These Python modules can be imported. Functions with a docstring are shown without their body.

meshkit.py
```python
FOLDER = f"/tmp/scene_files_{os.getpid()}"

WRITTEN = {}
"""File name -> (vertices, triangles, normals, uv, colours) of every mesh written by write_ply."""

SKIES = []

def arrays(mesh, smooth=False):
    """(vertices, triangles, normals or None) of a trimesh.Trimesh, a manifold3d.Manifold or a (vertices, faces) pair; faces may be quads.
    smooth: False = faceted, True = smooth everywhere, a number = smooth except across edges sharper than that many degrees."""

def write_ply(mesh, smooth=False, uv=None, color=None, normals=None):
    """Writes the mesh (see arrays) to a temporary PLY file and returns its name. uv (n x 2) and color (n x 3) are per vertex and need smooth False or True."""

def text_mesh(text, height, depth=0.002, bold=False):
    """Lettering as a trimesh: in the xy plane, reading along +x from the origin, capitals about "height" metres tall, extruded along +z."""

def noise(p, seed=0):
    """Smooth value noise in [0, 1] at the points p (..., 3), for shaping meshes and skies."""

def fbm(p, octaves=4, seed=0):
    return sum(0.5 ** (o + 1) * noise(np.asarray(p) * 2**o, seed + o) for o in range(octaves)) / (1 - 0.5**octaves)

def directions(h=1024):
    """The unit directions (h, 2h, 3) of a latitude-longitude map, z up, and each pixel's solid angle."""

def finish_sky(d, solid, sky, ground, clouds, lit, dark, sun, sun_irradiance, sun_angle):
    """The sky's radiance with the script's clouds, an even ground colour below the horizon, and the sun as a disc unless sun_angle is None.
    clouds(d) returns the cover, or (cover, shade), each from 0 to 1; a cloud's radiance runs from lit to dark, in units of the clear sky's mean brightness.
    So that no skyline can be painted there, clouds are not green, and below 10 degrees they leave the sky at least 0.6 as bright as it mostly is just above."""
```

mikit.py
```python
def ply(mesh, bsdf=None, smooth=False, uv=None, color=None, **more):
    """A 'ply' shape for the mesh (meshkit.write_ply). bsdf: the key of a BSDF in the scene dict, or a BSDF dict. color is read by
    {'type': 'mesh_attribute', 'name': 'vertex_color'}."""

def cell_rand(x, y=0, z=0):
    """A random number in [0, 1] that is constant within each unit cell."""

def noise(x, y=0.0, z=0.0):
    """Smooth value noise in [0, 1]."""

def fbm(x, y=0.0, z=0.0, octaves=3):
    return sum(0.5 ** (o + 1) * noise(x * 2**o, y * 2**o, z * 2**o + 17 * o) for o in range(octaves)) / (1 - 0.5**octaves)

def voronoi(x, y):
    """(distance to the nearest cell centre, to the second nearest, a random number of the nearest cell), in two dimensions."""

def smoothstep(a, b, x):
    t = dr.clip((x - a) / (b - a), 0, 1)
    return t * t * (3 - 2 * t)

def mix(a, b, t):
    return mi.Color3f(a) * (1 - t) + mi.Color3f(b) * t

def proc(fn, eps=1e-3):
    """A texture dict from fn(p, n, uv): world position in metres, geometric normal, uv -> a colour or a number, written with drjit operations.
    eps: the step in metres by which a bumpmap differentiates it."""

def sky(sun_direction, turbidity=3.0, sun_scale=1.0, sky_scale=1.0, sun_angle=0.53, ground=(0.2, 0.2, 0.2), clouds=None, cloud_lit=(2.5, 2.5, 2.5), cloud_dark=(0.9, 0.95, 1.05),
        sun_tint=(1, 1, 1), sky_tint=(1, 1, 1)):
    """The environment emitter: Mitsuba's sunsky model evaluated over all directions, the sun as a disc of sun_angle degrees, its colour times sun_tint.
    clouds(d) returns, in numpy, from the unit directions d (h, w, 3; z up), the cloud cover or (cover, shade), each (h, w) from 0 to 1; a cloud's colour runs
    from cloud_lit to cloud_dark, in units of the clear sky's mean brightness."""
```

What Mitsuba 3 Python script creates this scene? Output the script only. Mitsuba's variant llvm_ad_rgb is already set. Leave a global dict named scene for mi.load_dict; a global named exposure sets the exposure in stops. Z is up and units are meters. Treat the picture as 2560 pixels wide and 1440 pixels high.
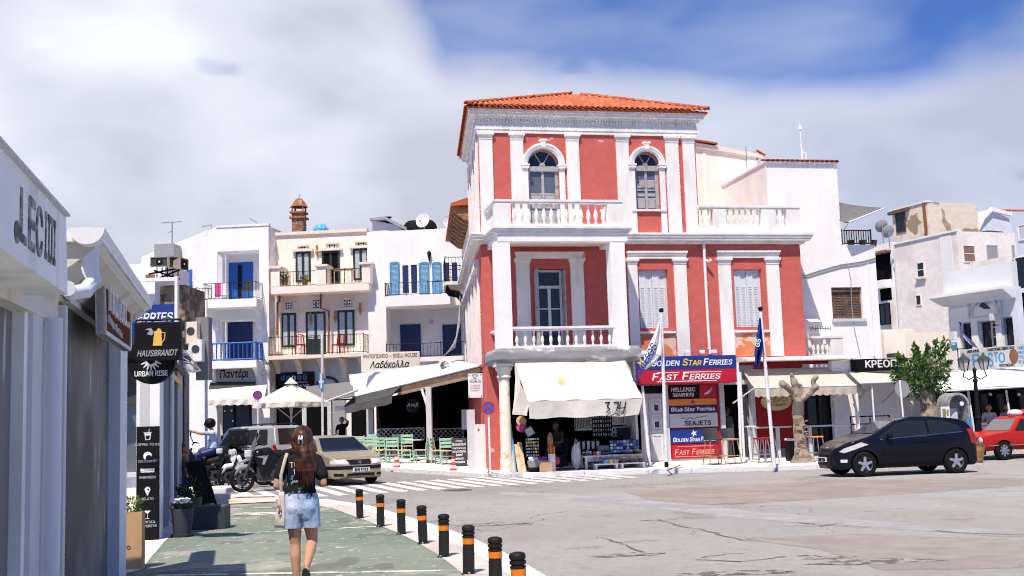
import math, numpy as np, trimesh, mitsuba as mi, drjit as dr, mikit, meshkit, manifold3d as m3
from shapely.geometry import Polygon, box as sbox, Point
from shapely.ops import unary_union
from shapely import affinity
PI = math.pi
R = np.random.default_rng(7)
scene, labels = {}, {}
# ---------------------------------------------------------------- camera, sky, exposure
FL, PITCH, ROLL, EYE = 2890.0, 0.1169, 0.0323, 1.6          # focal length in photo pixels (2560 wide)
fw = np.array([0, math.cos(PITCH), math.sin(PITCH)]); _u = np.array([0, -math.sin(PITCH), math.cos(PITCH)])
up = _u * math.cos(ROLL) + np.array([math.sin(ROLL), 0, 0]); ri = np.array([math.cos(ROLL), 0, 0]) - _u * math.sin(ROLL)
EYEP = np.array([0, 0, EYE])
scene['camera'] = {'type': 'perspective', 'fov': 2 * math.degrees(math.atan(1280 / FL)), 'fov_axis': 'x', 'near_clip': 0.1, 'far_clip': 3000.0,
    'to_world': mi.ScalarTransform4f().look_at(origin=EYEP.tolist(), target=(EYEP + fw).tolist(), up=up.tolist())}
SUN = np.array([-0.19, -0.60, 1.0])
def clouds(d):
 az = np.degrees(np.arctan2(d[..., 0], d[..., 1])); el = np.degrees(np.arcsin(np.clip(d[..., 2], -1, 1)))
 q = np.stack([az / 9.0, el / 4.5, az * 0 + 3.1], -1)
 f = meshkit.fbm(q, 5, 3) - 0.5
 soft = meshkit.fbm(q * 0.5 + 11, 4, 9) - 0.5
 az0 = np.where(np.abs(az) > 90, 90, np.abs(az)) * np.sign(az)
 edge = 17.6 - 0.04 * (az0 - 4) * (az0 > 4) - 0.0055 * np.maximum(az0 - 8, 0) ** 2 * (az0 < 30) - 2.7 * (az0 >= 30) + np.maximum(-3.0 - az0, 0) * 0.9
 h = edge - el + f * 9 + soft * 5
 cover = np.clip(h / 5.5 + 0.42, 0, 1)
 cover = cover * cover * (3 - 2 * cover)
 wisps = np.clip((meshkit.fbm(q * np.array([0.6, 1.0, 1]) + 5, 5, 21) - 0.44) * 4.5, 0, 1) * 0.30
 cover = np.maximum(cover, wisps); away = np.clip((np.abs(az0) - 45) / 30, 0, 1); cover = cover * (1 - away) + away * wisps
 gap = np.clip((meshkit.fbm(q * 1.3 + 40, 4, 5) - 0.72) * 6, 0, 0.35)
 cover = cover * (1 - gap) * (1 - 0.16 * np.clip((az0 + 2) / 14, 0, 1))
 shade = np.clip(0.88 - 0.034 * (el - 4) + f * 1.7 + soft * 1.6 + 0.004 * az0, 0, 1)
 return cover, shade
scene['sky'] = mikit.sky(SUN, turbidity=2.6, clouds=clouds, cloud_lit=(4.2, 4.3, 4.6), cloud_dark=(2.35, 2.45, 2.9), sky_tint=(0.66, 0.88, 1.42), ground=(0.2, 0.2, 0.2), sun_scale=1.5, sun_tint=(0.95, 1.0, 1.1))
exposure = 1.32
# ---------------------------------------------------------------- helpers
def ray(px, py):
 return fw + ((px - 1280) / FL) * ri - ((py - 720) / FL) * up
def at(px, py, Y):
 d = ray(px, py); return EYEP + d * (Y / d[1])
def zg(Y):
 return 0.035 * (min(max(Y, 36.0), 62.0) - 36.0)
def G(px, py, dz=0.0):
 d = ray(px, py); a, b = 1.0, 400.0                       # metres along the view ray, by bisection
 for _ in range(50):
  t = (a + b) / 2; p = EYEP + d * t
  if p[2] > dz + zg(p[1]): a = t
  else: b = t
 return p
class Frame:
 """local x along the wall, y into the wall, z up"""
 def __init__(s, o, deg):
  a = math.radians(deg); s.o = np.array(o, float); s.u = np.array([math.cos(a), math.sin(a), 0]); s.d = np.array([-math.sin(a), math.cos(a), 0])
  s.m = np.eye(4); s.m[:3, 0] = s.u; s.m[:3, 1] = s.d; s.m[:3, 2] = [0, 0, 1]; s.m[:3, 3] = s.o
 def h(s, px, py, d=0.0):
  r = ray(px, py); p = EYEP + r * (np.dot(s.o + s.d * d - EYEP, s.d) / np.dot(r, s.d)); q = p - s.o
  return np.array([q @ s.u, q[2]])
 def x(s, px, py, d=0.0): return s.h(px, py, d)[0]
 def z(s, px, py, d=0.0): return s.h(px, py, d)[1]
 def w(s, x, y, z): return s.o + s.u * x + s.d * y + np.array([0, 0, z])
 def sub(s, x, y, z, deg=0):
  a = math.degrees(math.atan2(s.u[1], s.u[0])); return Frame(s.w(x, y, z), a + deg)
def xf(v, m):
 v = np.asarray(v, float); return v if m is None else v @ m[:3, :3].T + m[:3, 3]
def rotm(axis, deg, t=(0, 0, 0)):
 m = trimesh.transformations.rotation_matrix(math.radians(deg), axis); m[:3, 3] = t; return m
def poly_mesh(p, h):
 ms = [trimesh.creation.extrude_polygon(g, h, engine='earcut') for g in (p.geoms if hasattr(p, 'geoms') else [p]) if g.area > 1e-9]
 return trimesh.util.concatenate(ms)
class MB:
 def __init__(s): s.V, s.F, s.n = [], [], 0
 def add(s, v, f, m=None):
  v = xf(v, m); f = np.asarray(f, int)
  if f.shape[1] == 4: f = np.vstack([f[:, [0, 1, 2]], f[:, [0, 2, 3]]])
  s.V.append(v); s.F.append(f + s.n); s.n += len(v); return s
 def mesh(s, t, m=None):
  if hasattr(t, 'to_mesh'):
   k = t.to_mesh(); return s.add(k.vert_properties[:, :3], k.tri_verts, m)
  return s.add(t.vertices, t.faces, m)
 def hexa(s, b, t, m=None):
  return s.add(list(b) + list(t), [[3, 2, 1, 0], [4, 5, 6, 7], [0, 1, 5, 4], [1, 2, 6, 5], [2, 3, 7, 6], [3, 0, 4, 7]], m)
 def box(s, x0, x1, y0, y1, z0, z1, m=None):
  return s.hexa([(x0, y0, z0), (x1, y0, z0), (x1, y1, z0), (x0, y1, z0)], [(x0, y0, z1), (x1, y0, z1), (x1, y1, z1), (x0, y1, z1)], m)
 def quad(s, a, b, c, d): return s.add([a, b, c, d], [[0, 1, 2, 3]])
 def slab(s, pts, n, t):
  """a quad given a thickness t along n"""
  pts = np.asarray(pts, float); q = pts + np.asarray(n, float) * t
  return s.hexa(pts, q) if np.dot(np.cross(pts[1] - pts[0], pts[2] - pts[0]), n) > 0 else s.hexa(pts[::-1], q[::-1])
 def tube(s, pts, r, n=8, cap=True):
  p = np.asarray(pts, float); k = len(p); r = np.broadcast_to(np.asarray(r, float), (k,))
  t = np.gradient(p, axis=0); t /= np.linalg.norm(t, axis=1, keepdims=True) + 1e-12
  a = np.cross(t[0], [0, 0, 1.0] if abs(t[0][2]) < 0.9 else [1.0, 0, 0]); A = []
  for i in range(k):
   a = a - t[i] * (a @ t[i]); a /= np.linalg.norm(a) + 1e-12; A.append(a)
  A = np.array(A); B = np.cross(t, A); g = np.arange(n) * 2 * PI / n
  v = (p[:, None] + r[:, None, None] * (np.cos(g)[None, :, None] * A[:, None] + np.sin(g)[None, :, None] * B[:, None])).reshape(-1, 3)
  f = [[i * n + j, i * n + (j + 1) % n, (i + 1) * n + (j + 1) % n, (i + 1) * n + j] for i in range(k - 1) for j in range(n)]
  s.add(v, f)
  if cap:
   for e, o in ((0, -1), (k - 1, 1)):
    ring = v[e * n:(e + 1) * n]; c = ring.mean(0)
    s.add(np.vstack([ring, c]), [[j, (j + 1) % n, n][::o] for j in range(n)])
  return s
 def rod(s, a, b, r, n=6, r2=None): return s.tube([a, b], [r, r if r2 is None else r2], n)
 def lathe(s, prof, n=16, c=(0, 0, 0), m=None):
  prof = np.asarray(prof, float); g = np.arange(n) * 2 * PI / n; k = len(prof)
  v = np.stack([np.outer(prof[:, 0], np.cos(g)) + c[0], np.outer(prof[:, 0], np.sin(g)) + c[1], np.repeat(prof[:, 1:2], n, 1) + c[2]], -1).reshape(-1, 3)
  f = [[i * n + j, i * n + (j + 1) % n, (i + 1) * n + (j + 1) % n, (i + 1) * n + j] for i in range(k - 1) for j in range(n)]
  return s.add(v, f, m)
 def prism(s, poly, y0, y1, m=None):
  """(x, z) polygon, along y"""
  t = poly_mesh(poly if hasattr(poly, 'geom_type') else Polygon(poly), y1 - y0); v = np.array(t.vertices)
  return s.add(np.stack([v[:, 0], y1 - v[:, 2], v[:, 1]], 1), t.faces, m)
 def plate(s, poly, z0, z1, m=None):
  t = poly_mesh(poly if hasattr(poly, 'geom_type') else Polygon(poly), z1 - z0); v = np.array(t.vertices); v[:, 2] += z0
  return s.add(v, t.faces, m)
 def side(s, poly, x0, x1, m=None):
  """(y, z) polygon, along x"""
  t = poly_mesh(poly if hasattr(poly, 'geom_type') else Polygon(poly), x1 - x0); v = np.array(t.vertices)
  return s.add(np.stack([v[:, 2] + x0, v[:, 0], v[:, 1]], 1), t.faces, m)
 def ball(s, c, r, sub=2, m=None, sc=(1, 1, 1)):
  t = trimesh.creation.icosphere(sub, 1.0); return s.add(t.vertices * np.asarray(sc) * r + np.asarray(c), t.faces, m)
 def text(s, txt, x, z, h, y=0.0, width=None, depth=0.012, bold=False, shear=0.0, align='c', sx=1.0, rot=0):
  """lettering facing -y; (x, z) is the middle (align c) or left end (l) of the baseline"""
  t = meshkit.text_mesh(txt, h, depth, bold); v = np.array(t.vertices); v[:, 0] -= v[:, 0].min(); w0 = v[:, 0].max()
  k = width / w0 if width else sx; v[:, 0] = v[:, 0] * k + shear * v[:, 1]; w0 *= k
  if align == 'c': v[:, 0] -= w0 / 2
  if rot: c_, s_ = math.cos(math.radians(rot)), math.sin(math.radians(rot)); v[:, 0], v[:, 1] = c_ * v[:, 0] - s_ * v[:, 1], s_ * v[:, 0] + c_ * v[:, 1]
  return s.add(np.stack([v[:, 0] + x, y - v[:, 2], v[:, 1] + z], 1), t.faces)
 def get(s): return np.vstack(s.V), np.vstack(s.F)
def rbox(x0, x1, y0, y1, z0, z1, r, n=8):
 """a box with rounded edges, as a manifold"""
 c = m3.Manifold.sphere(r, n)
 return m3.Manifold.batch_hull([c.translate([a, b, e]) for a in (x0 + r, x1 - r) for b in (y0 + r, y1 - r) for e in (z0 + r, z1 - r)])
used = {}
def unique(k):
 n = used.get(k, 0); used[k] = n + 1
 return k if n == 0 else f'{k}_{n:03d}'
def thing(name, label, cat, group=None):
 k = unique(name); labels[k] = {'label': label, 'category': cat}
 if group: labels[k]['group'] = group
 return k
def lab(k, **kw): labels.setdefault(k, {}).update(kw); return k
def put(parent, name, mb, mat, fr=None, smooth=False, kind=None, label=None):
 """one entry of the scene under its parent ('' = the thing itself)"""
 k = unique(f'{parent}__{name}' if parent and name else (parent or name)) if name else parent
 v, f = mb.get(); v = xf(v, fr.m if isinstance(fr, Frame) else fr)
 t = trimesh.Trimesh(v, f, process=False)
 if smooth is not False: t.merge_vertices(digits_vertex=5)
 scene[k] = mikit.ply(t, mat, smooth=smooth)
 if kind: lab(k, kind=kind)
 if label: lab(k, label=label)
 return k
def copy(parent, name, first, m):
 k = unique(f'{parent}__{name}'); scene[k] = {**scene[first], 'to_world': mi.ScalarTransform4f(m)}; return k
def struct(name, mb, mat, fr=None, smooth=False):
 k = put('', name, mb, mat, fr, smooth); lab(k, kind='structure'); return k
def manim(v, f): return m3.Manifold(m3.Mesh(np.asarray(v, np.float32), np.asarray(f, np.uint32)))
def drape(mb, poly, dz):
 """a sheet following the ground, dz above it"""
 poly = poly if hasattr(poly, 'geom_type') else Polygon(poly); poly = poly.buffer(0)
 ys = [-60, 36.0, 62.0, 900]
 for a, b in zip(ys, ys[1:]):
  p = poly.intersection(sbox(-900, a, 900, b))
  for g in (p.geoms if hasattr(p, 'geoms') else [p]):
   if g.geom_type != 'Polygon' or g.area < 1e-6: continue
   v, f = trimesh.creation.triangulate_polygon(g, engine='earcut')
   mb.add(np.c_[v, [zg(y) + dz for y in v[:, 1]]], f)
 return mb
# ---------------------------------------------------------------- materials
N, FBM, SS, MIX = mikit.noise, mikit.fbm, mikit.smoothstep, mikit.mix
def rgb(c): return {'type': 'rgb', 'value': list(c)}
def mat(name, col, rough=0.6, metal=0.0, spec=0.5, coat=0.0, bump=None, **kw):
 if name in scene: return name
 b = {'type': 'principled', 'base_color': rgb(col) if not callable(col) else mikit.proc(col), 'roughness': rough, 'metallic': metal, 'specular': spec, 'clearcoat': coat, **({'clearcoat_gloss': 0.95} if coat else {})}
 b.update(kw)
 if bump: b = {'type': 'bumpmap', 'arbitrary': mikit.proc(bump[0], eps=bump[2] if len(bump) > 2 else 0.004), 'scale': bump[1], 'bsdf': b}
 scene[name] = {'type': 'twosided', 'bsdf': b}; return name
def stained(c, amt=0.12, c2=(0.45, 0.40, 0.33), scale=1.0):
 c, c2 = mi.Color3f(*c), mi.Color3f(*c2)
 def fn(p, n, uv):
  q = p * scale
  a = FBM(q.x * 1.3, q.y * 1.3, q.z * 0.8, 4); b = FBM(q.x * 2.6 + 9, q.y * 2.6, q.z * 0.5, 2)
  return c * (0.9 + 0.2 * a) * (1 - amt * SS(0.5, 0.75, b)) + c2 * (amt * SS(0.5, 0.75, b))
 return fn
def patchy(c, c2, lo, hi, scale=1.0, sq=1.0):
 c, c2 = mi.Color3f(*c), mi.Color3f(*c2)
 def fn(p, n, uv):
  a = FBM(p.x * 1.6 * scale, p.y * 1.6 * scale, p.z * 1.6 * scale * sq, 5); g = FBM(p.x * 5, p.y * 5, p.z * 5, 2)
  return MIX(c * (0.88 + 0.24 * g), c2, SS(lo, hi, a))
 return fn
def bumpy(s):
 def fn(p, n, uv): return FBM(p.x * s, p.y * s, p.z * s, 3)
 return fn
WHITE = mat('m_white_plaster', stained((0.84, 0.84, 0.84), 0.10), 0.9, spec=0.2, bump=(bumpy(14), 0.006))
CLEAN = mat('m_white_paint', (0.78, 0.78, 0.79), 0.6, spec=0.3)
TRIM = mat('m_trim_plaster', stained((0.80, 0.79, 0.77), 0.22, (0.42, 0.38, 0.34), 1.6), 0.85, spec=0.2)
CREAM = mat('m_cream_plaster', stained((0.86, 0.775, 0.70), 0.10, (0.6, 0.45, 0.33)), 0.9, spec=0.2, bump=(bumpy(14), 0.005))
RED = mat('m_red_plaster', patchy((0.52, 0.125, 0.108), (0.66, 0.42, 0.34), 0.76, 0.78, 0.8), 0.9, spec=0.2, bump=(bumpy(16), 0.005))
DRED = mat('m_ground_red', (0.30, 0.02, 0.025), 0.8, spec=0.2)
BLACK = mat('m_black_paint', (0.004, 0.004, 0.005), 0.55, spec=0.2)
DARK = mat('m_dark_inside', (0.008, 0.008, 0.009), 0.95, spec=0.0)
GLASS = mat('m_dark_glass', (0.010, 0.014, 0.022), 0.05, spec=0.5)
GLASSB = mat('m_sky_glass', (0.10, 0.12, 0.15), 0.06, spec=0.9)
GREYW = mat('m_grey_wood', patchy((0.36, 0.38, 0.39), (0.20, 0.20, 0.20), 0.55, 0.75, 4), 0.8)
PALEW = mat('m_pale_wood', (0.62, 0.65, 0.70), 0.7)
IRON = mat('m_iron', (0.008, 0.008, 0.009), 0.6, spec=0.2)
STEEL = mat('m_steel', (0.5, 0.5, 0.52), 0.35, metal=0.9)
BLUE = mat('m_blue_paint', (0.012, 0.10, 0.42), 0.45)
LBLUE = mat('m_light_blue_paint', (0.05, 0.24, 0.46), 0.5)
NAVY = mat('m_navy_paint', (0.008, 0.02, 0.11), 0.5)
DGREEN = mat('m_dark_green_paint', (0.008, 0.028, 0.02), 0.45)
TILE = mat('m_roof_tile', patchy((0.43, 0.118, 0.056), (0.38, 0.145, 0.085), 0.52, 0.74, 1.6), 0.85, spec=0.2)
TILED = mat('m_roof_tile_pale', (0.50, 0.17, 0.085), 0.85, spec=0.2)
CLOTH = mat('m_awning_cloth', patchy((0.74, 0.70, 0.62), (0.62, 0.45, 0.25), 0.66, 0.85, 0.9), 0.9, spec=0.1, bump=(bumpy(5), 0.03))
BEIGE = mat('m_beige_cloth', (0.50, 0.455, 0.395), 0.9, spec=0.1, bump=(bumpy(4), 0.03))
PARAS = mat('m_parasol_cloth', (0.72, 0.68, 0.63), 0.9, spec=0.1, bump=(bumpy(4), 0.03))
GREYC = mat('m_grey_cloth', (0.16, 0.16, 0.165), 0.9, spec=0.1)
RUST = mat('m_rust', (0.20, 0.08, 0.035), 0.8)
WOOD = mat('m_wood', patchy((0.36, 0.20, 0.10), (0.22, 0.11, 0.05), 0.45, 0.7, 3), 0.7)
CARD = mat('m_cardboard', (0.48, 0.30, 0.15), 0.8)
RUB = mat('m_rubber', (0.008, 0.008, 0.008), 0.8, spec=0.2)
ORANGE = mat('m_reflector_orange', (0.75, 0.20, 0.005), 0.35)
GOLD = mat('m_gold_paint', (0.75, 0.45, 0.08), 0.5)
YELLOW = mat('m_yellow_paint', (0.80, 0.50, 0.05), 0.5)
GREY = mat('m_grey_paint', (0.30, 0.31, 0.33), 0.6)
LGREY = mat('m_light_grey_paint', (0.56, 0.58, 0.61), 0.6)
DGREY = mat('m_dark_grey_paint', (0.045, 0.05, 0.06), 0.6, spec=0.3)
SIGNB = mat('m_sign_blue', (0.008, 0.035, 0.23), 0.4)
SIGNR = mat('m_sign_red', (0.45, 0.008, 0.03), 0.4)
SIGNO = mat('m_sign_orange', (0.75, 0.24, 0.03), 0.5)
CREAMP = mat('m_cream_paint', (0.74, 0.67, 0.57), 0.7)
# ---------------------------------------------------------------- the ground
def road_col(p, n, uv):
 a = FBM(p.x * 0.22, p.y * 0.22, 1.0, 4); b = FBM(p.x * 0.9 + 7, p.y * 0.5, 3.0, 4); g = FBM(p.x * 14, p.y * 14, 0.0, 3); s = FBM(p.x * 60, p.y * 60, 5.0, 2)
 c = MIX((0.405, 0.385, 0.375), (0.37, 0.356, 0.352), SS(0.40, 0.62, a)); c = MIX(c, (0.355, 0.325, 0.305), 0.6 * SS(0.52, 0.68, b))
 # a grey repair band and two cracks, where the slab was cut
 wob = (N(p.x * 0.8, p.y * 0.8, 2.0) - 0.5) * 0.5
 band = p.y + 0.42 * p.x - 26.2 + wob
 c = MIX(c, (0.40, 0.405, 0.42), 0.8 * SS(1.1, 0.95, dr.abs(band)) * SS(1.0, 3.0, p.x))
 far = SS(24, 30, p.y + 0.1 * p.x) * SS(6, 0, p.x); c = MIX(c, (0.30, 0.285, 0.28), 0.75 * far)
 w2 = (FBM(p.x * 1.1, p.y * 1.1, 8.0, 3) - 0.5)
 d1, d2, r = mikit.voronoi(p.x * 0.21 + w2 * 0.6, p.y * 0.15 + w2 * 0.5)
 crack = SS(0.012, 0.0, d2 - d1 - 0.003) * SS(0.42, 0.6, FBM(p.x * 0.6, p.y * 0.6, 12.0, 3))
 c = MIX(c, (0.15, 0.12, 0.10), 0.7 * crack * SS(0.45, 0.6, N(p.x * 0.25 + 9, p.y * 0.25, 1.0)))
 hole = SS(0.68, 0.74, FBM(p.x * 0.7 + 31, p.y * 0.9, 4.0, 4)) * SS(0.35, 0.6, g)
 c = MIX(c, (0.17, 0.15, 0.13), 0.55 * hole)
 chips = SS(0.72, 0.76, FBM(p.x * 4.1, p.y * 4.0, 21.0, 3)); c = MIX(c, (0.22, 0.18, 0.16), 0.2 * chips)
 c = MIX(c, (0.48, 0.46, 0.45), 0.25 * SS(0.70, 0.80, FBM(p.x * 2.3 + 60, p.y * 2.4, 2.0, 3)))
 return c * mi.Color3f(0.97, 1.0, 1.0) * (0.50 + 0.10 * g + 0.06 * s)
def road_bump(p, n, uv): return FBM(p.x * 5, p.y * 5, 0.0, 4) + 0.35 * FBM(p.x * 40, p.y * 40, 0.0, 2)
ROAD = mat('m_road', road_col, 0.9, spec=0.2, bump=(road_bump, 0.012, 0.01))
def green_col(p, n, uv):
 g = FBM(p.x * 9, p.y * 9, 0.0, 3); a = FBM(p.x * 0.5, p.y * 0.35, 2.0, 3)
 c = MIX((0.155, 0.192, 0.160), (0.195, 0.225, 0.190), SS(0.35, 0.65, a))
 wear = SS(0.60, 0.69, FBM(p.x * 1.5 + 3, p.y * 1.0, 5.0, 5)) * (0.35 + 0.65 * g)
 c = MIX(c, (0.36, 0.355, 0.32), 0.8 * wear)
 c = MIX(c, (0.10, 0.105, 0.095), 0.55 * SS(0.64, 0.72, FBM(p.x * 1.9 + 50, p.y * 1.1, 9.0, 4)))
 c = MIX(c, (0.44, 0.43, 0.40), 0.7 * SS(0.79, 0.83, FBM(p.x * 8, p.y * 8, 3.0, 2)))
 return c * (0.72 + 0.22 * g)
GREEN = mat('m_green_floor', green_col, 0.85, spec=0.2, bump=(road_bump, 0.006, 0.01))
def worn_paint(c, lo=0.42, hi=0.5, under=(0.36, 0.33, 0.31)):
 def fn(p, n, uv):
  g = FBM(p.x * 4, p.y * 4, 1.0, 4); return MIX(under, c, SS(lo - 0.14, hi - 0.12, g)) * (0.86 + 0.2 * FBM(p.x * 20, p.y * 20, 0.0, 2))
 return fn
LINE = mat('m_road_paint', worn_paint((0.56, 0.55, 0.54), 0.48, 0.58), 0.8, spec=0.2)
LINEG = mat('m_lane_paint', worn_paint((0.60, 0.58, 0.52), 0.52, 0.6, (0.22, 0.26, 0.22)), 0.8, spec=0.2)
KERBW = mat('m_kerb_paint', patchy((0.70, 0.70, 0.72), (0.55, 0.52, 0.48), 0.60, 0.78, 1.5), 0.85, spec=0.2)
CONC = mat('m_concrete', patchy((0.42, 0.39, 0.37), (0.35, 0.32, 0.30), 0.42, 0.65, 0.7), 0.9, spec=0.2, bump=(bumpy(20), 0.006))
PAVE = mat('m_pavement', patchy((0.62, 0.59, 0.56), (0.44, 0.40, 0.37), 0.46, 0.66, 0.8), 0.9, spec=0.2, bump=(bumpy(12), 0.008))
struct('ground', drape(MB(), [(-800, -40), (800, -40), (800, 880), (-800, 880)], -0.004), CONC)
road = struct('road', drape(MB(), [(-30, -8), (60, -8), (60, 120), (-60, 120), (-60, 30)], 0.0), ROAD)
def P2(px, py, dz=0.0): return G(px, py, dz)[:2]
# green painted lane with its pale edge strip and white lines
edge = [(772, 1262), (830, 1272), (880, 1290), (930, 1309), (985, 1330), (1045, 1359), (1105, 1396), (1150, 1432), (1172, 1452)]
E2 = np.array([P2(*q) for q in edge]); dir_ = (E2[-1] - E2[-2]); dir_ /= np.linalg.norm(dir_)
E2 = np.vstack([E2, E2[-1] + dir_ * 4, E2[-1] + dir_ * 9 + [0.6, 0]])
left_ = np.array([P2(480, 1272), P2(372, 1372), P2(330, 1440), P2(330, 1440) + [0.6, -8]])
lane = struct('cycle_lane', drape(MB(), np.vstack([left_[:1], E2, left_[::-1][:3]]), 0.008), GREEN)
def offset(pts, o):
 t = np.gradient(pts, axis=0); t /= np.linalg.norm(t, axis=1, keepdims=True); return pts + np.stack([-t[:, 1], t[:, 0]], 1) * o
E3 = np.vstack([P2(690, 1254), P2(735, 1256), E2])
struct('kerb_strip', drape(MB(), np.vstack([offset(E3, 0.0), offset(E3, 0.45)[::-1]]), 0.014), CONC)
put('kerb_strip', 'painted_edge', drape(MB(), np.vstack([offset(E3, 0.45), offset(E3, 0.80)[::-1]]), 0.018), KERBW)
def ribbon(a, b, w):
 a, b = np.asarray(a), np.asarray(b); d = (b - a) / np.linalg.norm(b - a); n = np.array([-d[1], d[0]]) * w / 2
 return [a - n, b - n, b + n, a + n]
for a, b in (((470, 1341), (955, 1317)), ((380, 1441), (1148, 1428)), ((505, 1277), (770, 1265))):
 put(lane, 'painted_line', drape(MB(), ribbon(P2(*a), P2(*b), 0.11), 0.012), LINEG)
sym = MB()
c0 = P2(585, 1287)
for pts, w in (([(-0.95, 0.0), (-0.2, 0.05)], 0.10), ([(-0.2, 0.05), (0.5, 0.0)], 0.13), ([(0.0, -0.3), (0.55, 0.0)], 0.12), ([(0.1, 0.3), (0.75, 0.05)], 0.12)):
 drape(sym, ribbon(c0 + pts[0], c0 + pts[1], w), 0.012)
drape(sym, Point(*(c0 + [0.62, -0.05])).buffer(0.32).difference(Point(*(c0 + [0.62, -0.05])).buffer(0.16)), 0.0125)
drape(sym, Point(*(c0 + [-0.55, 0.25])).buffer(0.26).difference(Point(*(c0 + [-0.55, 0.25])).buffer(0.17)), 0.0125)
put(lane, 'painted_bicycle', sym, LINEG)
# zebra crossing
za, zb = P2(946, 1233), P2(1588, 1194); zd = (zb - za) / np.linalg.norm(zb - za); zs = np.array([-0.31, 0.95]); zl = np.linalg.norm(zb - za)
for i in range(-6, 15):
 o = za + zd * (i * 0.535)
 L = 5.0 if i < 12 else 4.2
 put(road, 'crossing_stripe', drape(MB(), [o, o + zd * 0.30, o + zd * 0.30 + zs * L, o + zs * L], 0.004), LINE)
# repairs, cracks and broken spots of the square
for pts, c in (([(1560, 1228), (2060, 1201), (2560, 1195), (2560, 1214), (2200, 1240), (1800, 1263), (1620, 1250)], (.335, .300, .278)), ([(1250, 1228), (1560, 1243), (1900, 1281), (2300, 1310), (2560, 1330), (2560, 1346), (2200, 1319), (1850, 1297), (1560, 1262), (1250, 1236)], (.385, .385, .395)), ([(1850, 1345), (2150, 1335), (2560, 1350), (2560, 1420), (2200, 1425), (2060, 1375)], (.350, .325, .305))):
 P = Polygon([P2(*q) for q in pts]).buffer(-.15).buffer(.15); P = Polygon([(x + R.normal(0, .03), y + R.normal(0, .03)) for x, y in np.array(P.segmentize(.6).exterior.coords)[:-1]])
 put(road, 'repair_patch', drape(MB(), P, 0.003), mat(f'm_patch_{int(c[0] * 1000)}', patchy([v * .60 for v in c], [v * .53 for v in c], .4, .62, .8), .9, spec=.2, bump=(road_bump, .012, .01)))
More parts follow.
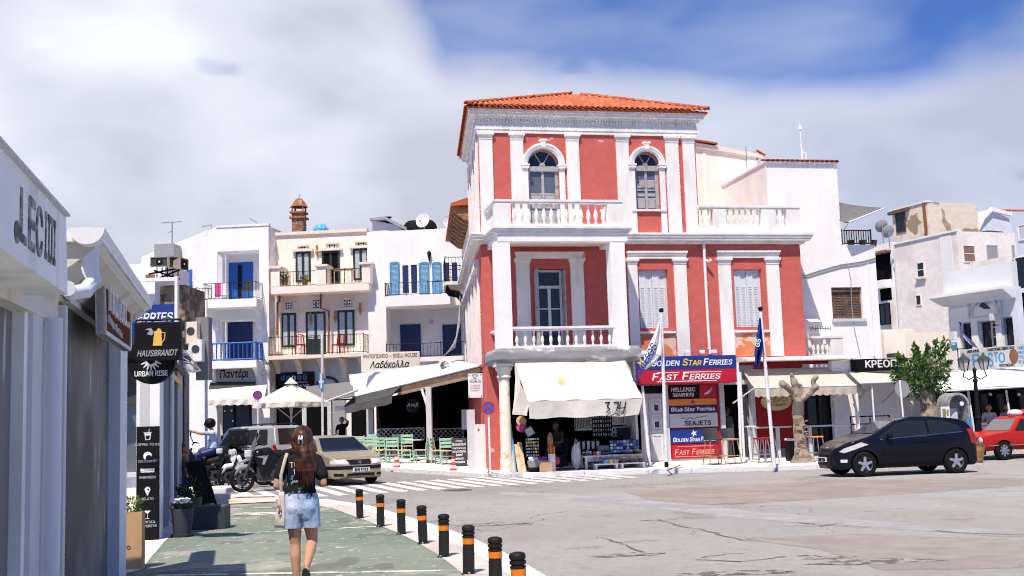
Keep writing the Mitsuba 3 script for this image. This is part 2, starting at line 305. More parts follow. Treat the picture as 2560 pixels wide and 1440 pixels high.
CRK = mat('m_crack', (.11, .098, .09), .95, spec=.1); GRV = mat('m_broken_edge', patchy((.225, .215, .205), (.10, .09, .085), .42, .58, 7), .95, spec=.1)
for pts in ([(1640, 1300), (1720, 1320), (1790, 1334), (1860, 1352), (1900, 1353)], [(1740, 1396), (1800, 1388), (1850, 1385)], [(1745, 1400), (1850, 1405), (1980, 1392), (2030, 1388), (2100, 1402)], [(1960, 1317), (2050, 1316), (2110, 1308)], [(1985, 1306), (2020, 1310)], [(1500, 1345), (1560, 1362), (1610, 1380)], [(2330, 1327), (2450, 1334), (2560, 1339)], [(1700, 1264), (1860, 1258)], [(2360, 1300), (2440, 1297)]):
 q = np.array([P2(*p) for p in pts]); m = MB()
 for a, b in zip(q, q[1:]):
  n = max(2, int(np.linalg.norm(b - a) / .25)); s = [a + (b - a) * i / n + R.normal(0, .03, 2) for i in range(n + 1)]
  for u, v in zip(s, s[1:]): drape(m, ribbon(u, v, R.uniform(.015, .05)), 0.006)
 put(road, 'crack', m, CRK)
for (px, py), rx, ry in (((1560, 1388), .5, .22), ((1830, 1434), .65, .2), ((2190, 1405), .7, .25), ((2070, 1395), .3, .12), ((1230, 1311), .75, .3), ((1650, 1300), .3, .1)):
 c = P2(px, py); put(road, 'broken_spot', drape(MB(), Polygon([(c[0] + rx * math.cos(t) * R.uniform(.6, 1.2), c[1] + ry * math.sin(t) * R.uniform(.6, 1.2)) for t in np.linspace(0, 2 * PI, 26)[:-1]]), 0.005), GRV)
# manhole cover
mh = P2(1145, 1226); m = MB()
m.plate(Point(0, 0).buffer(0.36, 12), 0.002, 0.012)
for k in (-2, -1, 0, 1, 2): m.box(-0.25, 0.25, k * 0.11 - 0.03, k * 0.11 + 0.03, 0.012, 0.018)
put('', 'manhole_cover', m, mat('m_cast_iron', (0.10, 0.09, 0.085), 0.7), Frame([mh[0], mh[1], 0], 10)); lab('manhole_cover', label='round dark iron manhole cover set in the road beyond the bollards', category='manhole cover')
# pavements
kp = [(1222, 1176), (1262, 1185), (1303, 1182), (1460, 1178), (1620, 1174), (1840, 1168), (2042, 1162), (2200, 1156)]
K = np.array([P2(a, b, 0.13) for a, b in kp])
def paved(name, K, back, mat_top, mat_kerb, h=0.13):
 back = np.asarray(back, float)
 top = drape(MB(), np.vstack([offset(K, 0.16), back]), h - 0.003)
 k = struct(name, top, mat_top)
 kb = MB(); a, b = K, offset(K, 0.16)
 for i in range(len(K) - 1):
  n = max(1, int(np.linalg.norm(a[i + 1] - a[i]) / 1.0))
  for j in range(n):
   t0, t1 = (j + 0.006) / n, (j + 1 - 0.006) / n
   q = [a[i] + (a[i + 1] - a[i]) * t0, a[i] + (a[i + 1] - a[i]) * t1, b[i] + (b[i + 1] - b[i]) * t1, b[i] + (b[i + 1] - b[i]) * t0]
   s = MB(); s.hexa([(x, y, zg(y) - 0.05) for x, y in q], [(x, y, zg(y) + h + 0.002 * ((i + j) % 3)) for x, y in q]); put(k, 'kerb_stone', s, mat_kerb)
 return k
paved('pavement', K, [(K[-1][0] + 0.5, K[-1][1] + 9), (K[0][0] - 0.6, K[0][1] + 9)], PAVE, KERBW)
gp = [(890, 1161), (955, 1168), (1060, 1175), (1150, 1180), (1212, 1184), (1226, 1182)]
K2 = np.array([P2(a, b, 0.13) for a, b in gp])
paved('terrace_pavement', K2, [(K2[-1][0] + 0.1, K2[-1][1] + 3), (K2[-1][0] - 0.3, 58), (K2[0][0] - 1, 58)], PAVE, KERBW)
# the cafe's apron on the left and the far pavement behind the motorcycles
ap = [P2(312, 1438), P2(352, 1428), P2(415, 1352), P2(500, 1300), P2(505, 1262), P2(420, 1262)]
struct('apron', drape(MB(), np.vstack([ap, [(-6.9, 22.0), (-5.6, 13.0)]]), 0.016), PAVE)
isl = [P2(470, 1240), P2(560, 1236), P2(660, 1240), P2(690, 1246), P2(690, 1256), P2(480, 1266)]
struct('traffic_island', drape(MB(), isl, 0.02), CONC)
put('traffic_island', 'drain_grating', drape(MB(), ribbon(P2(592, 1246), P2(690, 1244), 0.35), 0.026), mat('m_grating', (0.13, 0.06, 0.05), 0.8))
put('traffic_island', 'yellow_mark', drape(MB(), ribbon(P2(545, 1252), P2(592, 1256), 0.30), 0.026), mat('m_worn_yellow', worn_paint((0.62, 0.40, 0.10), 0.55, 0.65), 0.8))
m = MB(); c = P2(515, 1232); m.mesh(rbox(-1.1, 0.75, -0.45, 0.45, -0.05, 0.16, 0.05)); put('traffic_island', 'kerb_block', m, KERBW, Frame([c[0], c[1], 0], -8), smooth=40)
# ---------------------------------------------------------------- the red corner building
P0 = G(1271, 1182, 0.13); PD = 1.8
FR = Frame([0, 0, 0], 11.7); FR = Frame(np.append((P0 + FR.d * PD)[:2], 0.0), 11.7)
RB = thing('neoclassical_building', 'red and white neoclassical corner building with orange tiled roof and a balustraded porch', 'building')
X, Z = FR.x, FR.z
zc0, zc1 = Z(1790, 609), Z(1790, 586)                 # cornice over the first floor
ztop, zarch = Z(1465, 320), Z(1465, 338)               # architrave
xl, xr, xR = X(1196, 345), X(1737, 345), X(2007, 740)
zb = Z(1790, 893)
DEP = 6.4
TS = 0.121                                              # the street side leans in by this much per metre of depth
def plan(p, dep=DEP, x1=None):
 return Polygon([(xl, 0), (x1 or xr, 0), (x1 or xr, dep), (xl + TS * dep, dep)]).buffer(p, join_style=2)
def archpoly(xa, xb, z0, zs):
 r = (xb - xa) / 2; c = (xa + xb) / 2
 return Polygon([(xa, z0)] + [(xb, z0)] + [(c + r * math.cos(t), zs + r * math.sin(t)) for t in np.linspace(0, PI, 17)])
A1 = (X(1321, 470), X(1399, 470), zc1 + 0.04, Z(1360, 412)); A2 = (X(1588, 470), X(1650, 470), Z(1620, 524), Z(1617, 411))
W1 = (X(1597, 750), X(1671, 750), Z(1635, 829), Z(1635, 674)); W2 = (X(1836, 750), X(1906, 750), Z(1870, 826), Z(1870, 673))
DR = (X(1334, 740), X(1412, 740), Z(1380, 880, -0.0), Z(1375, 672))
up_wall = Polygon([(xl, zc1), (xr, zc1), (xr, ztop), (xl, ztop)]).difference(archpoly(*A1)).difference(archpoly(*A2))
m = MB().prism(up_wall, 0, 0.35); m.box(xr - .3, xr, .35, DEP, zc1, ztop); m.box(xl + TS * DEP, xr, DEP, DEP + .3, zc1, ztop)
put(RB, 'upper_wall', m, RED, FR)
lo = Polygon([(xl, zb - .1), (xR, zb - .1), (xR, zc0), (xl, zc0)])
for q in (W1, W2, DR): lo = lo.difference(sbox(q[0], q[2], q[1], q[3]))
m = MB().prism(lo, 0, 0.4); m.box(xR - .3, xR, .4, 7, zb, zc0)
put(RB, 'lower_wall', m, RED, FR)
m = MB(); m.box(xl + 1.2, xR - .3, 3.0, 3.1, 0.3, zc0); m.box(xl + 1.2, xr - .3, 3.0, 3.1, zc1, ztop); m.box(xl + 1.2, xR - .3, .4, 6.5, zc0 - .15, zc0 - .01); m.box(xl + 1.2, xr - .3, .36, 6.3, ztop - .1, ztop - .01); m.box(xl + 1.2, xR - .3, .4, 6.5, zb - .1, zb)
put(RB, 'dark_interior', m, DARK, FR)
def molding(mb, x0, x1, y, steps, ends=True):
 """horizontal courses: (z0, z1, projection)"""
 for z0, z1, p in steps: mb.box(x0 - p * ends, x1 + p * ends, y - p, y + 0.02, z0, z1)
# entablature and eave
H = lambda a: Z(1465, a)
m = MB(); HE = Z(1465, 277, -.36)
for z0, z1, p in ((H(337), H(329), .07), (H(329), H(319), .10), (H(319), H(311), .06), (H(303), H(296), .12), (H(296), H(290), .26), (H(290), H(283), .30), (H(283), HE, .33)):
 m.plate(plan(p), z0, z1)
m.plate(plan(.05), H(311) - .002, H(303))
put(RB, 'entablature', m, TRIM, FR)
m = MB(); n = 74
for i in range(n):
 x = xl + .02 + (xr - xl - .08) * i / (n - 1); m.box(x, x + .045, -.13, -.04, H(311) + .006, H(303) - .006)
for i in range(58): y = .02 + i * .105; m.box(xl + TS * y - .13, xl + TS * y - .02, y, y + .05, H(311) + .006, H(303) - .006)
put(RB, 'dentils', m, TRIM, FR, kind='stuff')
# pilasters of the upper storey
def pilaster(x0, x1, z0, z1, y=0.0, p=.06, cap=.22, name='pilaster', mt=TRIM, capmat=TRIM):
 k = put(RB, name, MB().box(x0, x1, y - p, y + .01, z0, z1 - cap), mt, FR)
 c = MB(); w = (x1 - x0)
 c.box(x0 - .012, x1 + .012, y - p - .02, y + .01, z1 - cap, z1 - cap + .03)
 c.hexa([(x0, y - p, z1 - cap + .03), (x1, y - p, z1 - cap + .03), (x1, y + .01, z1 - cap + .03), (x0, y + .01, z1 - cap + .03)], [(x0 - .04, y - p - .06, z1 - .08), (x1 + .04, y - p - .06, z1 - .08), (x1 + .04, y + .01, z1 - .08), (x0 - .04, y + .01, z1 - .08)])
 c.box(x0 - .055, x1 + .055, y - p - .075, y + .01, z1 - .08, z1)
 put(k, 'capital', c, capmat, FR); return k
for a, b in ((1197, 1230), (1275, 1307), (1414, 1446), (1539, 1570), (1662, 1694), (1705, 1734)):
 x0, x1 = X(a, 360), X(b, 360); pilaster(x0, x1, zc1, H(337))
# arched windows
def arch_window(A, full):
 xa, xb, z0, zs = A; r = (xb - xa) / 2; c = (xa + xb) / 2; t = .19
 sur = archpoly(xa - t, xb + t, z0 - (.0 if not full else .05), zs).difference(archpoly(xa, xb, z0 - 1, zs))
 m = MB().prism(sur, -.05, .005)
 m.prism(archpoly(xa - t, xb + t, zs, zs).difference(archpoly(xa - .05, xb + .05, zs - 1, zs)), -.09, -.045)
 m.prism(archpoly(xa - t, xb + t, zs, zs).difference(archpoly(xa - .12, xb + .12, zs - 1, zs)), -.12, -.085)
 k = put(RB, 'arched_window', m, TRIM, FR)
 m = MB()
 for s in (xa - t / 2, xb + t / 2): m.box(s - t / 2 - .03, s + t / 2 + .03, -.12, 0, zs - .13, zs - .05); m.box(s - t / 2 - .05, s + t / 2 + .05, -.14, 0, zs - .05, zs)
 put(k, 'impost', m, TRIM, FR)
 m = MB(); zt = zs + r + t
 m.prism([(c - .07, zt - .14), (c + .07, zt - .14), (c + .09, zt + .06), (c - .09, zt + .06)], -.15, 0); m.box(c - .13, c + .13, -.17, 0, zt + .06, zt + .12)
 put(k, 'keystone', m, TRIM, FR)
 m = MB(); f = .05; y0, y1 = .16, .22
 m.prism(archpoly(xa, xb, z0, zs).difference(archpoly(xa + f, xb - f, z0 + f, zs)), y0, y1)
 m.box(xa - .02, xb + .02, y0 - .07, y1, zs - .20, zs - .06); m.box(xa, xb, y0 - .04, y1, zs - .06, zs - .02); m.box(c - .045, c + .045, y0 - .01, y1, z0 + f, zs - .2)
 for s in (-.5, .5): m.add(*MB().box(-.018, .018, y0, y1, 0, r - .03).get(), m=rotm([0, 1, 0], 62 * s, (c, 0, zs)))
 m.prism(Point(c, zs).buffer(.1).intersection(sbox(c - 1, zs, c + 1, zs + 1)), y0 - .02, y1)
 for zz in ((.36, .64) if not full else (.30, .52, .76)):
  m.box(xa + f, xb - f, y0, y1, z0 + (zs - .2 - z0) * zz - .025, z0 + (zs - .2 - z0) * zz + .025)
 for s in (-1, 1): m.box(c + s * (r - f - .03) - .03, c + s * (r - f - .03) + .03, y0, y1, z0 + f, zs - .2)
 put(k, 'frame', m, GREYW, FR)
 put(k, 'fanlight', MB().prism(archpoly(xa + f, xb - f, zs - .02, zs), y0 + .03, y0 + .036), GLASS, FR)
 lo, hi = z0 + f, zs - .2
 for s in (-1, 1):
  x0, x1 = sorted((c + s * .045, c + s * (r - f - .06)))
  put(k, 'pane', MB().box(x0, x1, y0 + .03, y0 + .036, lo, hi), GLASSB, FR)
  for a, b in (((.02, .33), (.39, .61)) if not full else ((.02, .27), (.33, .41), (.55, .73))):
   m3_ = rbox(x0 + .015, x1 - .015, y0 + .005, y0 + .03, lo + (hi - lo) * a, lo + (hi - lo) * b, .008, 8); put(k, 'panel', MB().mesh(m3_), GREYW, FR)
arch_window(A1, False); arch_window(A2, True)
m = MB(); m.box(A2[0] - .16, A2[1] + .16, -.10, .02, A2[2] - .06, A2[2]); put(RB, 'sill', m, TRIM, FR)
for x0, x1 in ((A2[0] - .19, A2[0] + .01), (A2[1] - .01, A2[1] + .19)): put(RB, 'window_pedestal', MB().box(x0, x1, -.05, .005, zc1, A2[2] - .06), TRIM, FR)
# cornice between the storeys: main part (right) and the porch slab (left)
H = lambda a: Z(1790, a)
xp0, xp1 = X(1240, 585, -PD), X(1572, 585, -PD)
m = MB()
for z0, z1, p in ((zc0 - .02, H(603), .12), (H(603), H(597), .30), (H(597), H(591), .34), (H(591), zc1, .38)):
 m.plate(plan(p, 7.0, xR), z0, z1)
put(RB, 'main_cornice', m, TRIM, FR)
m = MB(); HP = lambda a, px=1400: Z(px, a, -PD)
pz1, pz0 = HP(566), HP(583)
for k, (f0, f1, p) in enumerate(((0, .34, .02), (.34, .66, .07), (.66, 1, .12))):
 m.box(xp0 - p, xp1 + p, -PD - p, -.05, pz0 + (pz1 - pz0) * f0, pz0 + (pz1 - pz0) * f1)
put(RB, 'porch_slab', m, TRIM, FR)
m = MB(); cw = .42; b0, b1 = HP(603), pz0
m.box(xp0 + .05, xp1 - .05, -PD + .02, -PD + .02 + cw, b0, b1); m.box(xp0 + .05, xp0 + .05 + cw, -PD + .44, 0, b0, b1); m.box(xp1 - .05 - cw, xp1 - .05, -PD + .44, 0, b0, b1)
put(RB, 'porch_beam', m, WHITE, FR)
z2 = HP(868)
m = MB(); m.box(xp0 + .48, xp1 - .48, -PD + .5, -.1, b0 + .1, b0 + .14); put(RB, 'porch_ceiling', m, CREAMP, FR)
for a, b, in ((1241, 1279), (1530, 1567)):
 x0, x1 = X(a, 720, -PD), X(b, 720, -PD); put(RB, 'porch_column', MB().box(x0, x1, -PD + .04, -PD + .04 + (x1 - x0), z2, b0), WHITE, FR)
# balusters
bal = [(.055, 0), (.055, .05), (.036, .06), (.036, .09), (.07, .20), (.076, .27), (.06, .36), (.034, .47), (.028, .53), (.05, .55), (.05, .57), (.034, .59), (.045, .62), (.045, .66)]
BAL = mikit.ply(trimesh.Trimesh(*MB().lathe(np.array(bal), 12).get(), process=False), TRIM, smooth=35)
def balustrade(parent, x0, x1, y0, y1, za, zt, n, posts=(), fr=FR, skip_rail=False):
 """a row of n balusters from x0 to x1 between plinth and rail"""
 k = put(parent, 'balustrade', MB().box(x0, x1, y0, y1, za + .001, za + .09), TRIM, fr)
 rx0, rx1 = (min([x0] + [p[0] for p in posts]) - .03, max([x1] + [p[1] for p in posts]) + .03)
 m = MB().box(rx0, rx1, y0 - .05, y1 + .05, zt - .07, zt); m.box(rx0 + .02, rx1 - .02, y0 - .02, y1 + .02, zt - .11, zt - .07); put(k, 'rail', m, TRIM, fr)
 for p in posts: put(k, 'pedestal', MB().box(p[0], p[1], y0 - .02, y1 + .02, za + .003, zt - .113), TRIM, fr)
 h = zt - .11 - (za + .09)
 for i in range(n):
  x = x0 + (x1 - x0) * (i + .5) / n; kk = unique(f'{k}__baluster')
  mm = fr.m @ np.array([[h / .66, 0, 0, x], [0, h / .66, 0, (y0 + y1) / 2], [0, 0, h / .66, za + .09], [0, 0, 0, 1.0]])
  scene[kk] = {**BAL, 'to_world': mi.ScalarTransform4f(mm)}
 return k
yq = -PD + .02
balustrade(RB, X(1277, 530, -PD), X(1519, 530, -PD), yq, yq + .2, pz1, HP(499), 13, ((X(1236, 530, -PD), X(1277, 530, -PD)), (X(1519, 530, -PD), X(1557, 530, -PD))))
fl = FR.sub(X(1236, 530, -PD) + .22, -PD + .22, 0, 90)
balustrade(RB, .05, 1.5, 0, .2, pz1, HP(499), 6, (), fl)
fl = FR.sub(X(1557, 530, -PD), -PD + .22, 0, 90)
balustrade(RB, .05, 1.5, 0, .2, pz1, HP(499), 6, (), fl)
lx0, lx1 = X(1284, 845, -PD), X(1538, 845, -PD)
balustrade(RB, lx0, lx1, yq + .05, yq + .25, z2 - .02, HP(815, 1410), 12)
balustrade(RB, .35, 1.75, 0, .2, z2 - .02, HP(815, 1410), 6, (), FR.sub(xp0 + .32, -PD + .1, 0, 90))
# rough porch floor slab, lumpy grey concrete
zs0 = HP(905); v = []
t = trimesh.creation.box((xp1 - xp0 + .34, PD + .2, z2 - zs0)).subdivide().subdivide().subdivide().subdivide(); vv = np.array(t.vertices)
e = np.clip(1 - np.abs(np.abs(vv[:, 2]) - (z2 - zs0) / 2) * 9, 0, 1) * .07; sg = np.sign(vv[:, :2]); ed = np.abs(vv[:, :2]) > np.array([(xp1 - xp0 + .34), PD + .2]) / 2 - 1e-4
vv[:, :2] -= sg * ed * e[:, None]; vv += (meshkit.fbm(vv * 3.1, 3)[:, None] - .5) * np.array([.1, .16, .05]) * np.clip(ed.any(1), .25, 1)[:, None]
t.vertices = vv + [(xp0 + xp1) / 2, -PD / 2 - .12, (z2 + zs0) / 2 - .01]
put(RB, 'porch_floor_slab', MB().mesh(t), mat('m_rough_concrete', patchy((0.27, 0.27, 0.28), (0.68, 0.67, 0.66), 0.55, 0.70, 1.6), 0.9, spec=.2, bump=(bumpy(9), .02)), FR, smooth=50)
# pediments, windows and the porch door of the first storey
def hood(a, b, px0, px1, zh, zcap, zbot):
 m = MB(); h = zh[1] - zh[0]
 m.box(a, b, -.09, .005, zh[0], zh[0] + h * .45); m.box(a - .02, b + .02, -.13, .005, zh[0] + h * .45, zh[0] + h * .75); m.box(a - .04, b + .04, -.17, .005, zh[0] + h * .75, zh[1])
 k = put(RB, 'window_hood', m, TRIM, FR)
 for q in (px0, px1): pilaster(q[0], q[1], zbot, zh[0], cap=zh[0] - zcap, p=.06, name='window_pilaster')
H5 = lambda a, px: Z(px, a)
hood(X(1568, 640), X(1713, 640), (X(1570, 720), X(1594, 720)), (X(1686, 720), X(1717, 720)), (Z(1640, 647), Z(1640, 629)), Z(1640, 661), zb)
hood(X(1793, 640), X(1945, 640), (X(1797, 720), X(1828, 720)), (X(1917, 720), X(1949, 720)), (Z(1870, 645), Z(1870, 628)), Z(1870, 661), zb)
hood(X(1289, 640), X(1454, 640), (X(1291, 730), X(1325, 730)), (X(1427, 730), X(1460, 730)), (Z(1375, 647), Z(1375, 631)), Z(1375, 661), z2)
SLAT = PALEW
def shutters(parent, x0, x1, z0, z1, y, mt, leaves=2, top=.25, name='shutter', th=.04, slats=True, fr=FR, fold=0.0, panel=True):
 w = (x1 - x0) / leaves
 for i in range(leaves):
  a, b = x0 + i * w + .006, x0 + (i + 1) * w - .006; f = min(.07, w * .2); zz = z0 + (z1 - z0) * (1 - top); yy = y + fold * (1 if i % 2 else -1)
  m = MB(); m.box(a, a + f, yy, yy + th, z0, z1); m.box(b - f, b, yy, yy + th, z0, z1)
  for q in (z0, zz - f / 2, z1 - f): m.box(a + f, b - f, yy, yy + th, q, q + f)
  if top > 0: m.box(a + f, b - f, yy + th * .5, yy + th * .8, zz + f / 2, z1 - f)
  k = put(parent, name, m, mt, fr)
  if slats:
   s = MB(); n = max(3, int((zz - z0 - 1.5 * f) / .055))
   for j in range(n):
    q = z0 + f + (zz - z0 - 1.5 * f) * j / n
    s.hexa([(a + f, yy + .002, q), (b - f, yy + .002, q), (b - f, yy + .012, q), (a + f, yy + .012, q)], [(a + f, yy + th - .012, q + .045), (b - f, yy + th - .012, q + .045), (b - f, yy + th - .002, q + .045), (a + f, yy + th - .002, q + .045)])
   put(k, 'slats', s, mt, fr, kind='stuff')
def rect_frame(mb, x0, x1, z0, z1, y0, y1, w):
 mb.box(x0, x0 + w, y0, y1, z0, z1); mb.box(x1 - w, x1, y0, y1, z0, z1); mb.box(x0 + w, x1 - w, y0, y1, z1 - w, z1); mb.box(x0 + w, x1 - w, y0, y1, z0, z0 + w)
PEEL = mat('m_peeling_orange_plaster', patchy((0.62, 0.20, 0.10), (0.68, 0.46, 0.36), 0.54, 0.60, 1.5), 0.9, spec=.2)
for W in (W1, W2):
 m = MB(); rect_frame(m, W[0], W[1], W[2], W[3], .12, .2, .05); k = put(RB, 'window', m, PALEW, FR)
 shutters(k, W[0] + .05, W[1] - .05, W[2] + .03, W[3] - .05, .10, PALEW, 4, .27, fold=.02)
 put(k, 'backing', MB().box(W[0] + .05, W[1] - .05, .17, .18, W[2] + .05, W[3] - .05), mat('m_pale_backing', (.5, .53, .6), .8), FR)
 put(k, 'sill', MB().box(W[0] - .08, W[1] + .16, -.12, .1, W[2] - .07, W[2]), TRIM, FR)
 m = MB(); rect_frame(m, W[0] - .13, W[1] + .13, W[2] - .02, W[3] + .13, -.035, .002, .13); put(RB, 'window_surround', m, RED, FR)
 put(RB, 'peeling_panel', MB().box(W[0] - .1, W[1] + .18, -.03, .004, zb, W[2] - .08), PEEL, FR)
x0, x1, z0, z1 = DR; m = MB()
rect_frame(m, x0 + .13, x1 - .06, z2, z1 - .02, .16, .24, .07); zt = Z(1375, 716); m.box(x0 + .2, x1 - .13, .15, .25, zt - .05, zt + .04); c = (x0 + .13 + x1 - .06) / 2; m.box(c - .05, c + .05, .15, .25, z2, zt)
for q in (.32, .66): m.box(x0 + .2, x1 - .13, .16, .24, z2 + (zt - z2) * q - .02, z2 + (zt - z2) * q + .02)
k = put(RB, 'porch_door', m, PALEW, FR); put(k, 'glazing', MB().box(x0 + .2, x1 - .13, .2, .206, z2, z1 - .09), GLASS, FR)
put(k, 'shutter', MB().box(x0 + .02, x0 + .12, -.28, .2, z2, z1 - .04), GREYW, FR); put(k, 'shutter', MB().box(x1 - .05, x1 - .01, -.22, .2, z2, z1 - .04), GREYW, FR)
m = MB(); rect_frame(m, x0 - .12, x1 + .12, z2 - .1, z1 + .12, -.035, .002, .12); put(RB, 'door_surround', m, RED, FR)
m = MB(); xa, xb = X(1757, 615), X(1776, 880); m.tube([FR_ for FR_ in [(xa, -.1, zc0 - .02), (xa, -.1, zb + 1), (xa + .02, -.1, zb + .1)]], .05, 8)
for q in (.3, 1.4, 2.5): m.lathe([(.06, -.03), (.06, .03)], 8, (xa, -.1, zb + q))
k = put(RB, 'downpipe', m, CLEAN, FR, smooth=40); put(k, 'spout', MB().tube([(xa, -.1, Z(1762, 652)), (xa + .12, -.2, Z(1762, 656)), (xa + .15, -.28, Z(1762, 652))], .045, 8), CLEAN, FR, smooth=40)
m = MB(); xq = xp0 + .1; m.tube([(xq, -PD - .02 + .6, b0), (xq - .02, -PD + .7, z2 - 1.0)], .04, 6); put(RB, 'corner_downpipe', m, TRIM, FR, smooth=40)
# terrace balustrade on the right part
tz0, tz1 = zc1, Z(1870, 517)
tp = [(1738, 1748), (1782, 1814), (1903, 1938), (1966, 1998)]
tp = [(X(a, 550, -.12), X(b, 550, -.12)) for a, b in tp]
kb = put(RB, 'terrace_plinth', MB().box(tp[0][0] - .02, tp[-1][1] + .03, -.2, .1, tz0 + .002, tz0 + .2), TRIM, FR)
for i, n in ((0, 2), (1, 6), (2, 2)):
 balustrade(RB, tp[i][1], tp[i + 1][0], -.17, .05, tz0 + .2, tz1, n, (tp[i + 1],))
# tiled hipped roof with a tile for every barrel
ez = HE; _c = list(plan(.37).exterior.coords)[:4]
_c = sorted(_c, key=lambda q: (q[1] > 3, q[0] if q[1] < 3 else -q[0])); cs = [(x, y, ez + .05) for x, y in _c]
ey0, ey1 = _c[0][1], _c[2][1]; cy = (ey0 + ey1) / 2; rise = (cy - ey0) * math.tan(math.radians(22.5))
cx = X(1432, 240, cy); roofm = MB(); ap_ = (cx, cy, ez + .05 + rise)
for i in range(4): roofm.add([cs[i], cs[(i + 1) % 4], ap_], [[0, 1, 2]])
roofm.plate(plan(.37), ez, ez + .05)
RF = put(RB, 'roof', roofm, TILE, FR)
def barrel(L=.40, r0=.088, r1=.076, n=6):
 g = np.linspace(0, PI, n + 1); v = [(r * math.cos(a), y, .045 + r * .75 * math.sin(a)) for y, r in ((0, r0), (L, r1)) for a in g] + [(r * .8 * math.cos(a), y, .03 + r * .6 * math.sin(a)) for y, r in ((0, r0), (L, r1)) for a in g]
 k = n + 1; f = [[j, j + k, j + 1 + k, j + 1] for j in range(n)] + [[2 * k + j, 2 * k + j + 1, 3 * k + j + 1, 3 * k + j] for j in range(n)] + [[j, j + 1, 2 * k + j + 1, 2 * k + j] for j in range(n)]
 return MB().add(v, [list(reversed(q)) for q in f])
BT = [mikit.ply(trimesh.Trimesh(*barrel().get(), process=False), q) for q in (TILE, TILE, TILE, TILED)]
def slope_m(o, along, upv):
 a = np.asarray(along, float); a /= np.linalg.norm(a); b = np.asarray(upv, float); b /= np.linalg.norm(b); m = np.eye(4); m[:3, 0], m[:3, 1], m[:3, 2], m[:3, 3] = a, b, np.cross(a, b), o; return m
def tile_face(c0, c1, apex, name, parent, fr, every=.196, limit=300, step=.33):
 c0, c1, apex = map(lambda q: np.asarray(q, float), (c0, c1, apex)); a = (c1 - c0); W = np.linalg.norm(a); a /= W; t = (apex - c0) @ a; upv = apex - c0 - a * t; Ls = np.linalg.norm(upv); upv /= Ls
 cnt = 0; rest = MB()
 for r in range(int(Ls / step)):
  s = r * step - .05; x0, x1 = t * max(s, 0) / Ls, W - (W - t) * max(s, 0) / Ls
  for x in np.arange(every / 2, W, every):
   if x0 + .06 < x < x1 - .06:
    mm = slope_m(c0 + a * x + upv * s + np.cross(a, upv) * (.012 + .006 * R.random()), a + upv * R.normal(0, .012), upv + np.cross(a, upv) * .05)
    if cnt < limit: kk = unique(f'{parent}__{name}'); scene[kk] = {**BT[R.integers(4)], 'to_world': mi.ScalarTransform4f(fr.m @ mm)}; cnt += 1
    else: rest.add(*barrel().get(), m=mm)
 return rest
rest = tile_face(cs[0], cs[1], ap_, 'tile', RF, FR, limit=270)
rest2 = tile_face(cs[3], cs[0], ap_, 'tile', RF, FR, limit=0)
for r_ in (rest, rest2): rest2.add(*rest.get()) if r_ is rest and rest.V else None
put(RF, 'far_tiles', rest2, TILE, FR, kind='stuff')
for e0 in (cs[0], cs[1], cs[3]):
 e0 = np.array(e0); L = np.array(ap_) - e0; n = int(np.linalg.norm(L) / .36); L /= np.linalg.norm(L); side = np.cross(L, [0, 0, 1.0])
 for i in range(n):
  kk = unique(f'{RF}__ridge_tile'); mm = slope_m(e0 + L * (.36 * i - .02) + [0, 0, .055], side, L); mm[:3, 0] *= 1.25; mm[:3, 2] *= 1.3
  scene[kk] = {**BT[R.integers(4)], 'to_world': mi.ScalarTransform4f(FR.m @ mm)}
# ------------------------------------------------ the left face along the street (local x runs towards the square, 0 at the corner)
FS = Frame(FR.w(xl, 0, 0), -85.2); BL = 15.5
m = MB(); lf = sbox(-BL, .3, 0, zc0); wins = [(-2.9, -1.9), (-5.4, -4.4), (-7.9, -6.9), (-10.4, -9.4), (-12.9, -11.9)]
lf = sbox(-BL, zb - .1, 0, zc0); 
for a, b in wins: lf = lf.difference(sbox(a, zb + .6, b, zb + 2.7))
put(RB, 'side_wall', MB().prism(lf, -.02, .3), RED, FS)
put(RB, 'side_ground_wall', MB().box(-BL, 0, .0, .3, 0, zb - .1), RED, FS)
uf = sbox(-DEP, zc1, 0, ztop).difference(sbox(-2.6, zc1 + .5, -1.7, zc1 + 2.5)).difference(sbox(-5.0, zc1 + .5, -4.1, zc1 + 2.5))
put(RB, 'side_upper_wall', MB().prism(uf, -.02, .2), RED, FS)
m = MB()
for z0, z1, p in ((zc0 - .02, Z(1790, 603), .10), (Z(1790, 603), Z(1790, 595), .3), (Z(1790, 595), zc1, .38)): m.box(-BL, -7.0, -p, .02, z0, z1)
put(RB, 'side_cornice', m, TRIM, FS)
for a, b in wins:
 for q in ((a - .42, a - .08), (b + .08, b + .42)):
  put(RB, 'side_pilaster', MB().box(q[0], q[1], -.10, 0, zb, zc0 - .3), TRIM, FS)
 put(RB, 'side_window_hood', MB().box(a - .5, b + .5, -.2, 0, zc0 - .62, zc0 - .36), TRIM, FS)
 shutters(RB, a, b, zb + .6, zb + 2.7, .12, GREYW, 2, 0, name='side_shutter', slats=False, fr=FS)
for x in (-.5, -1.4, -2.9, -3.7, -5.3, -6.3): put(RB, 'side_pilaster', MB().box(x, x + .34, -.1, 0, zc1, ztop), TRIM, FS)
for a, b in ((-2.6, -1.7), (-5.0, -4.1)): shutters(RB, a, b, zc1 + .5, zc1 + 2.5, .08, GREYW, 2, 0, name='side_shutter', slats=False, fr=FS)
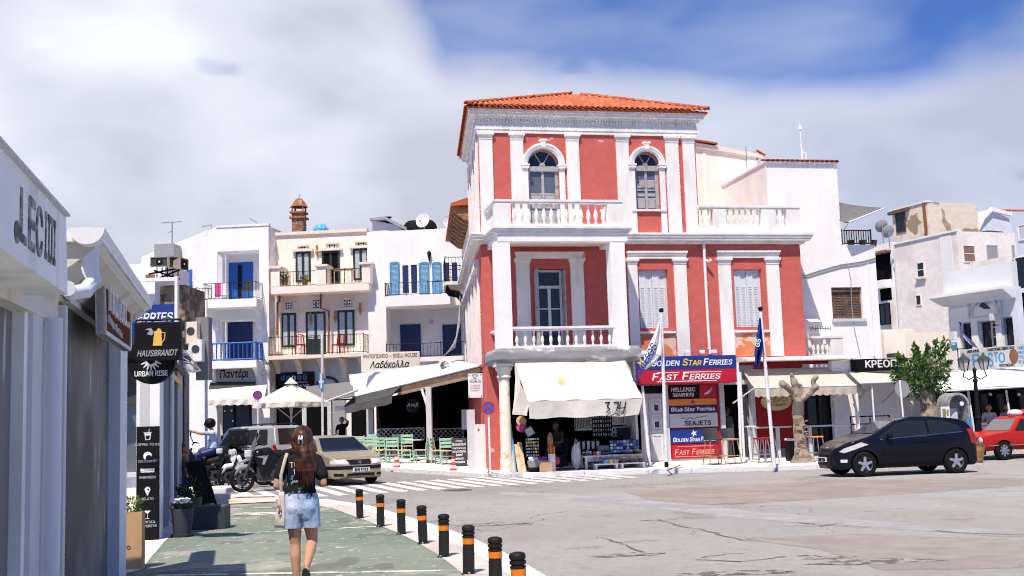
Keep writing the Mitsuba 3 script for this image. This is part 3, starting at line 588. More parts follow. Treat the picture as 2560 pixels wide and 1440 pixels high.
# the lower rear wing with its own eave on corbels
rz = FS.z(1163, 520, 0); rz = at(1150, 516, 44)[2]
m = MB(); m.box(-BL, -DEP - .2, -.02, 5, zc1, rz); put(RB, 'rear_wing_wall', m, CREAMP, FS)
m = MB(); m.hexa([(-BL, -.75, rz), (-DEP - .3, -.75, rz), (-DEP - .3, 3, rz + .1), (-BL, 3, rz + .1)], [(-BL, -.75, rz + .1), (-DEP - .3, -.75, rz + .1), (-DEP - .3, 3, rz + 1.3), (-BL, 3, rz + 1.3)])
put(RB, 'rear_roof', m, TILE, FS)
for i in range(9):
 x = -DEP - .6 - i * .9; put(RB, 'eave_corbel', MB().side([(-.7, rz), (0, rz), (0, rz - .55), (-.25, rz - .5), (-.6, rz - .2)], x - .12, x + .12), WOOD, FS)
# iron balcony near the far end
bx0, bx1 = -14.2, -11.6; bz = FS.z(1148, 700, -.8); bz = at(1145, 705, 49)[2]
BK = put(RB, 'side_balcony', MB().box(bx0, bx1, -.95, 0, bz - .14, bz), TRIM, FS)
def railing(parent, pts, z0, h, mt, fr, every=.13, r=.009, name='railing', post=.02, mid=(), stuff='bars', posts_at=None):
 """an iron railing along a local polyline: rails and posts, and the bars as one part"""
 pts = [np.asarray(p, float) for p in pts]; m, b = MB(), MB()
 for a, c in zip(pts, pts[1:]):
  L = np.linalg.norm(c - a)
  for zz in (h - .02, .06, *mid): m.rod((*a, z0 + zz), (*c, z0 + zz), post * .8, 5)
  n = max(1, int(L / every))
  for i in range(1, n): q = a + (c - a) * i / n; b.rod((*q, z0 + .06), (*q, z0 + h - .02), r, 4)
  n = max(1, round(L / 1.1))
  for i in range(n + 1): q = a + (c - a) * i / n; m.rod((*q, z0 - .03), (*q, z0 + h + .03), post, 5)
 k = put(parent, name, m, mt, fr); put(k, stuff, b, mt, fr, kind='stuff'); return k
railing(BK, [(bx0, 0), (bx0, -.9), (bx1, -.9), (bx1, 0)], bz, 1.05, IRON, FS, mid=(.5,))
m = MB()
for i in range(7):
 x = bx0 + .2 + i * .38; m.tube([(x, -.85, bz - .15), (x, -.7, bz - .35), (x, -.35, bz - .42), (x, -.1, bz - .75), (x, 0, bz - .8)], .025, 5)
put(BK, 'scroll_brackets', m, IRON, FS, kind='stuff')
# ---------------------------------------------------------------- ground floor of the corner building: awning shop, ferry office, cafe
zf = 0.17
def sheet(c, nu=12, nv=8, disp=None, th=0.01):
 """a cloth: bilinear between four corners, moved by disp(u, v) -> (dx, dy, dz)"""
 c = [np.asarray(q, float) for q in c]; u, v = np.meshgrid(np.linspace(0, 1, nu + 1), np.linspace(0, 1, nv + 1), indexing='ij'); u, v = u.ravel()[:, None], v.ravel()[:, None]
 p = c[0] * (1 - u) * (1 - v) + c[1] * u * (1 - v) + c[2] * u * v + c[3] * (1 - u) * v
 if disp is not None: p = p + np.array([disp(a, b) for a, b in zip(u[:, 0], v[:, 0])])
 f = [[i * (nv + 1) + j, (i + 1) * (nv + 1) + j, (i + 1) * (nv + 1) + j + 1, i * (nv + 1) + j + 1] for i in range(nu) for j in range(nv)]
 nrm = trimesh.Trimesh(p, np.vstack([[q[:3] for q in f], [[q[0], q[2], q[3]] for q in f]]), process=False).vertex_normals
 return MB().add(p, f).add(p - nrm * th, [q[::-1] for q in f])
def scallop(c0, c1, h, n, depth=.04, th=.008, wave=.02):
 """a hanging valance from c0 to c1 with a wavy lower edge"""
 c0, c1 = np.asarray(c0, float), np.asarray(c1, float); a = (c1 - c0) / np.linalg.norm(c1 - c0); nrm = np.cross(a, [0, 0, 1.0]); k = n * 6; v, f = [], []
 for i in range(k + 1):
  t = i / k; o = c0 + (c1 - c0) * t; b = h - depth + depth * abs(math.sin(PI * n * t))
  for j in range(4): v.append(o + [0, 0, -b * j / 3] + nrm * (wave * math.sin(t * n * 4.1 + j * .3) * j / 3))
 f = [[i * 4 + j, i * 4 + j + 1, (i + 1) * 4 + j + 1, (i + 1) * 4 + j] for i in range(k) for j in range(3)]
 v = np.array(v); return MB().add(v, f).add(v + nrm * th, [q[::-1] for q in f])
yp = -PD
# walls of the ground floor
sx0, sx1 = X(1284, 1100, yp), X(1603, 1100, yp)
put(RB, 'corner_pier', MB().box(xl - .005, sx0 - .1, -.30, -.025, 0, zb - .1), RED, FR)
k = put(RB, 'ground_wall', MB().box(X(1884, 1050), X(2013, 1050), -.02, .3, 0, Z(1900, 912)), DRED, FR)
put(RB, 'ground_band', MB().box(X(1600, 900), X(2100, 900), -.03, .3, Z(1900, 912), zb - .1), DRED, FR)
put(RB, 'grey_plinth', MB().box(X(1884, 1140), X(2013, 1140), -.05, -.02, zf, zf + .32), GREY, FR)
put(RB, 'white_ledge', MB().hexa([(X(1840, 905), -.95, Z(1900, 905)), (X(2112, 905), -.95, Z(1900, 905)), (X(2112, 905), 0, Z(1900, 905)), (X(1840, 905), 0, Z(1900, 905))], [(X(1840, 905), -.95, Z(1900, 899)), (X(2112, 905), -.95, Z(1900, 899)), (X(2112, 905), 0, Z(1900, 893)), (X(1840, 905), 0, Z(1900, 893))]), CLEAN, FR)
# yellow column at the corner
cxm = X(1267, 1050, yp); m = MB(); m.lathe([(.20, zf - .1), (.20, zf + .35), (.175, zf + .4), (.17, zf + 1.5), (.165, Z(1267, 945, yp))], 20, (cxm, yp + .24, 0))
COLY = mat('m_pale_yellow_plaster', patchy((.80, .77, .68), (.68, .50, .27), .6, .74, 2.0), .85, spec=.2)
k = put(RB, 'shop_column', m, COLY, FR, smooth=40)
m = MB(); zc = Z(1267, 945, yp); m.lathe([(.185, zc), (.23, zc + .04), (.20, zc + .10), (.21, zc + .2), (.27, zc + .28), (.27, zc + .33), (.23, zc + .36)], 20, (cxm, yp + .24, 0)); m.box(cxm - .29, cxm + .29, yp - .05, yp + .53, zc + .36, zs0 + .03); put(k, 'capital', m, COLY, FR, smooth=35)
# the shop room under the porch
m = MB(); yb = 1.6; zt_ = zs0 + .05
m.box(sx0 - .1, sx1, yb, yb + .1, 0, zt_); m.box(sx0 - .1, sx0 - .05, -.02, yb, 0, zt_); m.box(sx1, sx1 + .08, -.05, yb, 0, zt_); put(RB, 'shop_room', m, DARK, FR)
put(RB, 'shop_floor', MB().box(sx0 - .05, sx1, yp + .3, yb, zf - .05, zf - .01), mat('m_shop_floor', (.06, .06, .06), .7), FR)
m = MB().box(sx0 - .05, sx0 + .05, yp + .6, -.32, zf, zt_); put(RB, 'shop_side_wall', m, CREAMP, FR)
m = MB().box(sx1 - .05, sx1 + .03, yp + .35, -.06, zf, zt_); put(RB, 'shop_right_wall', m, LGREY, FR)
# 3.14 awning
ya = yp - .12; yv = yp - 1.35
a0, a1 = (X(1287, 905, ya), ya, Z(1287, 905, ya)), (X(1562, 900, ya), ya, Z(1562, 900, ya))
zfr = Z(1460, 1000, yv); b0_, b1_ = (X(1321, 1005, yv), yv, zfr), (X(1606, 995, yv), yv, zfr)
AW = thing('shop_awning', 'big cream awning with rusty streaks and a scrawled number, hung over the souvenir shop', 'awning')
def sagf(u, v): return (0, 0, -.10 * math.sin(PI * v) * (0.6 + .4 * math.sin(PI * u)) + .018 * math.sin(u * 23 + v * 5) * v)
put(AW, 'canopy', sheet([a0, a1, b1_, b0_], 26, 12, sagf), CLOTH, FR, smooth=True)
vb = [(b0_[0] + .03, yv + .05, zfr - .50), (b1_[0] - .12, yv + .06, zfr - .50)]
def wav(u, v): return (0, (.05 * math.sin(u * 9.0) + .03 * math.sin(u * 23 + 1)) * v, -.02 * math.sin(u * 17) * v)
put(AW, 'valance', sheet([b0_, b1_, vb[1], vb[0]], 40, 6, wav), mat('m_valance_cloth', patchy((.74, .71, .65), (.62, .48, .30), .66, .85, .9), .9, spec=.1, bump=(bumpy(5), .02)), FR, smooth=True)
for s, (a, b) in ((0, (a0, b0_)), (1, (a1, b1_))):
 l1 = (a[0] - (.12 if s == 0 else -.12), a[1] + .05, zfr - .35)
 put(AW, 'side_flap', sheet([a, b, (b[0], b[1] + .02, b[2] - .42 + .15 * s), l1], 10, 8, lambda u, v: (.05 * math.sin(u * 8 + v * 3), 0, 0)), CLOTH, FR, smooth=True)
m = MB(); ink = [[(0, .30), (.17, .32), (.06, .2), (.16, .12), (.02, 0)], [(.24, .02), (.25, .01)], [(.30, .30), (.47, .31), (.36, .0)], [(.55, .33), (.46, .12), (.72, .14)], [(.72, .32), (.62, -.05)], [(.14, -.1), (.35, -.02), (.5, -.1)]]
for st in ink:
 for a, b in zip(st, st[1:]):
  xa = X(1512, 1015, yv) + a[0] * .92; xb2 = X(1512, 1015, yv) + b[0] * .92
  u = lambda x: (x - b0_[0]) / (b1_[0] - b0_[0]); yy = lambda x, z: yv + (.05 * math.sin(u(x) * 9.0) + .03 * math.sin(u(x) * 23 + 1)) * min(1, (zfr - z) / .5) - .012
  za, zb_ = zfr - .40 + a[1], zfr - .40 + b[1]; m.rod((xa, yy(xa, za), za), (xb2, yy(xb2, zb_), zb_), .014, 5)
put(AW, 'scrawled_number', m, BLACK, FR, label='black brush writing 3.14 on the valance')
for p0, p1 in ((a0, b0_), (a1, b1_)): put(AW, 'arm', MB().rod((p0[0] + .06, -PD - .05, zfr - .25), (p1[0] - (.06 if p0 is a1 else -.06), yv + .06, zfr - .06), .02, 6), STEEL, FR)
put(AW, 'roller', MB().rod((a0[0], ya + .04, a0[2] + .03), (a1[0], ya + .04, a1[2] + .03), .06, 10), CLEAN, FR, smooth=40)
# ---- stock of the souvenir shop
def bx(parent, name, x0, x1, y0, y1, z0, z1, mt, fr=FR, r=0): return put(parent, name, MB().box(x0, x1, y0, y1, z0, z1) if not r else MB().mesh(rbox(x0, x1, y0, y1, z0, z1, r)), mt, fr, smooth=40 if r else False)
YD = yp + .05
def XD(px): return X(px, 1120, YD)
def ZD(py, px=1480): return Z(px, py, YD)
cols = [mat(f'm_item_{n}', c, .5) for n, c in (('red', (.5, .02, .03)), ('pink', (.55, .06, .25)), ('white', (.7, .7, .7)), ('sky', (.12, .38, .62)), ('yellow', (.65, .5, .04)), ('navy', (.02, .05, .2)), ('brown', (.16, .07, .03)), ('tan', (.5, .36, .2)), ('violet', (.2, .04, .3)))]
IR, IP, IW, IS, IY, IN, IB, IT, IV = cols
t = thing('display_table', 'white table laden with souvenirs under the right half of the shop awning', 'table')
tz = ZD(1139); x0, x1 = XD(1458), XD(1604); bx(t, 'top', x0, x1, YD - .1, YD + .55, tz - .05, tz, CLEAN)
bx(t, 'apron', x0 + .05, x1 - .05, YD - .06, YD - .03, tz - .18, tz - .05, LGREY)
for q in (x0 + .03, x1 - .1): bx(t, 'leg', q, q + .07, YD - .09, YD - .02, zf - .03, tz - .05, CLEAN); bx(t, 'leg', q, q + .07, YD + .45, YD + .52, zf - .03, tz - .05, CLEAN)
for i, (a, b) in enumerate(((1476, 1535), (1541, 1602))):
 t = thing('low_bench', ('left' if i == 0 else 'right') + ' low white bench of trinkets in front of the laden souvenir table', 'bench'); q0, q1 = XD(a), XD(b); zz = ZD(1159); yb_ = YD - .45
 bx(t, 'top', q0, q1, yb_, yb_ + .3, zz - .04, zz, CLEAN)
 for q in (q0 + .02, q1 - .08): bx(t, 'leg', q, q + .06, yb_ + .02, yb_ + .26, zf - .03, zz - .04, CLEAN)
 for j in range(3 if i else 5):
  w = (q1 - q0) / (3 if i else 5)
  if i == 0:
   if j > 1: k = thing('gift_box', ('pale blue', 'yellow', 'cream')[j - 2] + ' flat gift box on the left low bench before the shop', 'box'); bx(k, 'carton', q0 + j * w + .01, q0 + (j + 1) * w - .01, yb_ + .03, yb_ + .28, zz + .001, zz + .11, (IS, IY, IT)[j - 2])
  else:
   k = thing('trinket_jar', ('left', 'middle', 'right')[j] + ' brown trinket jar with a pale lid on the right low bench', 'jar', 'trinket jars on the right low bench'); m = MB().lathe([(0, 0), (.07, 0), (.09, .06), (.08, .13), (0, .13)], 12, (q0 + (j + .5) * w, yb_ + .14, zz)); put(k, 'body', m, IB, FR, smooth=40); put(k, 'lid', MB().lathe([(.085, 0), (.085, .04), (.03, .07), (0, .07)], 12, (q0 + (j + .5) * w, yb_ + .14, zz + .13)), IT, FR, smooth=40)
k = thing('sweets_heap', 'heap of red, white and blue wrapped sweets piled behind the flat gift boxes', 'sweets'); m = [MB() for _ in range(4)]
for j in range(90): q = R.random(3); m[j % 4].mesh(rbox(-.035, .035, -.02, .02, -.015, .015, .01, 6), rotm([.3, .2, 1], 360 * R.random(), (XD(1480) + q[0] * (XD(1548) - XD(1480)), yb_ + .34 + .12 * q[1], tz - .18 + q[2] * .16)))
for j, c in enumerate((IR, IW, IP, IS)): put(k, ('red_sweets', 'white_sweets', 'pink_sweets', 'blue_sweets')[j], m[j], c, FR, kind='stuff')
for i, (px, c1, nm) in enumerate(((1464, IW, 'white shells'), (1510, IB, 'dark beads'), (1566, IW, 'white and brown shells'), (1590, IT, 'tan shells'))):
 k = thing('bowl', f'wicker bowl of {nm} on the souvenir table', 'bowl'); xx = XD(px) + .08
 put(k, 'basket', MB().lathe([(0, 0), (.12, 0), (.17, .09), (.15, .09), (.1, .02), (0, .02)], 14, (xx, YD + .12, tz)), IB, FR, smooth=40); m = MB()
 for j in range(26): a, r_ = R.random() * 6.3, .14 * math.sqrt(R.random()); m.ball((xx + r_ * math.cos(a), YD + .12 + r_ * math.sin(a), tz + .07 + .09 * R.random() * (1 - r_ * 4)), .028, 1)
 put(k, 'shells', m, c1, FR, smooth=True, kind='stuff')
for i, (px, c) in enumerate(((1484, IR), (1493, IW), (1506, IN))): k = thing('mug', ('red', 'white', 'navy')[i] + ' souvenir mug standing on the display table', 'mug'); m = MB().lathe([(0, 0), (.05, 0), (.05, .12), (.045, .12), (.045, .02), (0, .02)], 12, (XD(px) + .02, YD + .02, tz)); put(k, 'cup', m, c, FR, smooth=40); put(k, 'handle', MB().tube([(XD(px) + .02 + .05 * 1, YD + .02, tz + .1), (XD(px) + .10, YD + .02, tz + .08), (XD(px) + .10, YD + .02, tz + .04), (XD(px) + .07, YD + .02, tz + .03)], .008, 5), c, FR)
# postcards in a blue rack, back panels with hanging goods
def rackboard(name, label, cat, px0, px1, py0, py1, y, board, items, rows, cols_, iw=.6, ih=.7, item='postcard'):
 k = thing(name, label, cat); q0, q1, z1, z0 = X(px0, py0, y), X(px1, py0, y), Z((px0 + px1) / 2, py0, y), Z((px0 + px1) / 2, py1, y)
 bx(k, 'board', q0, q1, y, y + .04, z0, z1, board)
 for i in range(rows):
  for j in range(cols_):
   w, h = (q1 - q0) / cols_, (z1 - z0) / rows; xx, zz = q0 + (j + .5) * w, z0 + (i + .5) * h; c = items[R.integers(len(items))]; a, b = w * iw * (.8 + .3 * R.random()) / 2, h * ih * (.8 + .3 * R.random()) / 2
   bx(k, item, xx - a, xx + a, y - .018 - .01 * R.random(), y - .002, zz - b, zz + b, c)
 return k
rackboard('postcard_rack', 'rack of blue and white postcards standing on the souvenir table', 'rack', 1524, 1597, 1100, 1131, YD + .3, NAVY, (IS, IN, IW, LGREY, LBLUE), 4, 9, .85, .85)
rackboard('magnet_board', 'dark upright board of small pale magnets left of the shop entrance', 'board', 1313, 1347, 1094, 1142, YD + .15, BLACK, (IW, IW, IS, IT, LGREY, IY), 6, 6, .7, .6, 'magnet')
rackboard('pendant_panel', 'black wall panel hung with pale round pendants in the shop', 'panel', 1480, 1528, 1036, 1092, YD + 1.2, BLACK, (LGREY, GREY, IW), 5, 8, .4, .6, 'pendant')
rackboard('tool_panel', 'grey panel hung with dark belts beside the shop entrance', 'panel', 1436, 1479, 1036, 1076, YD + 1.2, LGREY, (BLACK, DGREY), 1, 11, .35, .8, 'belt')
rackboard('key_ring_panel', 'white panel of blue key rings on the right of the shop', 'panel', 1530, 1586, 1066, 1092, YD + 1.15, LGREY, (IN, IS, DGREY), 2, 7, .5, .6, 'key_ring')
rackboard('bag_panel', 'pale panel with small hooks and tags, uppermost on the right of the shop', 'panel', 1530, 1586, 1034, 1062, YD + 1.16, LGREY, (IT, GREY, IR), 1, 9, .2, .7, 'tag')
rackboard('book_panel', 'low dark panel of framed pictures behind the souvenir table', 'panel', 1440, 1500, 1100, 1126, YD + .7, BLACK, (LGREY, IN, IW), 1, 5, .6, .8, 'picture')
k = thing('cash_register', 'grey cash register with a dark screen behind the souvenir table', 'cash register'); q = X(1503, 1110, YD + .5); bx(k, 'case', q - .1, q + .28, YD + .4, YD + .7, tz, tz + .28, GREY, r=.03); bx(k, 'slot', q - .02, q + .2, YD + .38, YD + .41, tz + .05, tz + .14, BLACK); m = MB().box(-.22, .22, -.015, .015, 0, .36); put(k, 'screen', m, BLACK, FR.sub(X(1558, 1085, YD + .6), YD + .55, ZD(1101)))
k = thing('hanging_bag', 'white cloth bag hanging from the table edge beside the shop entrance', 'bag')
put(k, 'sack', MB().mesh(trimesh.creation.icosphere(3), np.array([[.16, 0, 0, XD(1444)], [0, .12, 0, YD + .2], [0, 0, .40, ZD(1140)], [0, 0, 0, 1.]])), IW, FR, smooth=True); put(k, 'strap', MB().tube([(XD(1440), YD + .2, ZD(1112)), (XD(1444), YD + .2, ZD(1095)), (XD(1450), YD + .2, ZD(1110))], .015, 5), IW, FR)
# planks, tubs, boxes at the left of the entrance
PINE = mat('m_pine', patchy((.62, .47, .32), (.5, .33, .18), .5, .7, 4), .7)
for i, (px, w, mt, top, nm) in enumerate(((1279, .13, PINE, 1075, 'tallest pale'), (1287, .05, IS, 1060, 'light blue'), (1295, .12, PINE, 1110, 'middle pale'), (1305, .13, PINE, 1105, 'rightmost pale'))):
 t = thing('plank', f'{nm} wooden plank leaning beside the shop column', 'plank'); xx = X(px, 1150, yp - .05); z1 = Z(px, top, yp + .3)
 put(t, '', MB().hexa([(xx, yp - .02, zf - .03), (xx + w, yp - .02, zf - .03), (xx + w, yp + .02, zf - .03), (xx, yp + .02, zf - .03)], [(xx - .02, yp + .44, z1), (xx + w - .02, yp + .44, z1), (xx + w - .02, yp + .48, z1), (xx - .02, yp + .48, z1)]), mt, FR)
def tub(px, c, lbl, heap):
 t = thing('plastic_tub', lbl, 'tub'); xx = XD(px); y = YD - .12; z0 = ZD(1162)
 m = MB().hexa([(xx - .13, y - .1, z0), (xx + .13, y - .1, z0), (xx + .13, y + .1, z0), (xx - .13, y + .1, z0)], [(xx - .17, y - .14, z0 + .2), (xx + .17, y - .14, z0 + .2), (xx + .17, y + .14, z0 + .2), (xx - .17, y + .14, z0 + .2)]); put(t, 'basin', m, c, FR)
 for h in heap:
  m = MB()
  for j in range(14): m.ball((xx + R.uniform(-.13, .13), y + R.uniform(-.1, .1), z0 + .2 + .08 * R.random()), .045, 1)
  put(t, 'goods', m, h, FR, smooth=True, kind='stuff')
tub(1330, GREY, 'grey plastic tub of white bundles left of the shop entrance', (IW, LGREY)); tub(1352, LGREY, 'grey plastic tub of pink and violet bundles beside the shop entrance', (IP, IV))
k = thing('black_crate', 'black crate carrying the two plastic tubs', 'crate'); bx(k, 'box', XD(1318), XD(1364), YD - .25, YD + .15, zf - .03, ZD(1163), BLACK, r=.02)
k = thing('cardboard_box', 'small brown cardboard box on the kerb before the souvenir shop', 'box'); bx(k, 'carton', XD(1340), XD(1368), YD - .62, YD - .34, zf - .03, zf + .24, CARD, r=.01); bx(k, 'tape', XD(1340) - .001, XD(1340) + .0, YD - .5, YD - .46, zf, zf + .2, CREAMP)
k = thing('umbrella_stand', 'tall white box of orange sticks and a wooden paddle beside the shop entrance', 'box'); xx = XD(1372); bx(k, 'carton', xx - .09, xx + .09, YD - .42, YD - .24, zf - .03, ZD(1130), CLEAN)
m = MB()
for j in range(14): q = R.uniform(-.07, .07, 2); m.rod((xx + q[0], YD - .33 + q[1], ZD(1140)), (xx + q[0] * 1.4, YD - .33 + q[1], ZD(1116) + .08 * R.random()), .012, 5)
put(k, 'sticks', m, SIGNO, FR, kind='stuff'); put(k, 'paddle', MB().mesh(trimesh.creation.icosphere(2), np.array([[.09, 0, 0, xx - .02], [0, .02, 0, YD - .3], [0, 0, .26, ZD(1098)], [0, 0, 0, 1.]])), WOOD, FR, smooth=True)
k = thing('red_ball_bag', 'small red bag lying against the tall white box', 'bag'); put(k, 'sack', MB().mesh(trimesh.creation.icosphere(2), np.array([[.08, 0, 0, XD(1385)], [0, .07, 0, YD - .35], [0, 0, .13, zf + .28], [0, 0, 0, 1.]])), IR, FR, smooth=True)
for i, (px, py, c, nm) in enumerate(((1307, 1047, IT, 'straw'), (1307, 1063, IP, 'pink'))):
 k = thing('straw_hat', f'{nm} hat hanging on the side wall inside the shop awning', 'hat'); mm = rotm([1, 0, 0], 75, (XD(px) + .05, YD + .35, ZD(py))); put(k, 'brim', MB().lathe([(0, 0), (.09, .0), (.16, .01), (.16, .02), (.09, .02)], 16, m=mm), c, FR); put(k, 'crown', MB().lathe([(.09, .02), (.08, .09), (0, .1)], 14, m=mm), c, FR, smooth=40)
k = thing('framed_picture', 'grey framed picture hanging askew under the left end of the shop awning', 'picture'); fs = FR.sub(XD(1335), YD + .25, ZD(1085)); mm = rotm([0, 1, 0], -28)
m = MB(); rect_frame(m, -.15, .15, 0, .3, -.02, .02, .03); m2 = MB().add(*m.get(), m=mm); put(k, 'frame', m2, DGREY, fs); put(k, 'print', MB().add(*MB().box(-.12, .12, 0, .01, .03, .27).get(), m=mm), LGREY, fs)
# ---- ferry signs
S0, S1 = X(1585, 905, -.9), X(1840, 905, -.9)
def ffr(txt, mb, x0, x1, z, h, y, shear=.22, bold=True): return mb.text(txt, (x0 + x1) / 2, z, h, y, width=x1 - x0, bold=bold, shear=shear)
def smallcaps(mb, words, x0, x1, z, h, y, shear=.22):
 """italic small capitals: the first letter of each word larger"""
 pieces, x = [], 0
 for w in words:
  for i, (s, hh) in enumerate(((w[0], h), (w[1:], h * .76))):
   t = MB().text(s, 0, 0, hh, 0, bold=True, shear=shear, align='l'); v, f = t.get(); pieces.append((v + [x, 0, 0], f, w)); x += v[:, 0].max() - v[:, 0].min() - shear * hh * .55 + hh * .1
  x += h * .42
 k = (x1 - x0) / max(p[0][:, 0].max() for p in pieces); out = {}
 for v, f, w in pieces: out.setdefault(w, MB()).add(np.stack([v[:, 0] * k + x0, v[:, 1] + y, v[:, 2] + z], 1), f)
 return out
def starpoly(x, z, r, rot=0, r2=.42): return Polygon([(x + (r if i % 2 == 0 else r * r2) * math.sin(i * PI / 5 + rot), z + (r if i % 2 == 0 else r * r2) * math.cos(i * PI / 5 + rot)) for i in range(10)])
def swoosh(mb, x, z, w, h, y, n=3):
 for i in range(n):
  pts = [(x - w / 2 + w * t, z + h * (t ** 2 - .5) + i * h * .28 * (0.3 + t)) for t in np.linspace(0, 1, 7)]; lo_ = [(a, b - h * .16 * math.sin(PI * (.1 + .8 * j / 6))) for j, (a, b) in enumerate(pts)]
  mb.prism(pts + lo_[::-1], y - .008, y)
 return mb
FSG = thing('ferry_sign', 'long blue over red shop sign of two ferry lines above the ticket office', 'sign')
za, zb2, zcc = Z(1712, 890, -.9), Z(1712, 923, -.9), Z(1712, 958, -.9)
put(FSG, 'blue_panel', MB().box(S0, S1, -.9, -.04, zb2 + .002, za), SIGNB, FR); put(FSG, 'red_panel', MB().box(S0 - .005, S1 + .02, -.89, -.04, zcc, zb2 - .002), SIGNR, FR)
gx = lambda px: X(px, 905, -.9)
o = smallcaps(MB(), ('GOLDEN', 'STAR', 'FERRIES'), gx(1625), gx(1831), zb2 + .12, .215, -.905)
for w, mb in o.items(): put(FSG, 'lettering', mb, YELLOW if w == 'STAR' else CLEAN, FR)
put(FSG, 'star_emblem', MB().prism(starpoly(gx(1604), (za + zb2) / 2 + .02, .19, -.25), -.912, -.90), GOLD, FR); put(FSG, 'star_tail', swoosh(MB(), gx(1612), (za + zb2) / 2 - .10, .34, .16, -.913, 2), CLEAN, FR)
o = smallcaps(MB(), ('FAST', 'FERRIES'), gx(1628), gx(1800), zcc + .12, .225, -.895)
for w, mb in o.items(): put(FSG, 'lettering', mb, CLEAN, FR)
put(FSG, "stripe", MB().box(gx(1642), gx(1697), -.897, -.889, zcc + .345, zcc + .368), CLEAN, FR)
put(FSG, 'stripe', MB().box(gx(1706), gx(1804), -.897, -.889, zcc + .345, zcc + .368), CLEAN, FR); put(FSG, 'stripe', MB().box(gx(1640), gx(1790), -.897, -.889, zcc + .055, zcc + .078), CLEAN, FR)
for i, px in enumerate((1612, 1647, 1722, 1760, 1790)):
 k = thing('spotlight', ('leftmost', 'second from left', 'middle', 'second from right', 'rightmost')[i] + ' small white spotlight on a bracket above the blue ferry sign', 'spotlight', 'spotlights above the ferry sign'); xx = gx(px); put(k, 'bracket', MB().tube([(xx, -.5, za), (xx, -.55, za + .1), (xx, -.75, za + .13)], .012, 5), STEEL, FR); put(k, 'head', MB().mesh(rbox(xx - .08, xx + .08, -.85, -.72, za + .07, za + .19, .015)), CLEAN, FR, smooth=40)
# the wall of the ticket office with its panels
put(RB, 'office_band', MB().box(X(1600, 1000), X(1888, 1000), -.02, .3, Z(1700, 962), zb - .1 - .002), GREY, FR)
put(RB, 'panel_wall', MB().box(X(1664, 1050), X(1800, 1050), -.02, .3, 0, Z(1700, 962) - .002), mat('m_office_red', (.30, .008, .015), .6), FR)
put(RB, 'panel_wall_foot', MB().box(X(1676, 1150), X(1792, 1150), -.06, -.02, zf - .1, Z(1730, 1146)), GREY, FR)
put(RB, 'panel_wall_post', MB().box(X(1660, 1050), X(1671, 1050), -.10, .0, zf - .1, Z(1665, 962)), LGREY, FR)
def panel(label, px0, px1, py0, py1, mt, y=-.06):
 k = thing('sign_panel', label, 'sign'); q = X(px0, (py0 + py1) / 2, y), X(px1, (py0 + py1) / 2, y), Z((px0 + px1) / 2, py1, y), Z((px0 + px1) / 2, py0, y)
 put(k, 'board', MB().box(q[0], q[1], y, -.022, q[2] + .004, q[3] - .004), mt, FR); return k, q
k, q = panel('black and red sign panel of a seaways line, topmost beside the office doors', 1672, 1790, 962, 996, BLACK)
put(k, 'red_half', MB().box(q[0] + (q[1] - q[0]) * .65, q[1], -.066, -.06, q[2] + .004, q[3] - .004), SIGNR, FR)
put(k, 'lettering', MB().text('HELLENIC', q[0] + .5, q[2] + .24, .125, -.06, width=.84, bold=True), CLEAN, FR); put(k, 'lettering', MB().text('SEAWAYS', q[0] + .5, q[2] + .07, .115, -.06, width=.74, bold=True), CLEAN, FR)
put(k, 'emblem', swoosh(MB(), q[0] + (q[1] - q[0]) * .83, (q[2] + q[3]) / 2 - .02, .3, .14, -.068), CLEAN, FR)
k, q = panel('orange sign panel with one dark star', 1672, 1791, 997, 1013, SIGNO); put(k, 'star_emblem', MB().prism(starpoly((q[0] + q[1]) / 2, (q[2] + q[3]) / 2, .085), -.07, -.058), SIGNB, FR)
k, q = panel('dark blue sign panel under the orange panel', 1673, 1792, 1013, 1032, mat('m_sign_navy', (.008, .012, .09), .4)); put(k, 'lettering', MB().text('Blue Star Ferries', (q[0] + q[1]) / 2, q[2] + .06, .125, -.06, width=(q[1] - q[0]) * .92, bold=True), CLEAN, FR)
k, q = panel('pale grey sign panel with black lettering and a wave line', 1675, 1794, 1033, 1068, LGREY); put(k, 'lettering', MB().text('SEAJETS', q[0] + (q[1] - q[0]) * .58, q[2] + .06, .15, -.06, width=.92, bold=True), BLACK, FR)
m = MB(); pts = [(q[0] + .38 + .9 * t, -.068, q[2] + .29 + (.03 * math.sin(t * 22) if t < .5 else .14 * (t - .5))) for t in np.linspace(0, 1, 26)]; m.tube(pts, .009, 4); put(k, 'wave_line', m, DGREY, FR)
k, q = panel('blue sign panel with a white star, above the lowest panel', 1677, 1793, 1072, 1108, SIGNB)
o = smallcaps(MB(), ('GOLDEN', 'STAR', 'FERRIES'), q[0] + .06, q[1] - .04, q[2] + .06, .14, -.062)
for w, mb in o.items(): put(k, 'lettering', mb, CLEAN, FR)
put(k, 'star_emblem', MB().prism(starpoly((q[0] + q[1]) / 2, q[3] - .15, .12, -.25), -.07, -.058), CLEAN, FR)
k, q = panel('crimson sign panel with pale lettering, lowest beside the office doors', 1679, 1793, 1110, 1146, SIGNR)
o = smallcaps(MB(), ('FAST', 'FERRIES'), q[0] + .1, q[1] - .1, q[2] + .13, .19, -.062)
for w, mb in o.items(): put(k, 'lettering', mb, mat('m_pale_orange', (.62, .38, .26), .6), FR)
put(k, 'stripe', MB().box(q[0] + .2, q[1] - .12, -.066, -.06, q[3] - .08, q[3] - .06), "m_pale_orange", FR); put(k, 'stripe', MB().box(q[0] + .1, q[1] - .2, -.066, -.06, q[2] + .06, q[2] + .08), 'm_pale_orange', FR)
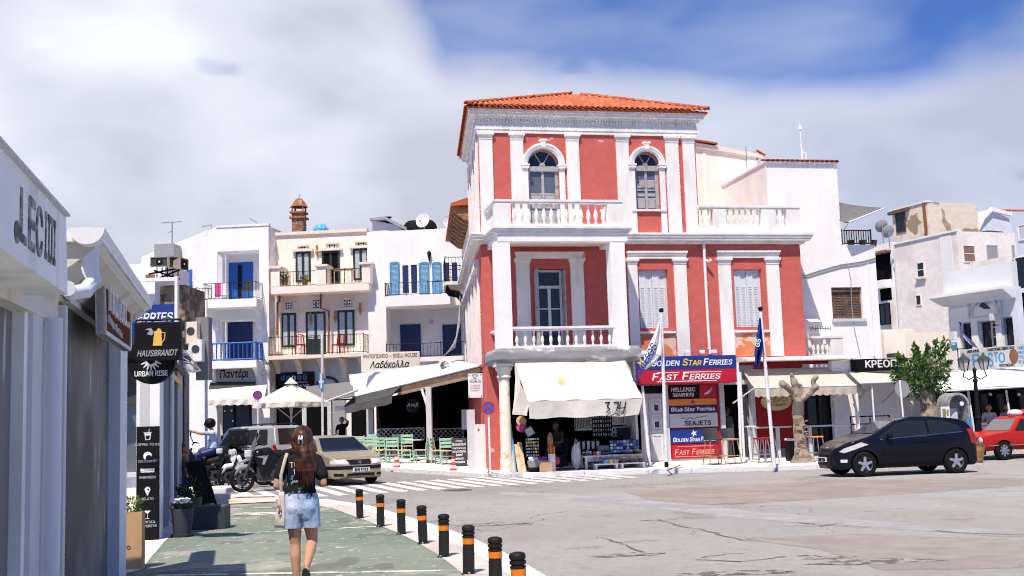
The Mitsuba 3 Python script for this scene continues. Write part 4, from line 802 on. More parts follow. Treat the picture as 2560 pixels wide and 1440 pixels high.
# office double door
dx0, dx1 = X(1603, 1080), X(1661, 1080); dz1, dzt = Z(1640, 990), Z(1640, 966)
k = put(RB, 'office_door', MB().box(dx0, dx1, -.02, .02, dz1, dz1 + .08), LGREY, FR)
put(k, 'transom', MB().box(dx0, dx1, .02, .03, dz1 + .08, dzt + .3), BLACK, FR)
for i in range(2):
 a, b = dx0 + (dx1 - dx0) * (.0 if i == 0 else .38), dx0 + (dx1 - dx0) * (.36 if i == 0 else 1.0); m = MB().box(a, b, .0, .05, zf - .05, dz1)
 kk = put(k, 'leaf', m, LGREY, FR); h = dz1 - zf
 for u, v in ((.04, .42), (.47, .72), (.76, .95)):
  m = MB(); rect_frame(m, a + .08, b - .08, zf + h * u, zf + h * v, -.025, .002, .03); put(kk, 'panel', m, CLEAN, FR)
 for u in (.58, .83):
  put(kk, 'notice', MB().box((a + b) / 2 - .11, (a + b) / 2 + .11, -.006, 0, zf + h * (u - .07), zf + h * (u + .06)), CLEAN, FR)
  if i == 1: put(kk, 'notice_picture', MB().box((a + b) / 2 - .07, (a + b) / 2 + .08, -.01, -.005, zf + h * (u - .05), zf + h * (u + .04)), DGREY, FR)
 if i == 0: put(kk, 'lettering', MB().text('34', (a + b) / 2, zf + h * .81, .09, -.01, bold=True), NAVY, FR)
put(k, 'handle', MB().rod((dx0 + (dx1 - dx0) * .42, -.05, zf + .9), (dx0 + (dx1 - dx0) * .42, -.05, zf + 1.05), .012, 6), STEEL, FR)
# grey doorway with its dark inside
ox0, ox1 = X(1800, 1050), X(1887, 1050); m = MB(); oz = Z(1840, 950); rect_frame(m, ox0, ox1, -.3, oz, -.12, .1, .15); put(RB, 'doorway_frame', m, LGREY, FR)
put(RB, 'doorway_inside', MB().box(ox0 + .15, ox1 - .15, .5, .52, 0, oz - .15), DARK, FR); m = MB(); rect_frame(m, ox0 + .9, ox1 - .17, zf, oz - .17, .1, .15, .07); m.box(ox0 + .97, ox1 - .24, .1, .15, oz - .75, oz - .68); put(RB, 'inner_door', m, DGREY, FR)
# ---------------------------------------------------------------- buildings to the right of the corner building
def win(parent, fr, px0, px1, py0, py1, mt_frame, mt_pane, d=0.0, depth=.12, bars=(1, 1), fw_=.05, sill=None, pane='pane', name='window', recess=True, q=None):
 """a window with frame, bars and pane set on a wall face; pixels in the wall plane"""
 if q is None:
  pm, py = (px0 + px1) / 2, (py0 + py1) / 2; q = (fr.x(px0, py, d), fr.x(px1, py, d), fr.z(pm, py1, d), fr.z(pm, py0, d))
 x0, x1, z0, z1 = q; m = MB(); rect_frame(m, x0, x1, z0, z1, d - .04, d + .03, fw_)
 for i in range(1, bars[0]): x = x0 + (x1 - x0) * i / bars[0]; m.box(x - .025, x + .025, d - .035, d + .02, z0 + fw_, z1 - fw_)
 for i in range(1, bars[1]): z = z0 + (z1 - z0) * i / bars[1]; m.box(x0 + fw_, x1 - fw_, d - .03, d + .015, z - .02, z + .02)
 k = put(parent, name, m, mt_frame, fr); put(k, pane, MB().box(x0 + fw_, x1 - fw_, d - .012, d - .004, z0 + fw_, z1 - fw_), mt_pane, fr)
 if sill: put(k, 'sill', MB().box(x0 - .08, x1 + .08, d - .16, d, z0 - .08, z0), sill, fr)
 return k, q
def house(name, label, fr, poly, mt, depth, holes=(), wall='wall', cat='building'):
 k = thing(name, label, cat); p = Polygon(poly)
 for h in holes: p = p.difference(sbox(h[0], h[2], h[1], h[3]))
 m = MB().prism(p, 0, .3); b = p.bounds; m.prism(Polygon(poly), depth, depth + .3); put(k, wall, m, mt, fr); return k
BROWNW = mat('m_brown_wood', patchy((.14, .085, .055), (.09, .055, .04), .4, .7, 3), .8)
# tall white building behind
FW = FR.sub(0, 1.3, 0); wx, wz = FW.x, FW.z
k = WBD = thing('white_house', 'tall white house with brown louvred shutters, right of the corner building', 'building')
zt1, zl = wz(2005, 408), wz(2140, 612)
xa, xb, xc = wx(1918, 480), wx(2096, 480), wx(2196, 750)
w = (wx(2080, 757), wx(2156, 757), wz(2115, 797), wz(2115, 718))
low = sbox(wx(1990, 800), 0, xc, zl).difference(sbox(w[0], w[2], w[1], w[3]))
put(k, 'wall', MB().prism(low, 0, .3), WHITE, FW); put(k, 'tower', MB().box(xa, xb, .004, 5, zl - 1.5, zt1), WHITE, FW); put(k, 'side_wall', MB().box(xc - .3, xc - .002, .3, 7, 0, zl), WHITE, FW)
put(k, 'terrace_floor', MB().box(xb, xc - .01, .02, 6, zl - .15, zl - .01), WHITE, FW)
shutters(k, w[0], w[1], w[2], w[3] - .16, .12, BROWNW, 2, 0, fr=FW); put(k, 'shutter_box', MB().box(w[0], w[1], .06, .25, w[3] - .16, w[3]), BROWNW, FW); put(k, 'sill', MB().box(w[0] - .06, w[1] + .08, -.1, .06, w[2] - .1, w[2]), LGREY, FW)
DRT = mat('m_dark_red_tile', (.28, .05, .035), .8)
m = MB(); n = 15
for i in range(n):
 x = xa - .05 + (xb - xa + .1) * (i + .5) / n; kk = unique(f'{k}__verge_tile'); scene[kk] = {**mikit.ply(trimesh.Trimesh(*barrel(.5, .085, .075).get(), process=False), DRT), 'to_world': mi.ScalarTransform4f(FW.m @ slope_m([x, -.12, zt1], [1, 0, 0], [0, 1, .25]))}
put(k, 'coping', MB().box(xa - .05, xb + .05, -.06, 5, zt1, zt1 + .05), CLEAN, FW)
m = MB(); 
rp = [(wx(1990, 398), 1.2, zt1 + .05), (wx(1940, 396), 1.2, zt1 + .32), (wx(2010, 392), 1.2, zt1 + .34), (wx(2010, 392), 1.2, zt1 + .05)]
for a, b in zip(rp[1:], rp[2:]): m.rod(a, b, .02, 6)
m.rod((wx(1932, 396), 1.2, zt1 + .05), rp[1], .02, 6); put(k, 'roof_rail', m, STEEL, FW)
a = thing('antenna_mast', 'thin white mast with a small device on top on the white house', 'antenna'); xx = wx(2053, 390); zz = wz(2052, 297)
put(a, 'mast', MB().rod((xx, 1.5, zt1), (xx - .02, 1.5, zz), .035, 6, .02), CLEAN, FW); put(a, 'strut', MB().tube([(xx + .16, 1.5, zt1), (xx + .16, 1.5, zt1 + .75), (xx, 1.5, zt1 + .8)], .02, 5), CLEAN, FW); put(a, 'sensor', MB().mesh(rbox(xx - .1, xx + .06, 1.44, 1.56, zz - .02, zz + .10, .02)).lathe([(0, zz + .1), (.05, zz + .13), (0, zz + .2)], 8, (xx - .02, 1.5, 0)), CLEAN, FW)
a = thing('antenna_mast', 'plain thin rod standing left on the white house roof', 'antenna'); put(a, '', MB().rod((wx(1923, 400), 2, zt1), (wx(1921, 353), 2, zt1 + 1.1), .015, 5), STEEL, FW)
# terrace railing with pots, sail awning, rear block
railing(k, [(xb + .05, .05), (xc - .1, .05)], zl, .55, BROWNW, FW, every=.09, r=.02, post=.03, name='terrace_railing')
rb = k; put(rb, 'rear_block', MB().box(xb, wx(2158, 520), 3, 8, zl - .1, wz(2125, 462)), WHITE, FW); put(rb, 'rear_tiles', MB().box(xb, wx(2138, 490), 2.6, 3, wz(2115, 494), wz(2115, 486)), DRT, FW); put(rb, 'rear_tiles', MB().box(wx(2130, 500), wx(2165, 500), 2.6, 3, wz(2145, 504), wz(2145, 498)), DRT, FW); put(rb, 'rear_coping', MB().box(xb, wx(2160, 460), 2.9, 8, wz(2125, 462), wz(2125, 459)), LGREY, FW)
put(rb, 'terrace_door', MB().box(wx(2108, 600), wx(2128, 600), 2.95, 3.0, zl, wz(2115, 556)), GREY, FW)
a = thing('sail_awning', 'grey folding awning slanting out over the white house terrace', 'awning'); A0 = (xb, .5, wz(2098, 497)); A1 = (wx(2210, 521, -.6), -.6, wz(2210, 521, -.6)); A2_ = (wx(2122, 556, -.6), -.6, wz(2122, 556, -.6)); A3 = (xb, .0, wz(2100, 551))
put(a, 'cloth', sheet([A0, A1, A2_, A3], 8, 6, lambda u, v: (0, 0, -.05 * math.sin(PI * u)), .03), GREYC, FW, smooth=True); put(a, 'front_bar', MB().rod(A1, A2_, .035, 6), CLEAN, FW); put(a, 'arm', MB().rod(A2_, (xb + .02, .3, wz(2105, 592)), .02, 6), STEEL, FW)
for i in range(3):
 p = thing('flower_pot', ('leftmost', 'middle', 'rightmost')[i] + ' small clay pot on the white house terrace', 'flower pot'); c = (xb + .55 + i * .45, .35, zl); put(p, 'pot', MB().lathe([(0, 0), (.09, 0), (.13, .22), (.11, .22), (0, .2)], 10, c), RUST, FW, smooth=40)
# cables and drain on the facade
m = MB()
cb = [(2006, 690), (2050, 676), (2100, 662), (2150, 655), (2188, 645)]
for o in (0, .09): m.tube([(wx(a, b), -.03, wz(a, b) - o) for a, b in cb], .018, 5)
m.tube([(wx(a, b), -.03, wz(a, b)) for a, b in ((2118, 657), (2126, 700), (2128, 760), (2134, 820), (2150, 890))], .014, 5); put(k, 'cables', m, GREY, FW, kind='stuff')
put(k, 'drainpipe', MB().tube([(wx(a, b), -.05, wz(a, b)) for a, b in ((2168, 660), (2174, 750), (2182, 850), (2184, 890))], .03, 6), CLEAN, FW, smooth=40)
# little balustrade of the neighbour terrace and things on it
kb2 = balustrade(k, wx(2016, 870), wx(2062, 870), -.45, -.25, wz(2040, 893), wz(2040, 843), 4, ((wx(2062, 870), wx(2092, 870)),), FW)
a = thing('yagi_antenna', 'black comb-like aerial lying over the small white balustrade', 'antenna'); m = MB(); xx, zz = wx(2016, 822), wz(2016, 822); L = wx(2067, 828) - xx
m.rod((xx, -.3, zz), (xx + L, -.3, zz - .04), .012, 5)
for i in range(9): m.rod((xx + L * i / 8, -.3, zz - .1), (xx + L * i / 8, -.3, zz + .07), .01, 4)
put(a, '', m, IRON, FW)
put(k, 'small_awning', sheet([(wx(2008, 795), -.02, wz(2010, 795)), (wx(2038, 795), -.02, wz(2036, 795)), (wx(2038, 806), -.5, wz(2038, 808)), (wx(2010, 806), -.5, wz(2010, 808))], 4, 3), CLEAN, FW)
# cream house rising behind the terrace
FC = FR.sub(0, 5.4, 0)
k = thing('cream_house', 'cream gabled house rising behind the corner building terrace', 'building'); cx0, cx1 = FC.x(1730, 450), FC.x(1893, 450); zl_, zr_ = FC.z(1737, 366), FC.z(1893, 393)
put(k, 'wall', MB().prism([(cx0, 5), (cx1, 5), (cx1, zr_), (cx0, zl_)], 0, 5), CREAM, FC); put(k, 'corner_strip', MB().box(FC.x(1870, 450), cx1 + .02, -.03, .0, 5, zr_ - .1), WHITE, FC); put(k, 'pilaster_strip', MB().prism([(FC.x(1759, 450), 5), (FC.x(1767, 450), 5), (FC.x(1767, 450), zl_ - .15), (FC.x(1759, 450), zl_ - .15)], -.03, 0), WHITE, FC)
put(k, 'eave_board', MB().prism([(cx0, zl_), (cx1 + .25, zr_ - .05), (cx1 + .25, zr_ + .1), (cx0, zl_ + .16)], -.12, .0), CREAMP, FC)
n = 17; du = np.array([cx1 + .3 - cx0, 0, zr_ - zl_])
for i in range(n):
 o = np.array([cx0, -.25, zl_ + .14]) + du * (i + .5) / n; kk = unique(f'{k}__verge_tile'); scene[kk] = {**BT[i % 4], 'to_world': mi.ScalarTransform4f(FC.m @ slope_m(o, du, [0, 1, .05]))}
m = MB()
for i in range(n):
 for j in range(1, 6): m.add(*barrel().get(), m=slope_m(np.array([cx0, -.25 + j * .33, zl_ + .14]) + du * (i + .5) / n, du, [0, 1, .05]))
put(k, 'roof_tiles', m, TILE, FC, kind='stuff')
m = MB()
for j in range(5): m.add(*barrel().get(), m=slope_m(np.array([cx1 + .32, -.1 + j * .34, zr_ + .0]), [0, 1, 0], [-1, 0, .6]))
put(k, 'corner_tiles', m, TILED, FC, kind='stuff')
put(k, 'side_stair_wall', MB().prism([(cx1, FC.z(1900, 512)), (FC.x(1920, 500), FC.z(1900, 512)), (FC.x(1920, 500), FC.z(1915, 418)), (FC.x(1895, 455), FC.z(1895, 455)), (cx1, FC.z(1895, 470))], .5, 3), WHITE, FC)
# ---- the weathered houses at the far right: two-sided blocks
def corner(px, py, Y): p = at(px, py, Y); return np.array([p[0], p[1], 0])
RUIN = mat('m_old_plaster', patchy((.72, .64, .52), (.34, .25, .17), .60, .66, .55), .9, spec=.2, bump=(bumpy(9), .01))
OLDW = mat('m_grey_white_plaster', patchy((.82, .78, .75), (.70, .65, .60), .5, .75, .5), .9, spec=.2, bump=(bumpy(9), .006))
BLUEW = mat('m_blue_white_plaster', stained((.66, .70, .76), .08), .9, spec=.2)
def twoface(name, label, px, py, Y, lpx, rpx, mt, top=None, d1=-66.6, d2=19.0, zb_=0):
 o = corner(px, py, Y); A, B = Frame(o, d1), Frame(o, d2); k = thing(name, label, 'building'); zt = A.z(px, py); xl_, xr_ = A.x(lpx, py), B.x(rpx, py)
 pl = [(0, 0), tuple((A.u * xl_)[:2]), tuple((A.u * xl_ + B.u * xr_)[:2]), tuple((B.u * xr_)[:2])]
 m = MB().plate(Polygon(pl), zb_, zt); fo = Frame(o, 0); put(k, 'wall', m, mt, fo); return k, A, B, zt, xl_, xr_
k, A, B, zt, xl_, xr_ = twoface('ruined_house', 'crumbling cream rooftop room with one dark window and flaking plaster', 2318, 505, 66, 2228, 2442, RUIN, zb_=8.5)
win(k, A, 2240, 2264, 533, 582, BROWNW, GLASS, d=-.02, bars=(1, 1)); put(k, 'lintel', MB().box(A.x(2226, 530), A.x(2275, 530), -.25, -.02, A.z(2250, 533), A.z(2250, 526)), BROWNW, A)
put(k, 'parapet_cap', MB().box(xl_ - .05, .05, -.08, .3, zt, zt + .08), OLDW, A); put(k, 'rusty_pipe', MB().tube([(-.25, -.06, zt), (-.2, -.06, zt - 1.5), (-.25, -.06, zt - 2.2)], .09, 6), RUST, A)
m = MB()
for pts in ([(.95, -.3), (1.15, -.5), (1.2, -1.0), (1.5, -1.3), (1.6, -1.9), (1.3, -2.0), (1.15, -1.5), (.9, -1.1), (1.0, -.8)],): m.prism([(x, zt + z) for x, z in pts], -.012, .0)
put(k, 'bare_patch', m, mat('m_bare_stone', patchy((.40, .31, .20), (.26, .19, .12), .4, .7, 3), .95), B)
k, A, B, zt, xl_, xr_ = twoface('weathered_house', 'large greyish white old house with small crooked windows below the rooftop room', 2392, 578, 58, 2231, 2536, OLDW)
put(k, 'recess_panel', MB().box(A.x(2356, 680), A.x(2385, 680), -.02, .0, A.z(2370, 716), zt - .1), WHITE, A)
win(k, A, 2293, 2312, 655, 694, OLDW, GLASS, d=-.01, bars=(1, 2), sill=RUIN); win(k, A, 2290, 2304, 737, 764, OLDW, GLASS, d=-.01)
win(k, B, 2407, 2438, 613, 656, OLDW, mat('m_boarded', (.22, .14, .12), .8), d=-.01, bars=(1, 2)); win(k, B, 2466, 2496, 612, 672, LGREY, GREY, d=-.01); win(k, B, 2528, 2537, 612, 650, LGREY, GREY, d=-.01)
put(k, 'low_parapet', MB().prism([(B.x(2398, 668), B.z(2398, 720)), (B.x(2488, 668), B.z(2488, 700)), (B.x(2488, 668), B.z(2488, 650)), (B.x(2480, 668), B.z(2480, 648)), (B.x(2398, 668), B.z(2398, 663))], -1.0, -.8), OLDW, B)
put(k, 'coping', MB().box(xl_ - .05, .02, -.08, .25, zt, zt + .1), WHITE, A); put(k, 'roof_hump', MB().lathe([(1.0, 0), (.8, .2), (.3, .32), (0, .34)], 16, (3.2, 1.5, zt)), DGREY, B, smooth=40)
put(k, 'drainpipe', MB().tube([(xl_ + .1, -.06, zt), (xl_ + .1, -.06, 3)], .05, 6), LGREY, A)
k, A, B, zt, xl_, xr_ = twoface('shaded_house', 'narrow white house with deep dark balconies behind the white house', 2228, 605, 63, 2185, 2240, WHITE)
for a, b, c, d in ((2190, 2227, 634, 700), (2196, 2224, 722, 752)): put(k, 'dark_opening', MB().box(A.x(a, 660), A.x(b, 660), -.02, -.005, A.z(2210, d), A.z(2210, c)), DARK, A)
put(k, 'balcony_front', MB().box(A.x(2190, 710), A.x(2228, 710), -.5, -.02, A.z(2210, 722), A.z(2210, 702)), WHITE, A); put(k, 'eave_strip', MB().box(A.x(2188, 632), A.x(2228, 632), -.4, 0, A.z(2210, 633), A.z(2210, 628)), WOOD, A)
win(k, A, 2200, 2226, 758, 812, BLACK, GLASS, d=-.3, bars=(2, 1))
for i, (px, py) in enumerate(((2206, 566), (2222, 580))):
 a = thing('satellite_dish', ('grey', 'second')[i] + ' satellite dish seen from behind left of the rooftop room', 'satellite dish'); p = at(px, py, 62); f = Frame(p, 10); put(a, 'dish', MB().lathe([(0, 0), (.2, .02), (.36, .1), (.37, .12), (.2, .04), (0, .02)], 16, m=rotm([1, 0, 0], -65)), GREY, f, smooth=40); put(a, 'stand', MB().rod((0, 0, 0), (0.05, .1, -.9), .03, 6), GREY, f)
# far white gable with red roof and the bluish house at the edge
k, A, B, zt, xl_, xr_ = twoface('gabled_house', 'white gabled house with a red tiled roof edge at the far right', 2480, 585, 68, 2443, 2540, BLUEW)
z0, z1 = B.z(2480, 590), B.z(2475, 524); m = MB().prism([(B.x(2446, 570), z0), (B.x(2535, 570), z0), (B.x(2520, 570), z1 - .5), (B.x(2472, 524), z1)], -.1, 4); put(k, 'gable', m, BLUEW, B)
put(k, 'gable_trim', MB().prism([(B.x(2444, 556), B.z(2444, 556)), (B.x(2472, 522), z1 + .1), (B.x(2522, 540), B.z(2522, 534)), (B.x(2522, 540), B.z(2522, 542)), (B.x(2472, 522), z1 - .15), (B.x(2444, 556), B.z(2444, 560))], -.3, -.1), WHITE, B)
m = MB()
for i in range(22): m.add(*barrel().get(), m=slope_m((B.x(2482, 525) + i * .2, -.2, B.z(2482 + i * 4.5, 531)), [1, 0, 0], [0, 1, .4]))
put(k, 'roof_tiles', m, TILE, B, kind='stuff')
k, A, B, zt, xl_, xr_ = twoface('pale_blue_house', 'pale bluish house with a black balcony railing at the right edge', 2700, 532, 50, 2536, 2760, BLUEW)
bz = A.z(2550, 728); put(k, 'balcony_slab', MB().box(A.x(2530, 735), -1, -1.0, 0, bz - .2, bz), CLEAN, A); railing(k, [(A.x(2532, 720), 0), (A.x(2532, 720), -.95), (-1, -.95)], bz, .95, IRON, A, every=.14)
win(k, A, 2546, 2575, 560, 600, WHITE, LGREY, d=-.02); win(k, A, 2540, 2575, 640, 730, WHITE, GLASS, d=-.02)
# restaurant house with the banner
o = corner(2370, 760, 50); FPs = Frame(o, -64); k = PST = thing('restaurant_house', 'pale grey-blue restaurant house with tall doors and a jutting cornice', 'building'); px_ = lambda a, b=800: FPs.x(a, b); pz_ = lambda a, b=2440: FPs.z(b, a)
x1e = px_(2545, 800)
holes = [(px_(2402, 840), px_(2431, 840), pz_(895), pz_(806, 2416)), (px_(2447, 840), px_(2492, 840), pz_(895, 2470), pz_(800, 2470)), (px_(2505, 820), px_(2533, 820), pz_(880, 2520), pz_(792, 2520))]
put(k, 'wall', MB().prism(unary_union([sbox(0, 0, x1e, pz_(735, 2440))]).difference(unary_union([sbox(h[0], h[2], h[1], h[3]) for h in holes])), 0, .35), BLUEW, FPs)
put(k, 'room', MB().box(0, x1e, 1.2, 1.3, 0, pz_(740)), DARK, FPs); put(k, 'end_wall', MB().box(-.002, .3, .35, 6, 0, pz_(740)), BLUEW, FPs)
zc_ = pz_(738, 2430); put(k, 'cornice', MB().hexa([(-.1, -.2, zc_ - .35), (x1e, -.2, zc_ - .35), (x1e, .3, zc_ - .35), (-.1, .3, zc_ - .35)], [(-.35, -.75, zc_), (x1e, -.75, zc_), (x1e, .3, zc_), (-.35, .3, zc_)]), BLUEW, FPs); put(k, 'cornice_top', MB().box(-.4, x1e, -.8, .3, zc_, zc_ + .12), CLEAN, FPs)
put(k, 'parapet', MB().box(-.1, x1e, -.1, .2, zc_ + .12, zc_ + 1.15), BLUEW, FPs)
put(k, 'white_field', MB().prism(sbox(px_(2374), 1.0, px_(2503, 790), pz_(765, 2440)).difference(unary_union([sbox(h[0], h[2], h[1], h[3]) for h in holes])), -.05, -.002), WHITE, FPs)
for i, h in enumerate(holes):
 m = MB(); rect_frame(m, *((h[0], h[1], h[2], h[3])), .1, .18, .05)
 if i == 1:
  rect_frame(m, h[0] + .5, h[1] - .1, h[2], h[3] - .1, .18, .26, .08)
  for q in (.3, .55, .8): m.box(h[0] + .55, h[1] - .15, .19, .25, h[2] + (h[3] - h[2]) * q - .03, h[2] + (h[3] - h[2]) * q + .03)
 kk = put(k, 'door' if i else 'window', m, (GREY, LGREY, GREY)[i], FPs); put(kk, 'glazing', MB().box(h[0] + .05, h[1] - .05, .2, .21, h[2], h[3] - .05), GLASS, FPs)
m = MB(); cxp, czp = (holes[1][0] + holes[1][1]) / 2, holes[1][3] + .25; m.prism(Point(cxp, czp).buffer(.75, 12).intersection(sbox(cxp - 1, czp, cxp + 1, czp + 1)).difference(Point(cxp, czp).buffer(.62, 12)), -.12, -.05); rect_frame(m, cxp - .85, cxp + .85, czp - .1, czp + .9, -.1, -.05, .06); kk = put(k, 'door_arch', m, LGREY, FPs); put(kk, 'bird_emblem', MB().prism([(cxp - .25, czp + .35), (cxp - .1, czp + .5), (cxp + .1, czp + .42), (cxp + .3, czp + .2), (cxp, czp + .22), (cxp - .1, czp + .3)], -.1, -.05), DGREY, FPs)
a = thing('wall_lantern', 'white wall lantern between the restaurant doors', 'lantern'); xx, zz = px_(2494, 770), pz_(785, 2494); put(a, 'lamp', MB().mesh(rbox(xx - .1, xx + .1, -.45, -.2, zz - .3, zz, .03)), LGREY, FPs, smooth=40); put(a, 'bracket', MB().tube([(xx, 0, zz - .4), (xx, -.2, zz - .5), (xx, -.3, zz - .3)], .02, 5), IRON, FPs)
# banner, its rail, flag and street sign
FB = Frame(corner(2404, 900, 45.5), -62); bxx = lambda a, b=890: FB.x(a, b); bz0, bz1 = FB.z(2430, 926), FB.z(2430, 872); bxe = bxx(2620, 880)
a = thing('restaurant_banner', 'grey board banner with big blue lettering above the white restaurant awning', 'banner'); put(a, 'board', MB().box(0, bxe, -.06, 0, bz0, bz1), mat('m_banner_grey', patchy((.50, .51, .52), (.38, .39, .40), .4, .6, 1.2), .7), FB)
h = bz1 - bz0
put(a, 'big_lettering', MB().text('P', bxx(2443), bz0 + .22 * h, .52 * h, -.06, width=bxx(2456) - bxx(2436), bold=True), LBLUE, FB); put(a, 'big_lettering', MB().text('A', bxx(2463), bz0 + .22 * h, .42 * h, -.06, width=bxx(2471) - bxx(2455), bold=True), LBLUE, FB)
for t, p0, p1, dz in (('S', 2472, 2485, .12), ('T', 2487, 2498, .3), ('O', 2499, 2515, .26)): put(a, 'big_lettering', MB().text(t, bxx((p0 + p1) / 2), bz0 + dz * h, (.62 if t == 'S' else .44) * h, -.06, width=bxx(p1) - bxx(p0), bold=True), LBLUE, FB)
put(a, 'small_lettering', MB().text('GREEK HOUSE', bxx(2436), bz0 + .82 * h, .12 * h, -.06, width=bxx(2452) - bxx(2421), bold=True), BLACK, FB); put(a, 'small_lettering', MB().text('TRADITIONAL GREEK FOOD', bxx(2506), bz0 + .82 * h, .12 * h, -.06, width=bxx(2540) - bxx(2472), bold=True), BLACK, FB); put(a, 'small_lettering', MB().text('ΨΗΤΟΠΩΛΕΙΟ', bxx(2518), bz0 + .06 * h, .12 * h, -.06, width=bxx(2536) - bxx(2498), bold=True), BLACK, FB)
put(a, 'food_picture', MB().mesh(trimesh.creation.icosphere(2), np.array([[.2, 0, 0, bxx(2537)], [0, .04, 0, -.06], [0, 0, .34 * h, bz0 + .5 * h], [0, 0, 0, 1.]])), RUST, FB, smooth=True)
for i, t in enumerate(('TAKE', 'AWAY', 'TEL', '22')): put(a, 'blue_lettering', MB().text(t, bxx(2556), bz0 + (.78 - .2 * i) * h, .13 * h, -.06, width=bxx(2564) - bxx(2547), bold=True), LBLUE, FB)
m = MB(); k2 = railing(a, [(bxx(2396), -.02), (bxx(2414), -.02)], bz0 + .1, h * .95, IRON, FB, every=.1)
a = thing('street_name_sign', 'small blue street name plate on the corner of the restaurant house', 'sign'); q = (px_(2380, 863), px_(2396, 863), pz_(871, 2388), pz_(856, 2388)); put(a, 'plate', MB().box(q[0], q[1], -.1, -.08, q[2], q[3]), LBLUE, FPs); put(a, 'lettering', MB().text('ΟΔΟΣ', (q[0] + q[1]) / 2, q[2] + .14, .09, -.1, width=(q[1] - q[0]) * .7), CLEAN, FPs)
# Greek flag on a slanting pole
fp = at(2406, 803, 46.0); fq = at(2442, 868, 46.0)
a = thing('greek_flag', 'blue and white striped flag with a cross hanging from the restaurant balcony', 'flag'); f0 = Frame(fp, 0); dv = fq - fp
put(a, 'pole', MB().rod((0, 0, .12), (.05, .3, -1.3), .02, 6), STEEL, f0)
for i in range(9):
 def cell(s0, s1, t0, t1, y=0.0):
  def P(s, t): return (-.16 + .26 * s * (0.4 + .6 * t) + .52 * t * t * .9 + .05 * math.sin(7 * t + 3 * s), y - .06 * math.sin(5 * s + 4 * t), -.02 - 1.0 * t - .10 * s)
  return sheet([P(s0, t0), P(s1, t0), P(s1, t1), P(s0, t1)], 1, 1, None, .012)
 m = MB()
 for j in range(12): m.add(*cell(i / 9, (i + 1) / 9, j / 12, (j + 1) / 12).get())
 put(a, 'stripe', m, SIGNB if i % 2 == 0 else CLEAN, f0)
m = MB()
for s0, s1, t0, t1 in ((0, .25, .0, .18), (.31, .55, 0, .18), (0, .25, .24, .42), (.31, .55, .24, .42)): m.add(*cell(s0, s1, t0, t1, -.012).get())
put(a, 'canton', m, SIGNB, f0, kind='stuff')
# flat cream wall, terrace wall, small AC boxes, butcher's sign
FK = Frame(corner(2290, 880, 46), 9)
k = thing('cream_annex', 'low cream flat-roofed annex behind the leafy tree', 'building'); put(k, 'wall', MB().prism([(FK.x(2202, 860), 0), (FK.x(2378, 860), 0), (FK.x(2378, 860), FK.z(2378, 828)), (FK.x(2202, 860), FK.z(2202, 834))], 0, 4), CREAMP, FK); put(k, 'left_part', MB().box(FK.x(2202, 860), FK.x(2256, 860), -.25, 0, 0, FK.z(2230, 830)), CREAM, FK)
put(k, 'stone_parapet', MB().box(FK.x(2258, 815), FK.x(2372, 815), 3, 3.4, FK.z(2300, 832), FK.z(2315, 808)), RUIN, FK); put(k, 'meter_box', MB().box(FK.x(2370, 838), FK.x(2380, 838), -.4, -.05, FK.z(2375, 850), FK.z(2375, 830)), LGREY, FK)
a = thing('air_conditioner', 'dark outdoor unit above the butcher sign', 'air conditioner'); put(a, 'casing', MB().mesh(rbox(FK.x(2204, 888), FK.x(2228, 888), -.8, -.4, FK.z(2215, 896), FK.z(2215, 886), .02)), DGREY, FK, smooth=40)
FG = Frame(corner(2230, 910, 39.4), 11.7); bs = thing('butcher_sign', 'long black shop sign with white Greek capitals partly hidden by the leafy tree', 'sign'); g0, g1 = FG.x(2130, 905), FG.x(2325, 905); gz0, gz1 = FG.z(2230, 926), FG.z(2230, 896)
put(bs, 'board', MB().box(g0, g1, 0, .12, gz0, gz1), BLACK, FG); put(bs, 'lettering', MB().text('ΚΡΕΟΠΩΛΕΙΟ', (FG.x(2165, 905) + FG.x(2312, 905)) / 2, gz0 + .12, .24, 0, width=FG.x(2314, 905) - FG.x(2162, 905), bold=True), CLEAN, FG)
k = thing('butcher_shop', 'white ground floor shop front under the beige awnings', 'building'); put(k, 'wall', MB().box(FG.x(2090, 1000), FG.x(2330, 1000), .15, .4, 0, gz1 - .02), WHITE, FG); put(k, 'side_panel', MB().prism([(FG.x(2228, 1000), 0), (FG.x(2305, 1000), 0), (FG.x(2303, 1000), FG.z(2290, 1010)), (FG.x(2290, 990), FG.z(2290, 982)), (FG.x(2228, 990), FG.z(2228, 985))], -.6, -.5), CREAMP, FG)
# ---------------------------------------------------------------- street level on the right
# glass-fronted snack bar next to the red wall
k = thing('snack_bar', 'dark glass snack bar front beside the red wall under the beige awning', 'shop'); X2 = lambda a, b=1000: X(a, b, -.05); g0, g1 = X2(2012), X2(2135)
put(k, 'back_wall', MB().box(g0, g1, .6, .7, 0, Z(2050, 925)), DARK, FR); put(k, 'base', MB().box(g0, X2(2118), -.1, .0, 0, zf + .35), DGREY, FR)
m = MB(); gz0, gz1 = zf + .35, Z(2060, 985)
for a in (2014, 2043, 2078, 2081, 2114): m.box(X2(a) - .04, X2(a) + .04, -.1, 0, gz0, gz1)
m.box(g0, X2(2116), -.1, 0, gz1 - .1, gz1); m.box(g0, X2(2116), -.1, 0, gz0, gz0 + .08); put(k, 'frame', m, BLACK, FR)
for a, b in ((2016, 2042), (2045, 2077), (2083, 2112)): put(k, 'glass', MB().box(X2(a), X2(b), -.05, -.042, gz0 + .08, gz1 - .1), GLASS, FR)
put(k, 'fridge_screen', MB().box(X2(2087), X2(2103), -.06, -.051, Z(2095, 1042), Z(2095, 1008)), GREY, FR)
